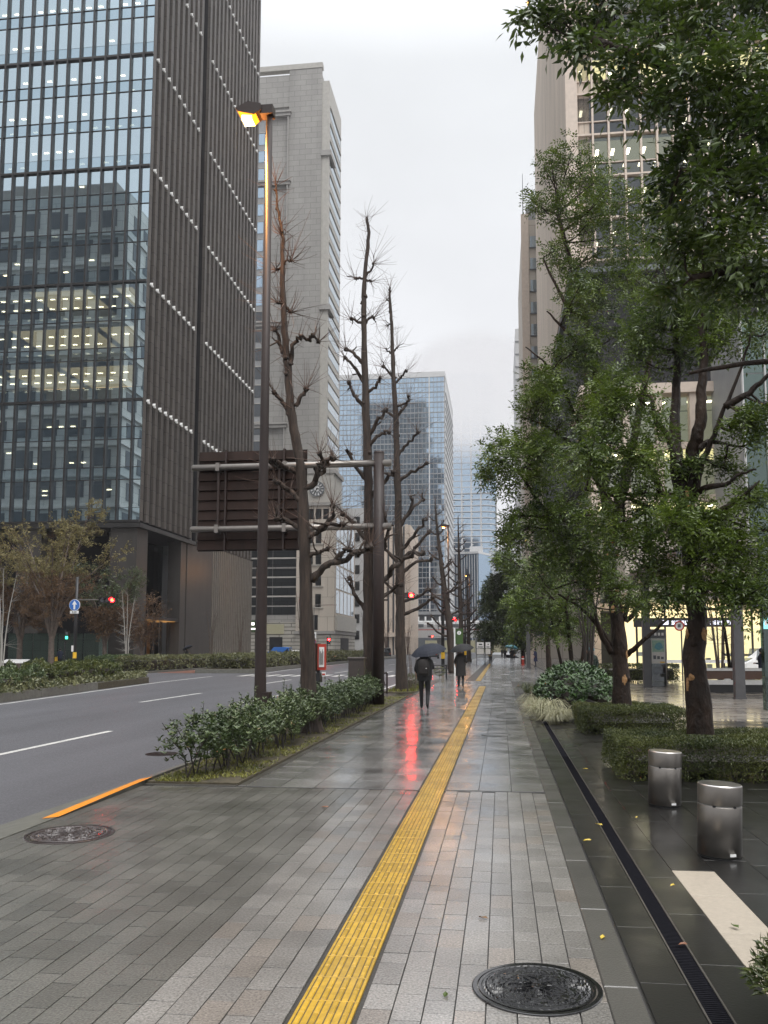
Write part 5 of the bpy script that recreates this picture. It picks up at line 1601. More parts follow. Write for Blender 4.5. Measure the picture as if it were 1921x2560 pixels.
LIMB_B = [[(2.42,18.7,2.84),(2.42,18.7,3.87),(2.42,18.7,4.67),(2.31,18.6,5.25),(2.23,18.5,5.84),(2.17,18.5,6.65),(2.16,18.6,7.41),(2.18,18.7,8.15),(2.02,18.8,9.24),(1.73,18.9,10.58),(1.43,19.0,11.95)],[(2.43,18.7,4.07),(2.61,18.6,4.85),(2.82,18.6,5.64),(2.95,18.6,6.24),(3.19,18.7,7.28),(3.43,18.8,8.34),(3.58,19.0,9.88)],[(2.3,18.6,5.13),(1.94,18.3,5.88),(1.75,18.2,6.58),(1.45,18.1,7.36),(1.07,18.0,7.95),(0.61,18.0,8.37)],[(2.27,18.6,5.46),(1.58,18.1,6.16),(1.08,18.0,6.55),(0.46,17.8,6.75)],[(2.38,18.7,4.35),(1.55,18.1,4.47),(0.93,17.8,4.74),(0.4,17.5,5.47),(-0.19,17.3,5.71)],[(1.55,18.1,4.47),(1.03,17.7,4.53),(0.35,17.5,4.52)],[(2.4,18.7,3.67),(1.85,18.2,3.82),(1.3,17.9,4.18),(0.55,17.8,4.37)],[(2.17,18.6,7.9),(1.65,18.4,8.68),(1.11,18.4,9.33)],[(2.02,18.8,9.24),(1.53,18.6,9.6),(1.06,18.6,10.69)],[(2.37,18.6,1.64),(2.07,18.3,2.24),(1.93,18.2,2.84),(1.76,18.1,3.18),(1.11,17.8,2.99)],[(2.37,18.6,1.82),(1.86,18.2,2.49),(1.21,17.8,2.89)],[(2.73,18.7,1.61),(2.95,18.5,1.82),(3.25,18.4,2.1),(3.51,18.3,2.34),(3.68,18.3,2.41)],[(2.71,18.7,2.32),(2.95,18.6,2.57),(3.22,18.5,2.85),(3.47,18.5,3.13)],[(2.63,18.7,3.12),(3.07,18.4,3.11),(3.52,18.2,3.18)],[(2.68,18.7,2.39),(2.87,18.7,3.11),(3.06,18.7,3.47),(2.78,18.7,3.77)]]
G1 = [(-3.88,16.9,0.25),(-3.93,16.9,0.9),(-4.01,16.9,2.71),(-4.09,16.9,4.46),(-4.18,16.9,5.65),(-4.37,16.9,6.65),(-4.46,16.9,7.66),(-4.51,16.9,8.07),(-4.59,16.9,9.21),(-4.62,16.9,10.15),(-4.61,16.9,10.67),(-4.74,16.9,11.31),(-4.78,16.9,11.84)]
G1L = [[(-4.45,16.9,7.77),(-4.35,16.9,8.19),(-4.19,16.9,8.32),(-4.01,16.9,8.34),(-3.85,16.9,8.35)],[(-4.49,16.9,7.92),(-4.65,16.9,8.23),(-4.74,16.9,8.55)],[(-4.6,16.9,10.04),(-4.42,16.9,10.11)],[(-4.61,16.9,9.98),(-4.74,16.9,9.92)],[(-4.58,16.9,9.16),(-4.71,16.9,9.17)],[(-4.54,16.9,9.1),(-4.42,16.9,8.97)],[(-4.61,16.9,10.62),(-4.66,16.9,10.72)],[(-4.35,16.9,6.6),(-4.56,16.9,6.96),(-4.72,16.9,7.15)],[(-4.27,16.9,6.85),(-4.13,16.9,7.15),(-4.06,16.9,7.26)],[(-4.1,16.9,5.05),(-3.83,16.9,5.28),(-3.74,16.9,5.58),(-3.51,16.9,5.78)],[(-3.83,16.9,5.28),(-3.66,16.9,5.53),(-3.7,16.9,5.78)],[(-4.07,16.9,5.2),(-4.25,16.9,5.45),(-4.61,16.9,5.63),(-4.81,16.9,5.66)],[(-4.09,16.9,4.75),(-4.4,16.9,5.06),(-4.7,16.9,5.26)],[(-4.02,16.9,4.02),(-3.75,16.9,4.21),(-3.26,16.9,4.33)],[(-4.04,16.9,4.12),(-4.39,16.9,4.39),(-4.64,16.9,4.45)],[(-3.88,16.9,3.14),(-3.56,16.9,3.46),(-3.01,16.9,3.68),(-2.72,16.9,3.87)],[(-3.56,16.9,3.46),(-3.3,16.9,3.67),(-3.15,16.9,3.81)],[(-3.94,16.9,3.68),(-3.74,16.9,3.75),(-3.6,16.9,3.82)],[(-3.75,16.9,4.21),(-3.5,16.9,4.47),(-3.43,16.9,4.69)]]
G2 = [(-4.04,25.9,-0.53),(-4.07,25.9,0.32),(-4.13,25.9,3.21),(-4.14,25.9,5.42),(-4.17,25.9,7.66),(-4.26,25.9,9.94),(-4.32,25.9,12.26),(-4.31,25.9,13.83),(-4.18,25.9,15.25),(-4.25,25.9,15.89)]
G2L = [[(-4.31,25.9,13.75),(-4.49,25.9,13.84),(-4.61,25.9,13.81)],[(-4.29,25.9,13.89),(-4.12,25.9,14.07),(-4.0,25.9,14.22)],[(-4.29,25.9,13.75),(-4.11,25.9,13.72)],[(-4.32,25.9,12.26),(-4.58,25.9,12.4),(-4.76,25.9,12.47)],[(-4.32,25.9,12.26),(-4.15,25.9,12.44),(-4.0,25.9,12.47)],[(-4.31,25.9,10.87),(-4.65,25.9,11.27),(-4.95,25.9,11.48)],[(-4.29,25.9,10.25),(-4.57,25.9,10.72),(-4.95,25.9,11.17)],[(-4.24,25.9,9.94),(-3.93,25.9,10.15),(-3.78,25.9,10.42)],[(-4.24,25.9,9.48),(-4.56,25.9,9.8),(-4.84,25.9,10.4)],[(-4.21,25.9,8.42),(-3.88,25.9,8.94),(-3.62,25.9,9.46)],[(-4.19,25.9,8.12),(-3.8,25.9,8.56),(-3.53,25.9,8.7)],[(-4.16,25.9,7.06),(-4.55,25.9,7.52),(-4.82,25.9,8.06)],[(-4.14,25.9,6.46),(-3.62,25.9,7.05),(-3.35,25.9,7.34)],[(-4.12,25.9,4.97),(-4.61,25.9,5.72),(-4.96,25.9,6.0)],[(-4.09,25.9,4.24),(-3.64,25.9,4.97),(-3.47,25.9,5.55)],[(-4.05,25.9,3.5),(-3.5,25.9,4.08),(-3.05,25.9,4.59),(-2.47,25.9,4.8)],[(-4.08,25.9,2.77),(-4.53,25.9,3.36),(-4.75,25.9,3.95)],[(-4.09,25.9,4.68),(-3.91,25.9,5.41),(-3.57,25.9,5.85)],[(-4.04,25.9,2.77),(-3.64,25.9,3.35),(-3.13,25.9,3.76)]]
G3 = [(-3.98,33.6,-0.1),(-4.04,33.6,1.76),(-4.06,33.6,3.64),(-4.12,33.6,6.49),(-4.19,33.6,9.39),(-4.25,33.6,11.35),(-4.35,33.6,13.33),(-4.43,33.6,15.34),(-4.5,33.6,16.35),(-4.5,33.6,16.96)]
G3L = [[(-4.5,33.6,16.31),(-4.63,33.6,16.4)],[(-4.43,33.6,15.34),(-4.59,33.6,15.3)],[(-4.39,33.6,14.03),(-4.63,33.6,14.22)],[(-4.37,33.6,14.13),(-4.2,33.6,14.32)],[(-4.31,33.6,12.73),(-4.0,33.6,13.08),(-3.81,33.6,13.31)],[(-4.31,33.6,12.93),(-4.59,33.6,13.34),(-4.82,33.6,13.55)],[(-4.25,33.6,11.74),(-3.77,33.6,11.96)],[(-4.23,33.6,11.35),(-3.92,33.6,11.63),(-3.69,33.6,12.12)],[(-4.23,33.6,11.25),(-4.59,33.6,11.56),(-4.82,33.6,11.66)],[(-4.19,33.6,9.68),(-3.77,33.6,10.16),(-3.29,33.6,10.53)],[(-4.16,33.6,8.61),(-3.58,33.6,8.98),(-2.91,33.6,9.24)],[(-4.16,33.6,8.8),(-4.58,33.6,8.97),(-4.93,33.6,9.02)],[(-4.1,33.6,6.87),(-3.68,33.6,7.25),(-3.16,33.6,7.91)],[(-4.08,33.6,6.68),(-3.58,33.6,7.63),(-3.62,33.6,7.92)],[(-4.08,33.6,5.72),(-3.49,33.6,6.29),(-3.01,33.6,7.04)],[(-4.06,33.6,5.15),(-4.63,33.6,5.73),(-5.02,33.6,6.12)],[(-4.04,33.6,4.77),(-3.39,33.6,5.24),(-2.73,33.6,5.32)],[(-4.02,33.6,3.64),(-3.39,33.6,3.82),(-2.86,33.6,4.1)],[(-4.04,33.6,3.82),(-4.44,33.6,4.21),(-4.82,33.6,4.59)],[(-4.02,33.6,3.07),(-3.49,33.6,3.29),(-2.92,33.6,3.63),(-2.73,33.6,3.81)],[(-4.04,33.6,5.34),(-3.58,33.6,5.72),(-2.91,33.6,6.47)]]
# ------------------------------------------------------------------ plant builders
def leaflet(mb, p, d, n, L, w):
    """one pointed leaf: base p, direction d, surface normal n"""
    s = d.cross(n)
    if s.length < 1e-5: s = d.orthogonal()
    s.normalize()
    m = p + d*(L*0.42) - n*(L*0.04)
    mb.add([tuple(p), tuple(m+s*w*0.5+n*w*0.12), tuple(p+d*L-n*(L*0.12)), tuple(m-s*w*0.5+n*w*0.12)], [(0,1,2,3)])

def rvec(r):
    while True:
        v = Vector((r.uniform(-1,1), r.uniform(-1,1), r.uniform(-1,1)))
        if 0.02 < v.length < 1: return v.normalized()

def spray(mb, p, d, r, L=0.20, leafl=0.065, leafw=0.024, pairs=3):
    """compound leaf: a stalk with pairs of leaflets and one at the tip"""
    up = (Vector((0,0,1)) + rvec(r)*0.55).normalized()
    side = d.cross(up)
    if side.length < 1e-4: side = d.orthogonal()
    side.normalize(); nrm = side.cross(d).normalized()
    droop = -0.35
    for k in range(pairs):
        t = (k+0.6)/(pairs+0.4)
        q = p + d*(L*t) + Vector((0,0,droop*L*t*t))
        for sgn in (-1, 1):
            dd = (d*0.45 + side*sgn*0.9 + Vector((0,0,-0.18)) + rvec(r)*0.22).normalized()
            leaflet(mb, q, dd, (nrm+rvec(r)*0.3).normalized(), leafl*r.uniform(0.6,1.25), leafw*r.uniform(0.8,1.2))
    leaflet(mb, p + d*L + Vector((0,0,droop*L)), (d+Vector((0,0,-0.3))).normalized(), nrm, leafl*1.1, leafw)

def clump(mb, c, R_, n, r, L, leafl, leafw, pairs=3, sq=0.8):
    c = Vector(c)
    for _ in range(n):
        v = rvec(r)
        rad_ = R_*(r.random()**0.45)*r.uniform(0.8, 1.15)
        p = c + Vector((v.x*rad_, v.y*rad_, v.z*rad_*sq))
        d = (v*0.8 + rvec(r)*0.7 + Vector((0,0,0.05))).normalized()
        spray(mb, p - d*L*0.5, d, r, L*r.uniform(0.8,1.2), leafl, leafw, pairs)

def smooth_path(pts, k=4, jit=0.0, r=None):
    pts = [Vector(p) for p in pts]
    out = []
    n = len(pts)
    for i in range(n-1):
        p0, p1, p2, p3 = pts[max(i-1,0)], pts[i], pts[i+1], pts[min(i+2,n-1)]
        for j in range(k):
            t = j/k
            q = 0.5*((2*p1)+(-p0+p2)*t+(2*p0-5*p1+4*p2-p3)*t*t+(-p0+3*p1-3*p2+p3)*t**3)
            if jit and r: q = q + rvec(r)*jit
            out.append(q)
    out.append(pts[-1])
    return out

def near_on(paths, c):
    best, bp = 1e9, None
    for path in paths:
        for q in path:
            d = (q-c).length + (0.35 if q.z > c.z+0.3 else 0)
            if d < best: best, bp = d, q
    return bp

def evergreen(name, label, base, trunk, limbs, clumps, n, L, leafl, leafw, leafm, seed, r0, group=None, pairs=3, rl=0.55, spots=True, bark='bark_wet', branch_r=0.014, extra=0, swell=1.0, thin=1.0, thin_z=99, thick=False):
    r = random.Random(seed)
    t = thing(name, base, label, 'tree', group)
    tp = smooth_path(trunk, 5, 0.008, r)
    m = len(tp)
    MB().tube(tp, [r0*(1.18-0.5*min(1,i/m*1.4)) * (1+0.10*noise.noise(Vector((seed, i*0.45, 0)))) for i in range(m)], 18, True, 0.10, seed).build('trunk', bark, t, True)
    paths = [tp]
    for li, l in enumerate(limbs):
        lp = smooth_path(l, 5, 0.012, r)
        q = len(lp)
        ra = r0*rl*(1.45 if (li < 2 and thick) else 0.95 if li < 2 else 0.66)
        MB().tube(lp, [max(0.012, ra*(1-(0.70 if li < 2 else 0.82)*i/q)) for i in range(q)], 10, True, 0.06, seed+li).build('limb', bark, t, True)
        paths.append(lp)
    br, cr = MB(), MB()
    full = list(clumps)
    for c in clumps:
        for _ in range(extra):
            v = rvec(r)*c[3]*1.15
            full.append((c[0]+v.x, c[1]+v.y*1.6, c[2]+v.z*0.8, c[3]*r.uniform(0.7,1.0)))
    for c in full:
        cc = Vector(c[:3]); R_ = c[3]*swell
        a = near_on(paths, cc)
        mid = (a+cc)*0.5 + rvec(r)*0.12*R_ + Vector((0,0,-0.06))
        bp = smooth_path([a, mid, cc], 4)
        br.tube(bp, [branch_r*1.5*(1-0.6*i/len(bp)) for i in range(len(bp))], 5, False)
        for _ in range(6):
            v = rvec(r); e = cc + v*R_*r.uniform(0.5,0.95)
            s0 = bp[r.randrange(len(bp)//2, len(bp))]
            br.tube([s0, (s0+e)*0.5+rvec(r)*0.06*R_, e], [branch_r*0.6, branch_r*0.45, branch_r*0.25], 4, False)
        clump(cr, cc, R_, max(8, int(n*(R_/0.4)**1.2*(thin if cc.z > thin_z else 1.0))), r, L, leafl, leafw, pairs)
    br.build('branches', bark, t)['kind'] = 'stuff'
    cr.build('crown', leafm, t)
    if spots:
        for k in range(5):
            i = r.randrange(m//6, m-2); a = r.uniform(150, 390); d = Vector((math.cos(rad(a)), math.sin(rad(a)), 0))
            MB().blob(tp[i]+d*r0*0.75, r0*r.uniform(0.32,0.55), k*1.7+seed, 8, 0.5, (1,1,1.3)).build('burl', bark, t, True)
        for k in range(9):
            i = r.randrange(2, m-2)
            p = tp[i]; a = r.uniform(200, 340)
            d = Vector((math.cos(rad(a)), math.sin(rad(a)), 0))
            s = Vector((-d.y, d.x, 0))
            q = p + d*r0*0.93
            h = r.uniform(0.04, 0.13); w = r.uniform(0.015, 0.04)
            MB().blob(q, 1.0, k+seed, 6, 0.6, (abs(s.x)*w+0.018, abs(s.y)*w+0.018, h)).build('bare_bark_patch', 'bark_pale', t)
    return t

def pollard(name, label, base, trunk, limbs, r0, seed, group, twigs=11, tw_len=0.9, tip=0.045):
    """ginkgo pruned back to stubs: ridged trunk, knobbed limbs, sprays of bare shoots"""
    r = random.Random(seed)
    t = thing(name, base, label, 'tree', group)
    tp = smooth_path(trunk, 7, 0.012, r)
    m = len(tp)
    z0, z1 = tp[0].z, tp[-1].z
    def tr(z):
        q = (z-z0)/(z1-z0)
        return tip + (r0-tip)*(1-q)**0.85 + (0.07*max(0, 0.06-q)/0.06)
    MB().tube(tp, [tr(p.z)*(1+0.07*noise.noise(Vector((seed*3.1, p.z*1.3, 0)))) for p in tp], 26, True, 0.20, seed).build('trunk', 'bark_ginkgo', t, True)
    tw = MB()
    def shoots(p, n, L, out):
        for _ in range(n):
            d = (out*0.7 + rvec(r)*1.0 + Vector((0,0,0.25))).normalized()
            l = L*r.uniform(0.45, 1.1)
            bend = rvec(r)*0.24*l + Vector((0,0,0.14*l))
            a = p + d*l*0.35 + bend*0.3; b = p + d*l*0.7 + bend*0.9; c = p + d*l + bend*1.7
            tw.tube([p, a, b, c], [0.0075, 0.0060, 0.0042, 0.0022], 3, False)
    for li, l in enumerate(limbs):
        lp = smooth_path(l, 5, 0.02, r)
        q = len(lp)
        L = sum((lp[i+1]-lp[i]).length for i in range(q-1))
        for i in range(q):
            lp[i] = lp[i] + Vector((0, (i/q)*r.uniform(-0.4,0.4)*L, 0)) if i else lp[i]
        ra = min(tr(lp[0].z)*0.50, 0.022+0.034*L**0.7)
        lm = MB()
        lm.tube(lp, [ra*(1.25-0.6*i/q)*(1+0.18*noise.noise(Vector((li+seed, i*0.9, 1)))) for i in range(q)], 9, True, 0.15, seed+li)
        lm.blob(lp[-1], ra*1.25, seed+li, 7, 0.7)
        for _ in range(2 + int(L*2)):
            i = r.randrange(q//3, q)
            lm.blob(lp[i]+rvec(r)*ra*0.6, ra*0.65, r.random()*9, 5, 0.8)
            if r.random() < 0.55:
                e = lp[i] + (rvec(r)+Vector((0,0,0.7))).normalized()*r.uniform(0.08,0.35)
                lm.tube([lp[i], (lp[i]+e)*0.5+rvec(r)*0.03, e], [ra*0.5, ra*0.4, ra*0.42], 6)
                shoots(e, max(2, twigs//4), tw_len*0.8, (e-lp[i]).normalized())
        lm.build('limb', 'bark_ginkgo', t, True)
        out = (lp[-1]-lp[0]).normalized()
        shoots(lp[-1], twigs, tw_len, out)
        for _ in range(twigs//2):
            shoots(lp[r.randrange(q//2, q)], 1, tw_len*0.8, out)
    for _ in range(int(m*0.9)):
        p = tp[r.randrange(m//4, m)]
        d = Vector((r.uniform(-1,1), r.uniform(-1,1), 0)).normalized()
        shoots(p+d*tr(p.z), 1, tw_len*0.75, d)
    shoots(tp[-1], 9, tw_len*0.9, Vector((0,0,1.2)))
    kn = MB()
    for _ in range(10):
        i = r.randrange(m//3, m-1)
        a = r.uniform(0, 6.28); d = Vector((math.cos(a), math.sin(a), 0))
        rr_ = tr(tp[i].z)
        kn.blob(tp[i]+d*rr_*0.9, rr_*r.uniform(0.3,0.55)+0.02, r.random()*9, 6, 0.7)
    kn.build('knots', 'bark_ginkgo', t, True)['kind'] = 'stuff'
    tw.build('twigs', 'twig', t)['kind'] = 'stuff'
    return t

def auto_limbs(trunk, n, seed, zmin, Lmax):
    r = random.Random(seed)
    tp = smooth_path(trunk, 6)
    z1 = tp[-1].z
    out = []
    for i in range(n):
        z = zmin + (z1*0.93-zmin)*(i+r.random()*0.6)/n
        p = min(tp, key=lambda q: abs(q.z-z))
        a = r.choice((0,180)) + r.uniform(-60,60)
        q = (z-zmin)/(z1-zmin)
        L = (0.35 + (1-q)*Lmax)*r.uniform(0.6,1.1)
        d = Vector((math.cos(rad(a)), math.sin(rad(a)), 0))
        out.append([tuple(p), tuple(p+d*L*0.5+Vector((0,0,L*0.18))), tuple(p+d*L*0.9+Vector((0,0,L*0.55)))])
    return out

def leafy_box(name, label, x0, x1, y0, y1, h, n, leafl, leafw, m, seed, cat='hedge', z0=0.0, core=True, bulge=0.05, group=None):
    """clipped hedge: short shoots over a rounded box, a solid dark core and stems inside"""
    r = random.Random(seed)
    t = thing(name, ((x0+x1)/2,(y0+y1)/2,z0), label, cat, group)
    mb = MB()
    ax, ay = (x1-x0), (y1-y0)
    wt = [ax*ay, ax*h*2.2, ax*h*0.4, ay*h*1.4, ay*h*0.6]
    for _ in range(n):
        f = r.choices(range(5), wt)[0]
        u, v = r.random(), r.random()
        if f == 0: p, nn = Vector((x0+u*ax, y0+v*ay, h)), Vector((0,0,1))
        elif f == 1: p, nn = Vector((x0+u*ax, y0, v*h)), Vector((0,-1,0.2))
        elif f == 2: p, nn = Vector((x0+u*ax, y1, v*h)), Vector((0,1,0.2))
        elif f == 3: p, nn = Vector((x0, y0+u*ay, v*h)), Vector((-1,0,0.2))
        else: p, nn = Vector((x1, y0+u*ay, v*h)), Vector((1,0,0.2))
        if p.z < 0.10 and r.random() < 0.6: continue
        b = bulge*noise.noise(Vector((p.x*2.2, p.y*2.2, p.z*2.2+seed)))*1.6
        # round the top edges
        e = min(p.x-x0, x1-p.x, p.y-y0, y1-p.y)
        if f == 0 and e < 0.10: p.z -= (0.10-e)**2*4
        p = p + nn*b - nn*(r.random()**2)*0.10
        p.z += z0
        d = (nn*0.8 + rvec(r)*0.9 + Vector((0,0,0.35))).normalized()
        for k in range(3):
            dd = (d + rvec(r)*0.8).normalized()
            leaflet(mb, p + rvec(r)*leafl*0.3, dd, rvec(r), leafl*r.uniform(0.7,1.2), leafw)
    mb.build('foliage', m, t)
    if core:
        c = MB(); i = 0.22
        c.bbox(x0+i, x1-i, y0+i, y1-i, z0+0.10, z0+h-0.20, 0.08); c.build('dark_core', 'stem_dark', t)  # solid dark box filling the hedge behind its leaves
        s = MB()
        for _ in range(int(ax*ay*14)+8):
            x, y = r.uniform(x0+0.06,x1-0.06), r.uniform(y0+0.06,y1-0.06)
            s.tube([(x,y,z0-0.02),(x+r.uniform(-.05,.05),y+r.uniform(-.05,.05),z0+h*0.5)], [0.010,0.006], 4, False)
        s.build('stems', 'stem_dark', t)['kind'] = 'stuff'
    return t

def whorl(mb, p, up, r, n, L, w):
    for k in range(n):
        a = 2*math.pi*(k+r.random()*0.5)/n
        d = (Vector((math.cos(a), math.sin(a), r.uniform(0.05,0.9))) + up*0.3).normalized()
        leaflet(mb, p - up*r.random()*L*0.8, d, (up + rvec(r)*0.3).normalized(), L*r.uniform(0.7,1.1), w)

# ------------------------------------------------------------------ planting
pollard('ginkgo_tree', 'nearest bare pollarded ginkgo, its upper trunk lit orange by the street lamp', (G1[0][0],G1[0][1],0.0), [(G1[0][0]+0.02,G1[0][1],-0.05)]+G1[1:], G1L, 0.168, 11, 'bare pollarded ginkgos along the kerb', 11, 0.70, 0.018)
pollard('ginkgo_tree', 'bare pollarded ginkgo directly beside the brown sign post', (G2[0][0],G2[0][1],0.0), [(G2[0][0],G2[0][1],-0.05)]+G2[1:], G2L, 0.20, 12, 'bare pollarded ginkgos along the kerb', 10, 0.85)
pollard('ginkgo_tree', 'bare pollarded ginkgo just left of the walker with a backpack', (G3[0][0],G3[0][1],0.0), [(G3[0][0],G3[0][1],-0.05)]+G3[1:], G3L, 0.215, 13, 'bare pollarded ginkgos along the kerb', 9, 0.95)
def far_pollard(x, y, h, lean, seed, label, r0=0.24):
    tr_ = [(x,y,-0.05),(x-lean*0.2,y,h*0.25),(x-lean*0.5,y,h*0.5),(x-lean*0.85,y,h*0.8),(x-lean,y,h)]
    pollard('ginkgo_tree', label, (x,y,0), tr_, auto_limbs(tr_, 22, seed, h*0.2, 1.7), r0, seed, 'bare pollarded ginkgos along the kerb', 6, 0.9, 0.04)
far_pollard(-3.35, 59.0, 12.3, 1.25, 21, 'leaning bare ginkgo past the crossing, tinted orange by the second lamp', 0.30)
far_pollard(-3.95, 85.0, 15.3, 0.3, 22, 'straight bare ginkgo right of the leaning one, past the crossing', 0.30)
far_pollard(-4.1, 108.0, 12.0, 0.2, 23, 'farthest bare ginkgo on the near kerb, before the viaduct', 0.28)

evergreen('evergreen_tree', 'evergreen with the thick mottled trunk standing in the near box hedge', (2.78,12.6,0), [(2.86,12.6,-0.05),(2.84,12.6,0.9),(2.80,12.6,1.6),(2.86,12.6,2.2),(2.80,12.6,2.9),(2.76,12.6,3.7),(2.75,12.6,4.1)],
          LIMB_A, CL_A, 100, 0.20, 0.072, 0.029, 'leaf_tree', 31, 0.168, 'evergreen trees along the right side', extra=1, swell=1.18, thick=True)
evergreen('evergreen_tree', 'evergreen whose trunk rises from the second box hedge, with a far-reaching left crown', (2.57,18.8,0), [(2.60,18.75,-0.05),(2.60,18.75,0.9),(2.58,18.75,1.8),(2.50,18.7,2.8),(2.42,18.7,3.8),(2.40,18.7,4.6)],
          LIMB_B, CL_B, 80, 0.22, 0.084, 0.035, 'leaf_tree', 32, 0.18, 'evergreen trees along the right side', extra=1, swell=1.12, thin=0.8, thin_z=8.5, thick=True)
evergreen('evergreen_tree', 'overhanging evergreen filling the top right corner with large glossy leaves', (4.9,8.6,0), [(4.9,8.6,-0.05),(4.85,8.55,1.5),(4.75,8.4,3.2),(4.5,8.2,4.8)],
          [[(4.5,8.2,4.8),(3.8,7.8,5.6),(2.9,7.4,6.2),(1.9,7.3,6.8),(0.9,7.4,7.4)],[(4.6,8.3,4.4),(3.6,7.9,4.9),(2.6,7.4,5.1),(1.7,7.3,5.0)],[(4.75,8.4,3.4),(3.6,8.0,4.1),(2.6,7.6,4.3),(1.7,7.5,4.2)],[(4.5,8.2,4.8),(4.0,7.9,6.4),(3.2,7.6,7.4),(2.2,7.5,8.0)],[(4.6,8.3,4.5),(3.6,7.6,5.6),(2.6,7.2,5.8),(1.6,7.1,5.9)]],
          CL_NEAR, 88, 0.20, 0.096, 0.037, 'leaf_near', 33, 0.17, 'evergreen trees along the right side', branch_r=0.008, spots=False)
evergreen('evergreen_tree', 'light slim evergreen with several stems behind the glossy shrub', (2.5,30,0), [(2.5,30,-0.05),(2.45,30,1.6),(2.3,30,3.2)],
          [[(2.6,30.1,0),(2.9,30.2,1.8),(3.0,30.2,3.6)],[(2.4,30.2,0),(2.0,30.3,1.8),(1.7,30.3,3.4)],[(2.3,30,3.0),(1.6,30,3.8),(1.0,30,4.6)],[(2.3,30,3.2),(2.5,30,4.2),(2.4,30,5.4)]],
          CL_C, 42, 0.28, 0.12, 0.05, 'leaf_tree', 34, 0.085, 'evergreen trees along the right side', spots=False, rl=0.9, extra=1)
evergreen('evergreen_tree', 'dark round evergreen far down the pavement above the teal umbrella', (2.6,100,0), [(2.6,100,-0.05),(2.5,100,2.5),(2.0,100,6),(1.6,100,9)],
          [[(2.3,100,4),(0.5,100,6.5)],[(2.2,100,5),(3.6,100,8)]], CL_D, 60, 0.75, 0.30, 0.15, 'leaf_far', 35, 0.26, 'evergreen trees along the right side', spots=False, branch_r=0.04)
CL_E = [(x, 46+y, z, 0.8) for x, y, z in ((1.6,0,4.6),(2.6,0.5,5.2),(1.0,0,5.4),(2.0,0,6.3),(3.1,0,6.2),(1.3,0.4,3.8),(3.4,0,4.6),(2.5,0,7.2),(2.4,-0.5,4.0))]
evergreen('evergreen_tree', 'middle-distance evergreen between the light slim one and the far dark one', (2.6,46,0), [(2.6,46,-0.05),(2.5,46,2.5),(2.3,46,5)],
          [[(2.5,46,3),(1.5,46,4.4)],[(2.4,46,3.6),(3.2,46,5.2)]], CL_E, 40, 0.36, 0.15, 0.07, 'leaf_tree', 36, 0.14, 'evergreen trees along the right side', spots=False, branch_r=0.025)
# slim dark stems of a multi-stemmed maple in the plaza
def bare_stems(name, label, x, y, h, n, spread, seed, m='stem_dark', tw=60, r0=0.05):
    r = random.Random(seed)
    t = thing(name, (x,y,0), label, 'tree')
    tw_ = MB()
    for i in range(n):
        a = 2*math.pi*i/n + r.random()
        e = Vector((x+math.cos(a)*spread, y+math.sin(a)*spread, h*r.uniform(0.8,1)))
        p = smooth_path([(x+math.cos(a)*0.08,y+math.sin(a)*0.08,-0.03),(x+math.cos(a)*spread*0.35,y+math.sin(a)*spread*0.35,h*0.45),tuple(e)], 5, 0.02, r)
        MB().tube(p, [r0*(1-0.75*k/len(p)) for k in range(len(p))], 7, False).build('stem', m, t)
        for _ in range(tw//n):
            q = p[r.randrange(len(p)//3, len(p))]
            d = (Vector((math.cos(a),math.sin(a),0.6))+rvec(r)*0.9).normalized()*r.uniform(0.4,1.1)*h*0.16
            tw_.tube([q, q+d*0.5+rvec(r)*0.05, q+d], [0.010,0.007,0.003], 3, False)
    tw_.build('twigs', m, t)['kind'] = 'stuff'
    return t
bare_stems('bare_plaza_tree', 'small bare dark-stemmed tree beside the bench planter', 9.9, 37.5, 5.5, 3, 0.7, 41, 'bark_wet', 120, 0.09)
bare_stems('bare_plaza_tree', 'thin bare shrub tree in front of the glazed stair bay', 11.0, 44.0, 8.5, 5, 1.3, 42, 'twig_grey', 200, 0.05)
bare_stems('slim_stem_tree', 'cluster of slim dark stems rising behind the glossy shrub', 2.9, 28.6, 5.0, 6, 0.55, 43, 'stem_dark', 60, 0.05)

# clipped hedges on the right
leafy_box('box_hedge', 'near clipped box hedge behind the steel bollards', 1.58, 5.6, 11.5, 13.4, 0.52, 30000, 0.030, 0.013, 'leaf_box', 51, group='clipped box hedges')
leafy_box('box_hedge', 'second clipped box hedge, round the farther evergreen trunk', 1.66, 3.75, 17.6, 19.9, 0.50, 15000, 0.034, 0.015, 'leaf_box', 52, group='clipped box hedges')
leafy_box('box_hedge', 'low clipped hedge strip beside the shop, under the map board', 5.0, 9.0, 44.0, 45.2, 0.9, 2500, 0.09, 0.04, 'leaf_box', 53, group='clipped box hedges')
cs = thing('corner_shrub', (1.42,4.15,0), 'tip of a fine-leaved shrub poking in at the bottom right corner', 'shrub')
r_ = random.Random(61); mb = MB(); st_ = MB()
for k in range(900):
    v = rvec(r_); p = Vector((1.47,4.2,0.14)) + Vector((v.x*0.30, v.y*0.30, abs(v.z)*0.26))*r_.random()**0.4
    d = (v+Vector((0,0,0.8))).normalized()
    for j in range(5): leaflet(mb, p+d*0.015*j, (d+rvec(r_)*0.9).normalized(), rvec(r_), 0.050, 0.013)
for k in range(14):
    st_.tube([(1.47,4.2,-0.01),(1.47+r_.uniform(-.15,.15),4.2+r_.uniform(-.15,.15),0.24)], [0.005,0.002], 4, False)
mb.build('foliage', 'leaf_box', cs); st_.build('stems', 'stem_dark', cs)['kind'] = 'stuff'

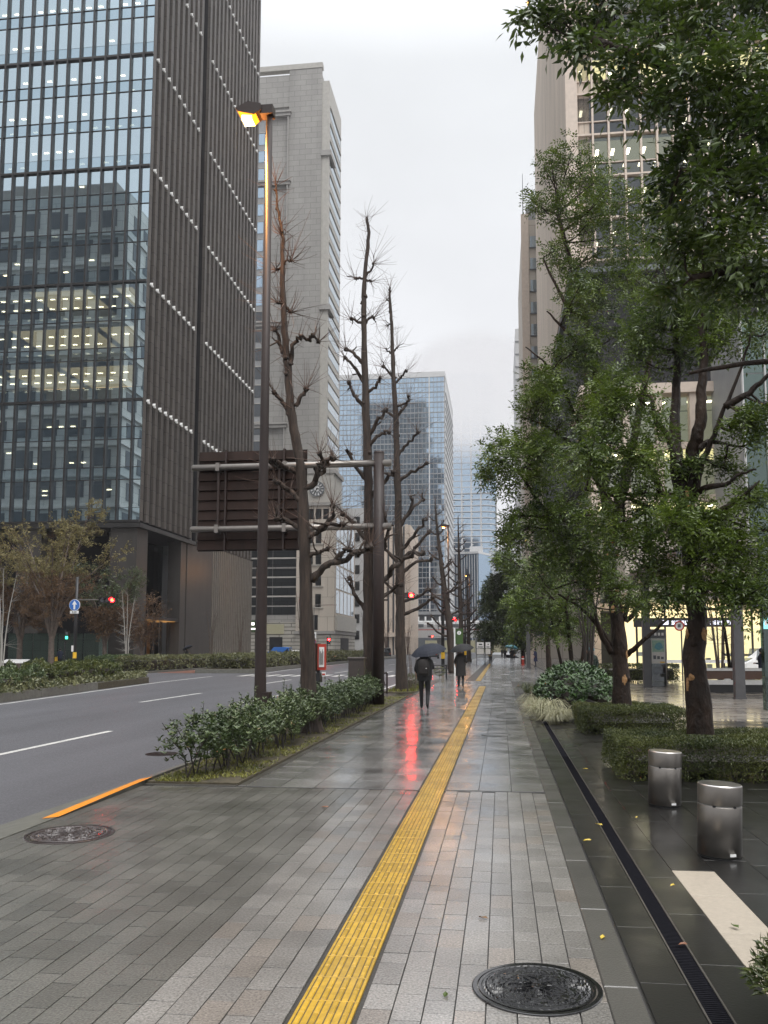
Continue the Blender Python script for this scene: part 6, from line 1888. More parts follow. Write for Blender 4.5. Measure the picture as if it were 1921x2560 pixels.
# glossy shrub mound and pale grasses
gs_ = thing('glossy_shrub', (2.2,25.5,0), 'rounded mound of dark glossy-leaved shrub left of the second hedge', 'shrub')
r_ = random.Random(62); mb = MB()
for k in range(900):
    a = r_.uniform(0, 6.283); q = r_.random()**0.5
    x = 2.15 + math.cos(a)*1.25*q; y = 25.0 + math.sin(a)*2.2*q
    zt = 1.32*math.sqrt(max(0.0, 1-(q*0.93)**2))*(1+0.12*noise.noise(Vector((x*1.5,y*1.5,3))))
    z = zt*r_.uniform(0.55,1.0) if r_.random() < 0.6 else zt
    whorl(mb, Vector((x,y,z)), Vector((math.cos(a)*q*0.6,math.sin(a)*q*0.6,1)).normalized(), r_, 6, 0.17, 0.062)
mb.build('foliage', 'leaf_glossy', gs_)
c = MB(); c.blob((2.15,25.0,0.45), 1.0, 5, 10, 0.2, (1.0,1.7,0.6)); c.build('dark_core', 'stem_dark', gs_)  # solid dark lump filling the mound behind its leaves
def grass_tuft(x, y, L, n, label, seed, m='leaf_pale', group='pale ornamental grass tufts'):
    r = random.Random(seed)
    t = thing('grass_tuft', (x,y,0), label, 'grass', group)
    mb = MB()
    for _ in range(n):
        a = r.uniform(0,6.283); d = Vector((math.cos(a),math.sin(a),0))
        l = L*r.uniform(0.6,1.1); p = Vector((x,y,0))+d*r.random()*0.12
        h = l*r.uniform(0.5,0.85)
        q = [p, p+d*l*0.25+Vector((0,0,h*0.75)), p+d*l*0.6+Vector((0,0,h*0.85)), p+d*l+Vector((0,0,h*0.35))]
        s = Vector((-d.y,d.x,0))*0.006
        v = []
        for k, w in enumerate((1,1,0.8,0.2)): v += [tuple(q[k]-s*w), tuple(q[k]+s*w)]
        mb.add(v, [(0,1,3,2),(2,3,5,4),(4,5,7,6)])
    mb.build('blades', m, t)
    return t
gl_ = [(1.22,19.9,0.42,'nearest pale grass tuft, at the corner of the second hedge'),(0.98,21.2,0.5,'second pale grass tuft from the hedge, at the pavement edge'),(1.25,22.6,0.55,'pale grass tuft against the front of the glossy shrub'),(0.95,23.6,0.5,'pale grass tuft at the left foot of the glossy shrub'),(1.0,25.4,0.5,'pale grass tuft at the far left side of the glossy shrub'),(1.5,20.6,0.42,'pale grass tuft between the hedge corner and the glossy shrub')]
for i, (x, y, L, lab) in enumerate(gl_):
    grass_tuft(x, y, L*1.1, 260, lab, 70+i)
for i, (x, y, lab) in enumerate(((1.3,31,'dark green sedge tuft past the glossy shrub'),(1.0,33.5,'farther dark green sedge tuft by the pavement step'))):
    grass_tuft(x, y, 0.6, 160, lab, 80+i, 'leaf_box', 'green sedge tufts')

# shrub hedge along the kerb, with open legs and grass at its feet
hd = thing('kerb_hedge', (-4.0,17.5,0.03), 'leafy evergreen shrub hedge on dark stems along the kerb', 'hedge')
r_ = random.Random(91); mb = MB(); st_ = MB()
y = 10.95
bushes = []
while y < 25.3:
    bushes.append((-4.0+r_.uniform(-0.16,0.16), y, r_.uniform(0.80,0.98))); y += 0.42
for (bx, by, bh) in bushes:
    for k in range(4):
        x0, y0 = bx+r_.uniform(-0.16,0.16), by+r_.uniform(-0.15,0.15)
        e = Vector((x0+r_.uniform(-0.22,0.22), y0+r_.uniform(-0.2,0.2), bh*0.65))
        md = (Vector((x0,y0,0.03))+e)*0.5+rvec(r_)*0.06
        st_.tube([(x0,y0,0.0),tuple(md),tuple(e)], [0.013,0.010,0.006], 5, False)
        for j in range(3):
            q = md.lerp(e, r_.random()); f = q + Vector((r_.uniform(-.16,.16), r_.uniform(-.16,.16), r_.uniform(0.08,0.24)))
            st_.tube([tuple(q), tuple(f)], [0.006,0.004], 4, False)
    for k in range(165):
        v = rvec(r_)
        q = r_.random()**0.4
        p = Vector((bx+v.x*0.50*q, by+v.y*0.40*q, bh*0.62+v.z*0.36*q+0.03))
        if p.z < 0.30 and r_.random() < 0.5: continue
        whorl(mb, p, (Vector((0,0,1))+rvec(r_)*0.5).normalized(), r_, r_.randint(6,9), 0.080, 0.032)
    for k in range(2):   # taller shoots
        if r_.random() < 0.45:
            p = Vector((bx+r_.uniform(-.3,.3), by+r_.uniform(-.2,.2), bh*0.9)); h = r_.uniform(0.10,0.30)
            st_.tube([tuple(p), tuple(p+Vector((0.02,0,h)))], [0.005,0.003], 4, False)
            for j in range(5): whorl(mb, p+Vector((0,0,h*(j+1)/5)), Vector((0,0,1)), r_, 5, 0.055, 0.022)
mb.build('foliage', 'leaf_shrub', hd); st_.build('stems', 'stem_dark', hd)['kind'] = 'stuff'
r_ = random.Random(92); mb = MB()
for k in range(9000):
    y = 10.55 + (r_.random()**1.5)*19; x = r_.uniform(-4.5,-3.38)
    if noise.noise(Vector((x*1.8,y*1.2,0))) < -0.18: continue
    a = r_.uniform(0,6.283); L = r_.uniform(0.03,0.09)
    d = Vector((math.cos(a)*0.8,math.sin(a)*0.8,r_.uniform(0.3,1.1))).normalized()
    leaflet(mb, Vector((x,y,0.03)), d, rvec(r_), L, 0.016)
for k in range(900):
    y = 32.7 + r_.random()*6; x = r_.uniform(-4.5,-3.38)
    leaflet(mb, Vector((x,y,0.03)), (rvec(r_)+Vector((0,0,0.9))).normalized(), rvec(r_), 0.16, 0.03)
tag(mb.build('grass', 'leaf_grass'), 'short yellow-green grass and clover along the planting bed', 'grass', kind='stuff')
for i, (x, y, h, lab) in enumerate(((-3.75,34.6,0.75,'small russet-green shrub at the foot of the third bare ginkgo'),(-3.9,37.0,0.6,'small green shrub past the third bare ginkgo'),(-3.7,50.5,0.7,'low green shrub by the pipe fence'))):
    t = thing('low_shrub', (x,y,0), lab, 'shrub'); r_ = random.Random(95+i); mb = MB()
    for k in range(160):
        v = rvec(r_); p = Vector((x+v.x*0.35, y+v.y*0.35, h*0.55+v.z*h*0.4))
        whorl(mb, p, (Vector((0,0,1))+rvec(r_)*0.4).normalized(), r_, 5, 0.085, 0.03)
    mb.build('foliage', 'leaf_median', t)
    m_ = MB()
    for k in range(6): m_.tube([(x,y,0),(x+r_.uniform(-.2,.2),y+r_.uniform(-.2,.2),h*0.6)], [0.012,0.005], 4, False)
    m_.build('stems', 'stem_dark', t)['kind'] = 'stuff'
# thin bare shoots at the foot of the third tree
t = thing('bare_shoots', (-3.6,34.2,0), 'thin upright bare shoots beside the third bare ginkgo', 'shrub'); r_ = random.Random(99); m_ = MB()
for k in range(16):
    x, y = -3.65+r_.uniform(-.18,.18), 34.2+r_.uniform(-.3,.3)
    m_.tube([(x,y,0),(x+r_.uniform(-.06,.06),y,0.9),(x+r_.uniform(-.12,.12),y,1.6+r_.random()*0.5)], [0.008,0.006,0.003], 4, False)
m_.build('shoots', 'twig_grey', t)['kind'] = 'stuff'

# median planting and the far pavement
def ground_cover(name, label, pts, n, L, w, h, m, seed):
    r = random.Random(seed); mb = MB()
    for _ in range(n):
        k = r.randrange(len(pts)-1); u = r.random()
        (xa0,xa1,ya),(xb0,xb1,yb) = pts[k], pts[k+1]
        y = ya+(yb-ya)*u; lo = xa0+(xb0-xa0)*u; hi = xa1+(xb1-xa1)*u
        x = r.uniform(lo, hi)
        hh = h*(0.5+0.9*max(0,0.4+noise.noise(Vector((x*0.5,y*0.35,seed)))))
        d = (rvec(r)+Vector((0,0,0.7))).normalized()
        leaflet(mb, Vector((x,y,0.17+hh*r.random())), d, rvec(r), L*r.uniform(0.6,1.2), w)
    return tag(mb.build(name, m), label, 'plants', kind='stuff')
ground_cover('ground_cover', 'pale leafy ground cover spilling over the near median kerb', [(-17.0,-15.3,14),(-18.6,-16.9,27),(-20.2,-18.7,41),(-19.9,-19.3,44)], 9000, 0.16, 0.07, 0.35, 'leaf_median', 101)
leafy_box('median_hedge', 'rounded olive hedge on the near median', -20.6, -18.9, 32.5, 40.0, 0.75, 6500, 0.11, 0.05, 'leaf_box', 102, z0=0.18, bulge=0.28, group='median hedges')
leafy_box('median_hedge', 'darker green hedge at the left end of the near median', -21.2, -18.0, 20.5, 31.5, 0.62, 8000, 0.12, 0.055, 'leaf_shrub', 103, z0=0.18, bulge=0.30, group='median hedges')
leafy_box('median_hedge', 'long hedge on the far median behind the lamp post', -22.4, -19.2, 62.5, 74, 0.95, 5000, 0.16, 0.07, 'leaf_median', 104, z0=0.18, bulge=0.25, group='median hedges')
leafy_box('median_hedge', 'long hedge on the far median right of the first bare trunk', -22.4, -19.4, 75, 120, 0.95, 7000, 0.24, 0.10, 'leaf_median', 105, z0=0.18, bulge=0.25, group='median hedges')
leafy_box('pavement_hedge', 'clipped hedge along the far kerb before the dark tower', -29.8, -26.9, 62.0, 100, 1.0, 9000, 0.18, 0.08, 'leaf_median', 106, bulge=0.15)
leafy_box('pavement_hedge', 'clipped hedge right of the blue arrow sign pole', -31.2, -29.9, 60.2, 66, 1.05, 2500, 0.15, 0.07, 'leaf_shrub', 107, bulge=0.15)

def vase_tree(x, y, h, w, label, seed, leafm, n_leaf, topm=None, r0=0.22, zc=0.3, specks=0.19):
    """spreading winter tree: several ascending limbs, fine twigs, sparse leaf specks"""
    r = random.Random(seed)
    t = thing('winter_tree', (x,y,0), label, 'tree', 'winter trees before the dark tower')
    MB().tube([(x,y,-0.05),(x+0.03,y,0.8),(x,y,h*0.22)], [r0*1.25,r0,r0*0.9], 10, False, 0.08, seed).build('trunk', 'twig_grey', t, True)
    tw = MB(); lf = MB(); lf2 = MB()
    for i in range(9):
        a = 2*math.pi*i/9 + r.uniform(-.3,.3)
        rr_ = w*r.uniform(0.45,1.0)
        e = Vector((x+math.cos(a)*rr_, y+math.sin(a)*rr_, h*r.uniform(0.7,1.0)))
        p = smooth_path([(x,y,h*0.18),(x+math.cos(a)*rr_*0.35,y+math.sin(a)*rr_*0.35,h*0.5),tuple(e)], 6, 0.05, r)
        MB().tube(p, [r0*0.5*(1-0.85*k/len(p)) for k in range(len(p))], 6, False).build('limb', 'twig_grey', t)
        for _ in range(34):
            q = p[r.randrange(len(p)//4, len(p))]
            d = (Vector((math.cos(a),math.sin(a),0.9))+rvec(r)*1.0).normalized()*r.uniform(0.5,1.0)*h*0.17
            m1, e1 = q+d*0.5+rvec(r)*0.12, q+d
            tw.tube([q, m1, e1], [0.022,0.014,0.006], 3, False)
            for _ in range(4):
                s = m1.lerp(e1, r.random()); d2 = (d.normalized()+rvec(r)*0.9).normalized()*r.uniform(0.3,0.8)
                tw.tube([s, s+d2], [0.010,0.005], 3, False)
                for _ in range(n_leaf):
                    pp = s + d2*r.random()*1.1 + rvec(r)*0.12
                    leaflet(lf2 if (topm and pp.z > h*0.62) else lf, pp, rvec(r), rvec(r), specks*r.uniform(0.6,1.2), specks*0.45)
    tw.build('twigs', 'twig', t)['kind'] = 'stuff'
    lf.build('crown', leafm, t)
    if topm: lf2.build('crown_top', topm, t)
    return t
vase_tree(-36.2, 63.9, 12.6, 4.4, 'tall winter tree with brown crown and yellow-green tips at the left edge', 111, 'leaf_brown', 13, 'leaf_bud', 0.24)
vase_tree(-40.5, 66.5, 11.2, 4.0, 'brown-crowned winter tree cut by the left edge of the view', 115, 'leaf_brown', 13, 'leaf_bud', 0.24)
vase_tree(-36.4, 73.5, 9.0, 3.0, 'round winter tree with a greener top right of the arrow sign', 112, 'leaf_brown', 13, 'leaf_far', 0.22)
vase_tree(-32.6, 73.0, 6.2, 1.6, 'small reddish winter tree before the corner pier', 113, 'leaf_brown', 2, None, 0.10)
bare_stems('young_bare_tree', 'pale young bare tree right of the signal arm', -31.7, 68, 6.4, 3, 0.55, 121, 'pale_stone', 70, 0.05)
bare_stems('young_bare_tree', 'pale young bare tree at the left edge', -38.9, 61.5, 8.2, 3, 0.8, 122, 'pale_stone', 80, 0.06)
bare_stems('young_bare_tree', 'young bare ginkgo left of the ribbed wall lamp', -33.9, 95, 6.8, 4, 0.6, 123, 'twig_grey', 90, 0.06)
bare_stems('young_bare_tree', 'young bare ginkgo directly under the ribbed wall lamp', -31.0, 97, 6.8, 4, 0.6, 124, 'twig_grey', 90, 0.06)
bare_stems('young_bare_tree', 'bare street tree before the clock building doorway', -31.0, 128, 11.0, 4, 1.0, 125, 'twig_grey', 140, 0.09)
for i, (x, y, h) in enumerate(((-27.5,170,9),(-25.5,185,9),(-24.0,200,9),(-24.0,215,8))):
    bare_stems('young_bare_tree', ('reddish bare tree, first of the far row by the ribbed block','reddish bare tree, second of the far row by the ribbed block','reddish bare tree, third of the far row by the ribbed block','reddish bare tree, last of the far row by the ribbed block')[i], x, y, h, 5, 1.2, 126+i, 'twig', 160, 0.10)

# a few fallen leaves on the wet stone
def fallen(x, y, m, label, s, a):
    mb = MB(); r = random.Random(int(x*100+y*10))
    d = Vector((math.cos(a),math.sin(a),0)); n = Vector((0,0,1))
    p = Vector((x,y,0.007)); sd = Vector((-d.y,d.x,0))
    mb.add([tuple(p), tuple(p+d*s*0.4+sd*s*0.28+n*0.006), tuple(p+d*s*0.8+sd*s*0.12+n*0.012), tuple(p+d*s), tuple(p+d*s*0.75-sd*s*0.15+n*0.002), tuple(p+d*s*0.35-sd*s*0.27+n*0.009), tuple(p+d*s*0.45)],
           [(0,5,6),(0,6,1),(1,6,2),(2,6,3),(3,6,4),(4,6,5)])
    tag(mb.build('fallen_leaf', m), label, 'leaf', 'fallen leaves on the paving')
fallen(1.02,5.25,'leaf_russet','russet leaf on the drain edge',0.06,0.3)
fallen(1.46,5.6,'leaf_near','green leaf lying on the pale stone band',0.075,2.0)
fallen(0.58,5.3,'leaf_yellow','yellow leaf on the edge stones beside the black manhole',0.06,1.1)
fallen(0.72,7.9,'leaf_yellow','yellow leaf at the step edge left of the nearer bollard',0.09,0.4)
fallen(0.98,8.6,'leaf_yellow','yellow leaf touching the drain, left of the two bollards',0.09,2.4)
fallen(1.36,9.0,'leaf_yellow','small yellow leaf between the drain and the farther bollard',0.05,0.9)
fallen(-2.0,9.2,'leaf_russet','dark red leaf on the setts left of the guiding strip',0.10,0.2)
fallen(-0.30,4.35,'leaf_near','small green leaf on the setts left of the black manhole',0.055,1.4)
fallen(-0.10,5.6,'leaf_brown','withered brown leaf on the setts behind the black manhole',0.07,2.8)
fallen(1.15,12.5,'leaf_yellow','yellow leaf on the dark slabs beside the near hedge',0.09,0.1)
fallen(1.22,6.5,'leaf_yellow','pale leaf on the dark slabs beside the pale band end',0.05,0.7)
# ------------------------------------------------------------------ people, umbrellas, vehicles
PEOPLE = []
def person(loc, rz, label, top, legs, pose, h=1.70, cat='person'):
    """skeleton grown by a Skin modifier; local frame faces +Y, x to its right"""
    t = thing('person', loc, label, cat, None, rz)
    s = h/1.72
    J = {'pelvis':((0,0,0.96),0.145,0.115),'waist':((0,0.0,1.10),0.135,0.105),'chest':((0,0.02,1.30),0.165,0.125),'upper':((0,0.015,1.43),0.125,0.10),
         'neck':((0,0.015,1.50),0.058,0.058),'jaw':((0,0.035,1.565),0.070,0.080),'head':((0,0.03,1.64),0.082,0.098),'crown':((0,0.02,1.71),0.060,0.070)}
    E_ = [('pelvis','waist'),('waist','chest'),('chest','upper'),('upper','neck'),('neck','jaw'),('jaw','head'),('head','crown')]
    for sd, nm in ((-1,'l'),(1,'r')):
        p = pose[nm]
        J[nm+'sh'] = ((sd*0.185,0.01,1.41),0.068,0.068)
        J[nm+'el'] = (p['el'],0.050,0.050); J[nm+'wr'] = (p['wr'],0.036,0.032)
        hd = Vector(p['wr']); d = (hd-Vector(p['el'])).normalized()
        pm = hd + d*0.055
        J[nm+'pa'] = (tuple(pm),0.036,0.022)
        E_ += [('upper',nm+'sh'),(nm+'sh',nm+'el'),(nm+'el',nm+'wr'),(nm+'wr',nm+'pa')]
        side = d.cross(Vector((0,1,0.3))).normalized()
        curl = Vector((0,0.5,-0.2)).normalized()
        for k, fl in enumerate((0.065,0.078,0.072,0.055)):
            b = pm + side*(k-1.5)*0.020 + d*0.02
            m = b + d*fl*0.5 + curl*0.008; e = b + d*fl*0.72 + curl*fl*0.42
            J[nm+'f%da' % k] = (tuple(m),0.0088,0.0088); J[nm+'f%db' % k] = (tuple(e),0.0078,0.0078)
            E_ += [(nm+'pa',nm+'f%da' % k),(nm+'f%da' % k,nm+'f%db' % k)]
        th = hd + d*0.025 + side*0.034*(-sd) + curl*0.02
        J[nm+'ta'] = (tuple(th),0.010,0.010); J[nm+'tb'] = (tuple(th+d*0.035+curl*0.02),0.009,0.009)
        E_ += [(nm+'wr',nm+'ta'),(nm+'ta',nm+'tb')]
        J[nm+'hip'] = ((sd*0.095,0,0.90),0.100,0.105)
        J[nm+'kn'] = (p['kn'],0.066,0.070); J[nm+'an'] = (p['an'],0.046,0.050)
        J[nm+'ba'] = (p['ba'],0.044,0.032); J[nm+'to'] = (p['to'],0.036,0.024)
        E_ += [('pelvis',nm+'hip'),(nm+'hip',nm+'kn'),(nm+'kn',nm+'an'),(nm+'an',nm+'ba'),(nm+'ba',nm+'to')]
    names = list(J)
    me = bpy.data.meshes.new('body_skeleton')
    me.from_pydata([tuple(c*s for c in J[n][0]) for n in names], [(names.index(a), names.index(b)) for a, b in E_], [])
    o = bpy.data.objects.new('body_skeleton', me); COL.objects.link(o)
    md = o.modifiers.new('Skin', 'SKIN'); md.use_smooth_shade = True
    sv = me.skin_vertices[0].data
    for i, n in enumerate(names):
        sv[i].radius = (J[n][1]*s, J[n][2]*s)
        sv[i].use_root = (n == 'pelvis')
    ss = o.modifiers.new('Subdivision', 'SUBSURF'); ss.levels = 1; ss.render_levels = 1
    PEOPLE.append((t, o, top, legs, s, pose))
    return t
WALK = {'l':{'el':(-0.27,0.02,1.16),'wr':(-0.24,0.20,0.98),'kn':(-0.10,0.10,0.50),'an':(-0.10,0.16,0.09),'ba':(-0.11,0.25,0.04),'to':(-0.115,0.33,0.03)},
        'r':{'el':(0.26,-0.06,1.16),'wr':(0.25,0.10,1.12),'kn':(0.10,0.03,0.50),'an':(0.105,-0.25,0.17),'ba':(0.11,-0.20,0.07),'to':(0.115,-0.13,0.03)}}
HOLD = {'l':WALK['l'], 'r':{**WALK['r'],'el':(0.26,0.03,1.18),'wr':(0.15,0.24,1.22)}}
STAND = {'l':{'el':(-0.25,-0.02,1.14),'wr':(-0.22,0.12,0.94),'kn':(-0.10,0.02,0.50),'an':(-0.10,-0.02,0.09),'ba':(-0.11,0.07,0.04),'to':(-0.115,0.15,0.03)},
         'r':{'el':(0.25,0.0,1.16),'wr':(0.16,0.22,1.18),'kn':(0.10,0.02,0.50),'an':(0.10,-0.02,0.09),'ba':(0.11,0.07,0.04),'to':(0.115,0.15,0.03)}}
STRIDE = {'l':{**WALK['l'],'kn':(-0.10,0.20,0.52),'an':(-0.10,0.30,0.10),'ba':(-0.11,0.38,0.06),'to':(-0.115,0.46,0.05)}, 'r':{**HOLD['r'],'kn':(0.10,-0.10,0.50),'an':(0.10,-0.34,0.16),'ba':(0.11,-0.30,0.07),'to':(0.115,-0.23,0.03)}}
SIT = {'l':{'el':(-0.27,0.05,1.16),'wr':(-0.16,0.26,1.0),'kn':(-0.11,0.42,0.92),'an':(-0.11,0.44,0.55),'ba':(-0.11,0.54,0.50),'to':(-0.11,0.60,0.50)},
       'r':{'el':(0.27,0.05,1.16),'wr':(0.16,0.26,1.0),'kn':(0.11,0.42,0.92),'an':(0.11,0.44,0.55),'ba':(0.11,0.54,0.50),'to':(0.11,0.60,0.50)}}

def garment(t, name, m, rings, n=18):
    """loft of ellipses (cx, cy, z, rx, ry)"""
    mb = MB(); vs = []
    for i, (cx, cy_, z, rx, ry) in enumerate(rings):
        for k in range(n):
            a = 2*math.pi*k/n
            w = 1+0.035*noise.noise(Vector((math.cos(a)*2,math.sin(a)*2,z*5)))
            vs.append((cx+rx*math.cos(a)*w, cy_+ry*math.sin(a)*w, z))
    fs = []
    for i in range(len(rings)-1):
        for k in range(n):
            fs.append((i*n+k, i*n+(k+1)%n, (i+1)*n+(k+1)%n, (i+1)*n+k))
    mb.add(vs, fs)
    return mb.build(name, m, t, True, world=False)

def umbrella(top, handle, R_, label, m, tilt=(0,0)):
    """canopy apex at top (world), handle end at handle"""
    t = thing('umbrella', handle, label, 'umbrella', 'open umbrellas')
    top, hd = Vector(top), Vector(handle)
    ax = (top-hd).normalized()
    ax = (ax + Vector((tilt[0], tilt[1], 0))).normalized()
    a = ax.orthogonal().normalized(); b = ax.cross(a)
    depth = R_*0.46
    rings, seg = 6, 8
    vs = [tuple(top)]; fs = []
    for i in range(1, rings+1):
        q = i/rings; th = q*1.12
        for k in range(seg*3):
            ang = 2*math.pi*k/(seg*3)
            sag = 1.0 if k % 3 == 0 else 0.955+0.03*(1-q)
            rr_ = R_*math.sin(th)/math.sin(1.12)*sag
            dz = depth*(1-math.cos(th))/(1-math.cos(1.12)) - (0 if k % 3 == 0 else 0.02*R_*q)
            vs.append(tuple(top - ax*dz + (a*math.cos(ang)+b*math.sin(ang))*rr_))
    w = seg*3
    for k in range(w):
        fs.append((0, 1+k, 1+(k+1)%w))
    for i in range(rings-1):
        for k in range(w):
            fs.append((1+i*w+k, 1+(i+1)*w+k, 1+(i+1)*w+(k+1)%w, 1+i*w+(k+1)%w))
    MB().add(vs, fs).build('canopy', m, t, False)
    MB().tube([tuple(hd), tuple(top+ax*0.05)], 0.008, 6).build('shaft', 'slate', t)
    MB().tube([tuple(top), tuple(top+ax*0.06)], [0.012,0.004], 6).build('tip', 'slate', t)
    MB().tube([tuple(hd+ax*0.10), tuple(hd), tuple(hd-ax*0.04+a*0.02), tuple(hd-ax*0.03+a*0.05), tuple(hd+a*0.055)], 0.012, 8).build('handle', 'rubber', t)
    for k in range(8):
        ang = 2*math.pi*k/8
        e = top - ax*depth + (a*math.cos(ang)+b*math.sin(ang))*R_
        mid = top - ax*depth*0.30 + (a*math.cos(ang)+b*math.sin(ang))*R_*0.60
        MB().tube([tuple(top-ax*0.02), tuple(mid-ax*0.012), tuple(e-ax*0.004)], 0.004, 4).build('rib', 'slate', t)
    return t

def backpack(t, m, y=-0.20, z=1.20, s=1.0):
    mb = MB()
    rings = []
    for zz, w, d in ((-0.24,0.13,0.06),(-0.20,0.16,0.10),(0.0,0.165,0.12),(0.16,0.155,0.10),(0.24,0.10,0.05)):
        rings.append((0, y-0.02, z+zz*s, w*s, d*s))
    g = garment(t, 'backpack', m, rings, 16)
    MB().box(-0.11*s,0.11*s,y-0.155*s,y-0.10*s,z-0.16*s,z+0.0).build('front_pocket', m, g, world=False)
    MB().box(0.07*s,0.10*s,y-0.165*s,y-0.156*s,z-0.03*s,z-0.01*s).build('badge', 'white_paint', g, world=False)
    for sx in (-0.10,0.10):
        MB().tube([(sx,y+0.03,z+0.20*s),(sx*1.1,y+0.16,z+0.27*s),(sx*1.2,y+0.30,z+0.12*s),(sx*1.3,y+0.24,z-0.10*s)], 0.018, 6).build('strap', m, g, world=False)
    return g

JACKET = [(0,0,0.82,0.185,0.135),(0,0,0.95,0.20,0.15),(0,0.0,1.10,0.20,0.15),(0,0.01,1.28,0.225,0.165),(0,0.01,1.40,0.215,0.14),(0,0.01,1.47,0.13,0.10),(0,0.015,1.53,0.085,0.085)]
COAT = [(0,0,0.52,0.235,0.19),(0,0,0.70,0.225,0.18),(0,0,0.95,0.205,0.155),(0,0.0,1.10,0.19,0.145),(0,0.01,1.28,0.215,0.155),(0,0.01,1.40,0.205,0.135),(0,0.01,1.47,0.12,0.095),(0,0.015,1.53,0.08,0.08)]
def hair(t, m='hair', s=1.0):
    MB().blob((0,0.012*s,1.655*s), 0.108*s, 3, 9, 0.10, (0.93,1.05,1.0)).build('hair', m, t, True, world=False)

p1 = person((-2.20,24.05,0), 0, 'walker in black with a backpack under a navy umbrella, seen from behind', 'cloth_black', 'cloth_black', HOLD, 1.70)
garment(p1, 'jacket', 'cloth_black', [(a,b,c,d*1.12,e*1.1) for a,b,c,d,e in JACKET]); backpack(p1, 'cloth_coat')
garment(p1, 'hood', 'cloth_black', [(0,0.0,1.50,0.11,0.11),(0,0.0,1.58,0.115,0.12),(0,0.0,1.66,0.11,0.12),(0,0.01,1.73,0.06,0.07)])
umbrella((-2.13,24.20,1.86), (-2.06,24.29,1.14), 0.53, 'navy umbrella over the walker with the backpack', 'umbrella_navy', (-0.10,-0.10))
p2 = person((-1.80,37.5,0), 0, 'walker in a long dark coat under a black umbrella, seen from behind', 'cloth_coat', 'cloth_black', WALK, 1.70)
garment(p2, 'coat', 'cloth_coat', COAT); hair(p2)
p2['_h'] = 1
umbrella((-1.78,37.62,1.93), (-1.66,37.72,1.16), 0.56, 'black umbrella over the walker in the long coat', 'umbrella_black', (0.0,-0.06))
p3 = person((-1.25,96.5,0), 0, 'distant walker in a beige jacket with a black backpack', 'cloth_beige', 'cloth_black', WALK, 1.70)
garment(p3, 'jacket', 'cloth_beige', JACKET); backpack(p3, 'cloth_black'); hair(p3)
p4 = person((1.18,92,0), rad(180), 'distant walker in dark clothes under the teal umbrella', 'cloth_black', 'cloth_black', STRIDE, 1.72)
garment(p4, 'coat', 'cloth_black', [(a,b,c,d*1.05,e*1.05) for a,b,c,d,e in COAT[1:]]); hair(p4)
umbrella((1.18,91.9,2.12), (1.02,91.75,1.16), 0.75, 'teal umbrella far down the pavement', 'umbrella_teal')
p5 = person((3.2,79,0), rad(90), 'person in a blue coat standing by the dark square post', 'cloth_blue', 'cloth_navy', STAND, 1.72)
garment(p5, 'coat', 'cloth_blue', COAT); hair(p5)
p6 = person((3.55,33.6,0), rad(150), 'person in dark green with a green cap behind the glossy shrub', 'cloth_green', 'cloth_black', {'l':STAND['l'],'r':{**STAND['r'],'el':(0.33,0.12,1.35),'wr':(0.12,0.22,1.58)}}, 1.72)
garment(p6, 'jacket', 'cloth_green', JACKET)
MB().blob((0,0.02,1.70), 0.125, 4, 9, 0.08, (1,1.1,0.72)).build('cap', 'umbrella_teal', p6, True, world=False)
p7 = person((11.05,37.2,0.30), rad(100), 'uniformed person in navy standing on the planter bench at right', 'cloth_navy', 'cloth_navy', STAND, 1.62)
garment(p7, 'jacket', 'cloth_navy', JACKET); hair(p7)
p7.location = (11.0,37.0,0.0)
p8 = person((-38.9,70.2,0), rad(20), 'dark-clothed person with a yellow bag below the green pedestrian light', 'cloth_navy', 'cloth_black', WALK, 1.72)
garment(p8, 'jacket', 'cloth_navy', JACKET); hair(p8)
MB().bbox(-0.44,-0.12,0.10,0.22,0.60,0.98,0.03).build('bag', 'yellow_paint', p8, world=False)
p9 = person((-34.9,90,0), rad(-60), 'person carrying a dark umbrella before the dark tower entrance', 'cloth_black', 'cloth_black', HOLD, 1.68)
garment(p9, 'jacket', 'cloth_black', JACKET); hair(p9)
umbrella((-34.9,89.9,2.0), (-34.7,89.8,1.2), 0.62, 'dark umbrella before the dark tower entrance', 'umbrella_navy', (-0.25,-0.1))
p10 = person((-22.5,140,0), rad(0), 'small dark figure by the clock building gateway', 'cloth_black', 'cloth_black', STAND, 1.7)
p10.location = (-28.6,150,0); garment(p10, 'jacket', 'cloth_black', JACKET); hair(p10)
FAR = [(0.6,125,'leftmost dark pair member'),(1.8,120,''),(-1.4,118,''),(0.2,155,'')]
LAB = ['small dark passer-by straight above the end of the yellow strip','small dark passer-by nearest the dark round tree\'s trunk','small dark passer-by beside the distant notice frames','smallest, farthest dark passer-by on the pavement']
for i, (x, y, _) in enumerate(FAR):
    q = person((x,y,0), rad(180 if i % 2 else 0), LAB[i], 'cloth_black' if i % 3 else 'cloth_coat', 'cloth_black', WALK, 1.7)
    q['group'] = 'far passers-by'
    garment(q, 'jacket', 'cloth_black', JACKET, 10)

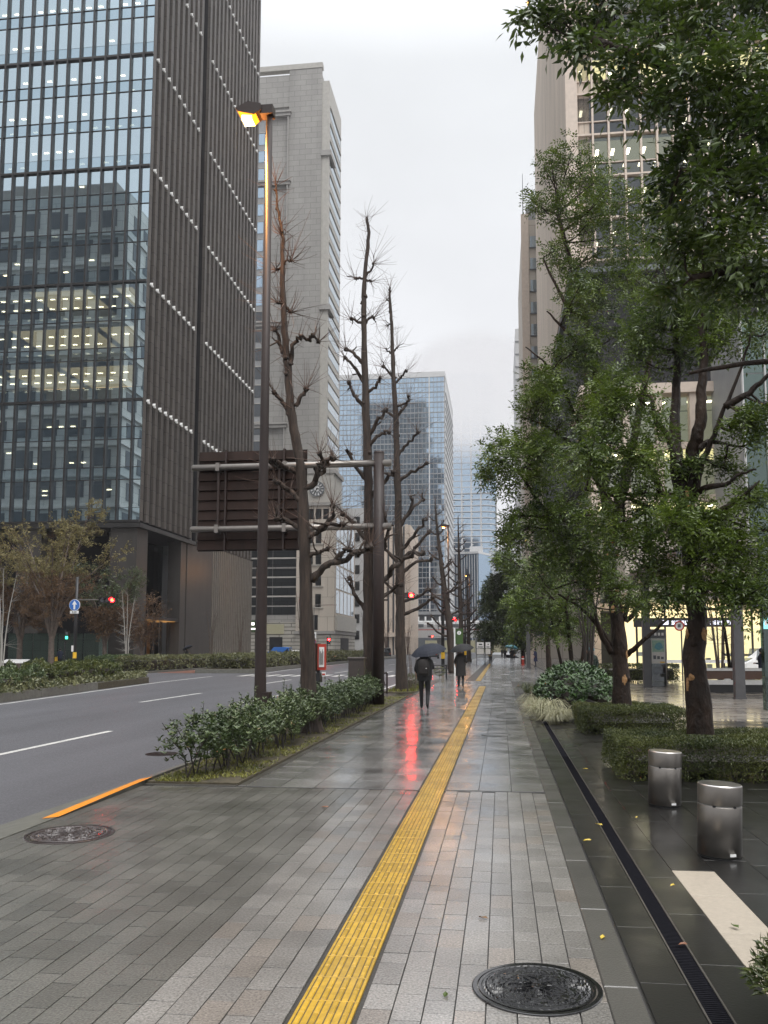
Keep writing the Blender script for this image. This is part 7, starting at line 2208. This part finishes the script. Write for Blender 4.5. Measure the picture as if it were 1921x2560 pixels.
# bake the skinned bodies once, then dress faces by region
dg = bpy.context.evaluated_depsgraph_get()
for (t, o, top, legs, s, pose) in PEOPLE:
    me = bpy.data.meshes.new_from_object(o.evaluated_get(dg))
    me.name = 'body'
    me.materials.clear()
    for m in (legs, top, 'skin', 'shoe'): me.materials.append(MATS[m])
    wl2 = [Vector(pose[k]['wr'])*s for k in ('l','r')]
    for pgn in me.polygons:
        c = pgn.center
        i = 0 if c.z < 0.97*s else 1
        if c.z > 1.525*s: i = 2
        if min((c-w).length for w in wl2) < 0.17*s and any((c-w).dot((w-Vector(pose[k]['el'])*s).normalized()) > 0.015 for k, w in zip(('l','r'), wl2)) and abs(c.x) > 0.04: i = 2
        if c.z < 0.085*s: i = 3
        pgn.material_index = i
        pgn.use_smooth = True
    link('body', me, t)
    sk = o.data
    bpy.data.objects.remove(o); bpy.data.meshes.remove(sk)

def car(loc, rz, label, m, kind='sedan'):
    t = thing('car', loc, label, 'car', 'vehicles on the roads', rz)
    if kind == 'van':
        st = [(-2.2,0.35,0.9,1.0,0.80,0.74),(-2.15,0.30,1.05,1.85,0.84,0.74),(-1.2,0.28,1.08,1.95,0.85,0.76),(0.6,0.28,1.08,1.93,0.85,0.75),(1.25,0.28,1.05,1.35,0.85,0.78),(1.9,0.30,0.95,1.0,0.82,0.78),(2.15,0.38,0.8,0.82,0.74,0.70)]
    else:
        st = [(-2.25,0.38,0.85,0.90,0.74,0.70),(-2.0,0.28,0.95,1.0,0.82,0.76),(-1.35,0.26,0.98,1.10,0.85,0.74),(-0.75,0.25,0.96,1.44,0.86,0.66),(0.35,0.25,0.95,1.45,0.86,0.66),(1.05,0.25,0.93,1.02,0.86,0.76),(1.9,0.28,0.85,0.90,0.82,0.76),(2.25,0.36,0.68,0.72,0.72,0.66)]
    rings = []
    for (y, zb, zm, zt, wm, wt) in st:
        rings.append([(-wm*0.92,y,zb),(wm*0.92,y,zb),(wm,y,(zb+zm)/2),(wm*0.99,y,zm),(wt,y,zt-0.03),(wt*0.85,y,zt),(-wt*0.85,y,zt),(-wt,y,zt-0.03),(-wm*0.99,y,zm),(-wm,y,(zb+zm)/2)])
    b = MB(); loft(b, rings); b.build('body', m, t, False, world=False)
    hi = [q for q in st if q[3]-q[2] > 0.3]
    y0, y1 = hi[0][0], hi[-1][0]
    zm, zt, wm, wt = hi[0][2], hi[0][3], hi[0][4], hi[0][5]
    for sx in (-1, 1):
        for (ya, yb) in ((y0+0.05,(y0+y1)/2-0.04),((y0+y1)/2+0.04,y1+0.05)):
            MB().add([(sx*(wm*0.99+0.006),ya,zm+0.04),(sx*(wm*0.99+0.006),yb+0.1,zm+0.04),(sx*(wt+0.012),yb,zt-0.10),(sx*(wt+0.012),ya+0.05,zt-0.10)], [(0,1,2,3)]).build('side_window', 'glass_dark', t, world=False)
    i1 = st.index(hi[-1]); nx_ = st[i1+1]; pv_ = st[st.index(hi[0])-1]
    def scr(a, c, e):
        MB().add([(-a[5]*0.86,a[0]+e,a[3]-0.06),(a[5]*0.86,a[0]+e,a[3]-0.06),(c[5]*0.92,c[0]+e*0.3,c[3]+0.05),(-c[5]*0.92,c[0]+e*0.3,c[3]+0.05)], [(0,1,2,3)]).build('windscreen', 'glass_dark', t, world=False)
    scr(hi[-1], nx_, 0.05); scr(hi[0], pv_, -0.05)
    for sx in (-1,1):
        for yy in (-1.35,1.35):
            w = MB().tube([(sx*0.70,yy,0.31),(sx*0.86,yy,0.31)], 0.31, 18).build('wheel', 'rubber', t, world=False)
            MB().tube([(sx*0.86,yy,0.31),(sx*0.875,yy,0.31)], 0.19, 14).build('rim', 'arm_grey', w, world=False)
        MB().box(sx*0.62-0.13,sx*0.62+0.13,st[-1][0]-0.06,st[-1][0]+0.02,0.56,0.68).build('headlight', 'lit_white', t, world=False)
        MB().box(sx*0.62-0.12,sx*0.62+0.12,st[0][0]-0.03,st[0][0]+0.05,0.68,0.82).build('tail_light', 'red_paint', t, world=False)
    return t
car((-37.9,140,0), rad(80), 'small blue van behind the lamp post', 'blue_paint', 'van')
car((-35.9,144,0), rad(-80), 'cream car beside the small blue van', 'off_white')
car((-24.2,140,-0.12), rad(10), 'white car behind the utility cabinet', 'white_paint')
car((-23.0,168,-0.12), rad(8), 'dark minivan between the second and third bare trunks', 'black_paint', 'van')
car((-12.0,150,-0.12), 0, 'dark car far down the road by the third bare tree', 'slate')
car((-7.5,172,-0.12), 0, 'grey van far down the road behind the black umbrella', 'slate', 'van')
car((15.7,50,-0.01), rad(90), 'white van parked behind the plaza bench', 'white_paint', 'van')
car((-9.5,212,-0.12), 0, 'pale van before the viaduct', 'off_white', 'van')

# ------------------------------------------------------------------ damp air and the low cloud
m, n, l, out = new_mat('haze')
v = n.new('ShaderNodeVolumePrincipled')
v.inputs['Color'].default_value = (0.94,0.95,1.0,1)
v.inputs['Density'].default_value = 0.00025
v.inputs['Anisotropy'].default_value = 0.2
l.new(v.outputs[0], out.inputs['Volume'])
tag(MB().box(-260,220,-70,680,-1.3,215).build('haze', 'haze'), 'damp grey air thickening down the street', 'haze', kind='stuff')
# cloud base round the unfinished tower: it emits the deck's brightness itself, in place of scattered light
m, n, l, out = new_mat('low_cloud')
va = n.new('ShaderNodeVolumeAbsorption'); va.inputs['Color'].default_value = (0,0,0,1)
ve = n.new('ShaderNodeEmission'); ve.inputs['Color'].default_value = (0.475,0.475,0.49,1)
ad = n.new('ShaderNodeAddShader')
l.new(va.outputs[0], ad.inputs[0]); l.new(ve.outputs[0], ad.inputs[1]); l.new(ad.outputs[0], out.inputs['Volume'])
g = n.new('ShaderNodeNewGeometry'); s = n.new('ShaderNodeSeparateXYZ')
l.new(g.outputs['Position'], s.inputs[0])
nz = n.new('ShaderNodeTexNoise'); nz.inputs['Scale'].default_value = 0.03; nz.inputs['Detail'].default_value = 3
l.new(g.outputs['Position'], nz.inputs['Vector'])
a = n.new('ShaderNodeMath'); a.operation = 'MULTIPLY_ADD'; a.inputs[1].default_value = 40.0
l.new(nz.outputs[0], a.inputs[0]); l.new(s.outputs['Z'], a.inputs[2])
mr = n.new('ShaderNodeMapRange'); mr.inputs['From Min'].default_value = 128.0; mr.inputs['From Max'].default_value = 168.0
mr.inputs['To Min'].default_value = 0.0; mr.inputs['To Max'].default_value = 0.22
l.new(a.outputs[0], mr.inputs[0])
vs_ = n.new('ShaderNodeVectorMath'); vs_.operation = 'SUBTRACT'; vs_.inputs[1].default_value = (-17, 574, 172)
vd_ = n.new('ShaderNodeVectorMath'); vd_.operation = 'DIVIDE'; vd_.inputs[1].default_value = (70, 42, 62)
vl_ = n.new('ShaderNodeVectorMath'); vl_.operation = 'LENGTH'
l.new(g.outputs['Position'], vs_.inputs[0]); l.new(vs_.outputs[0], vd_.inputs[0]); l.new(vd_.outputs[0], vl_.inputs[0])
fo = n.new('ShaderNodeMapRange'); fo.interpolation_type = 'SMOOTHSTEP'
fo.inputs['From Min'].default_value = 0.45; fo.inputs['From Max'].default_value = 0.95; fo.inputs['To Min'].default_value = 1.0; fo.inputs['To Max'].default_value = 0.0
l.new(vl_.outputs['Value'], fo.inputs[0])
mu = n.new('ShaderNodeMath'); mu.operation = 'MULTIPLY'
l.new(mr.outputs[0], mu.inputs[0]); l.new(fo.outputs[0], mu.inputs[1])
l.new(mu.outputs[0], va.inputs['Density']); l.new(mu.outputs[0], ve.inputs['Strength'])
m.cycles.emission_sampling = 'NONE'
tag(MB().blob((-17,574,172), 1.0, 3, 14, 0.0, (70,42,62)).build('low_cloud', 'low_cloud'), 'low cloud hiding the top of the unfinished tower', 'cloud', kind='stuff')
for o in sc.objects:
    if '_o' in o: del o['_o']
    if '_h' in o: del o['_h']
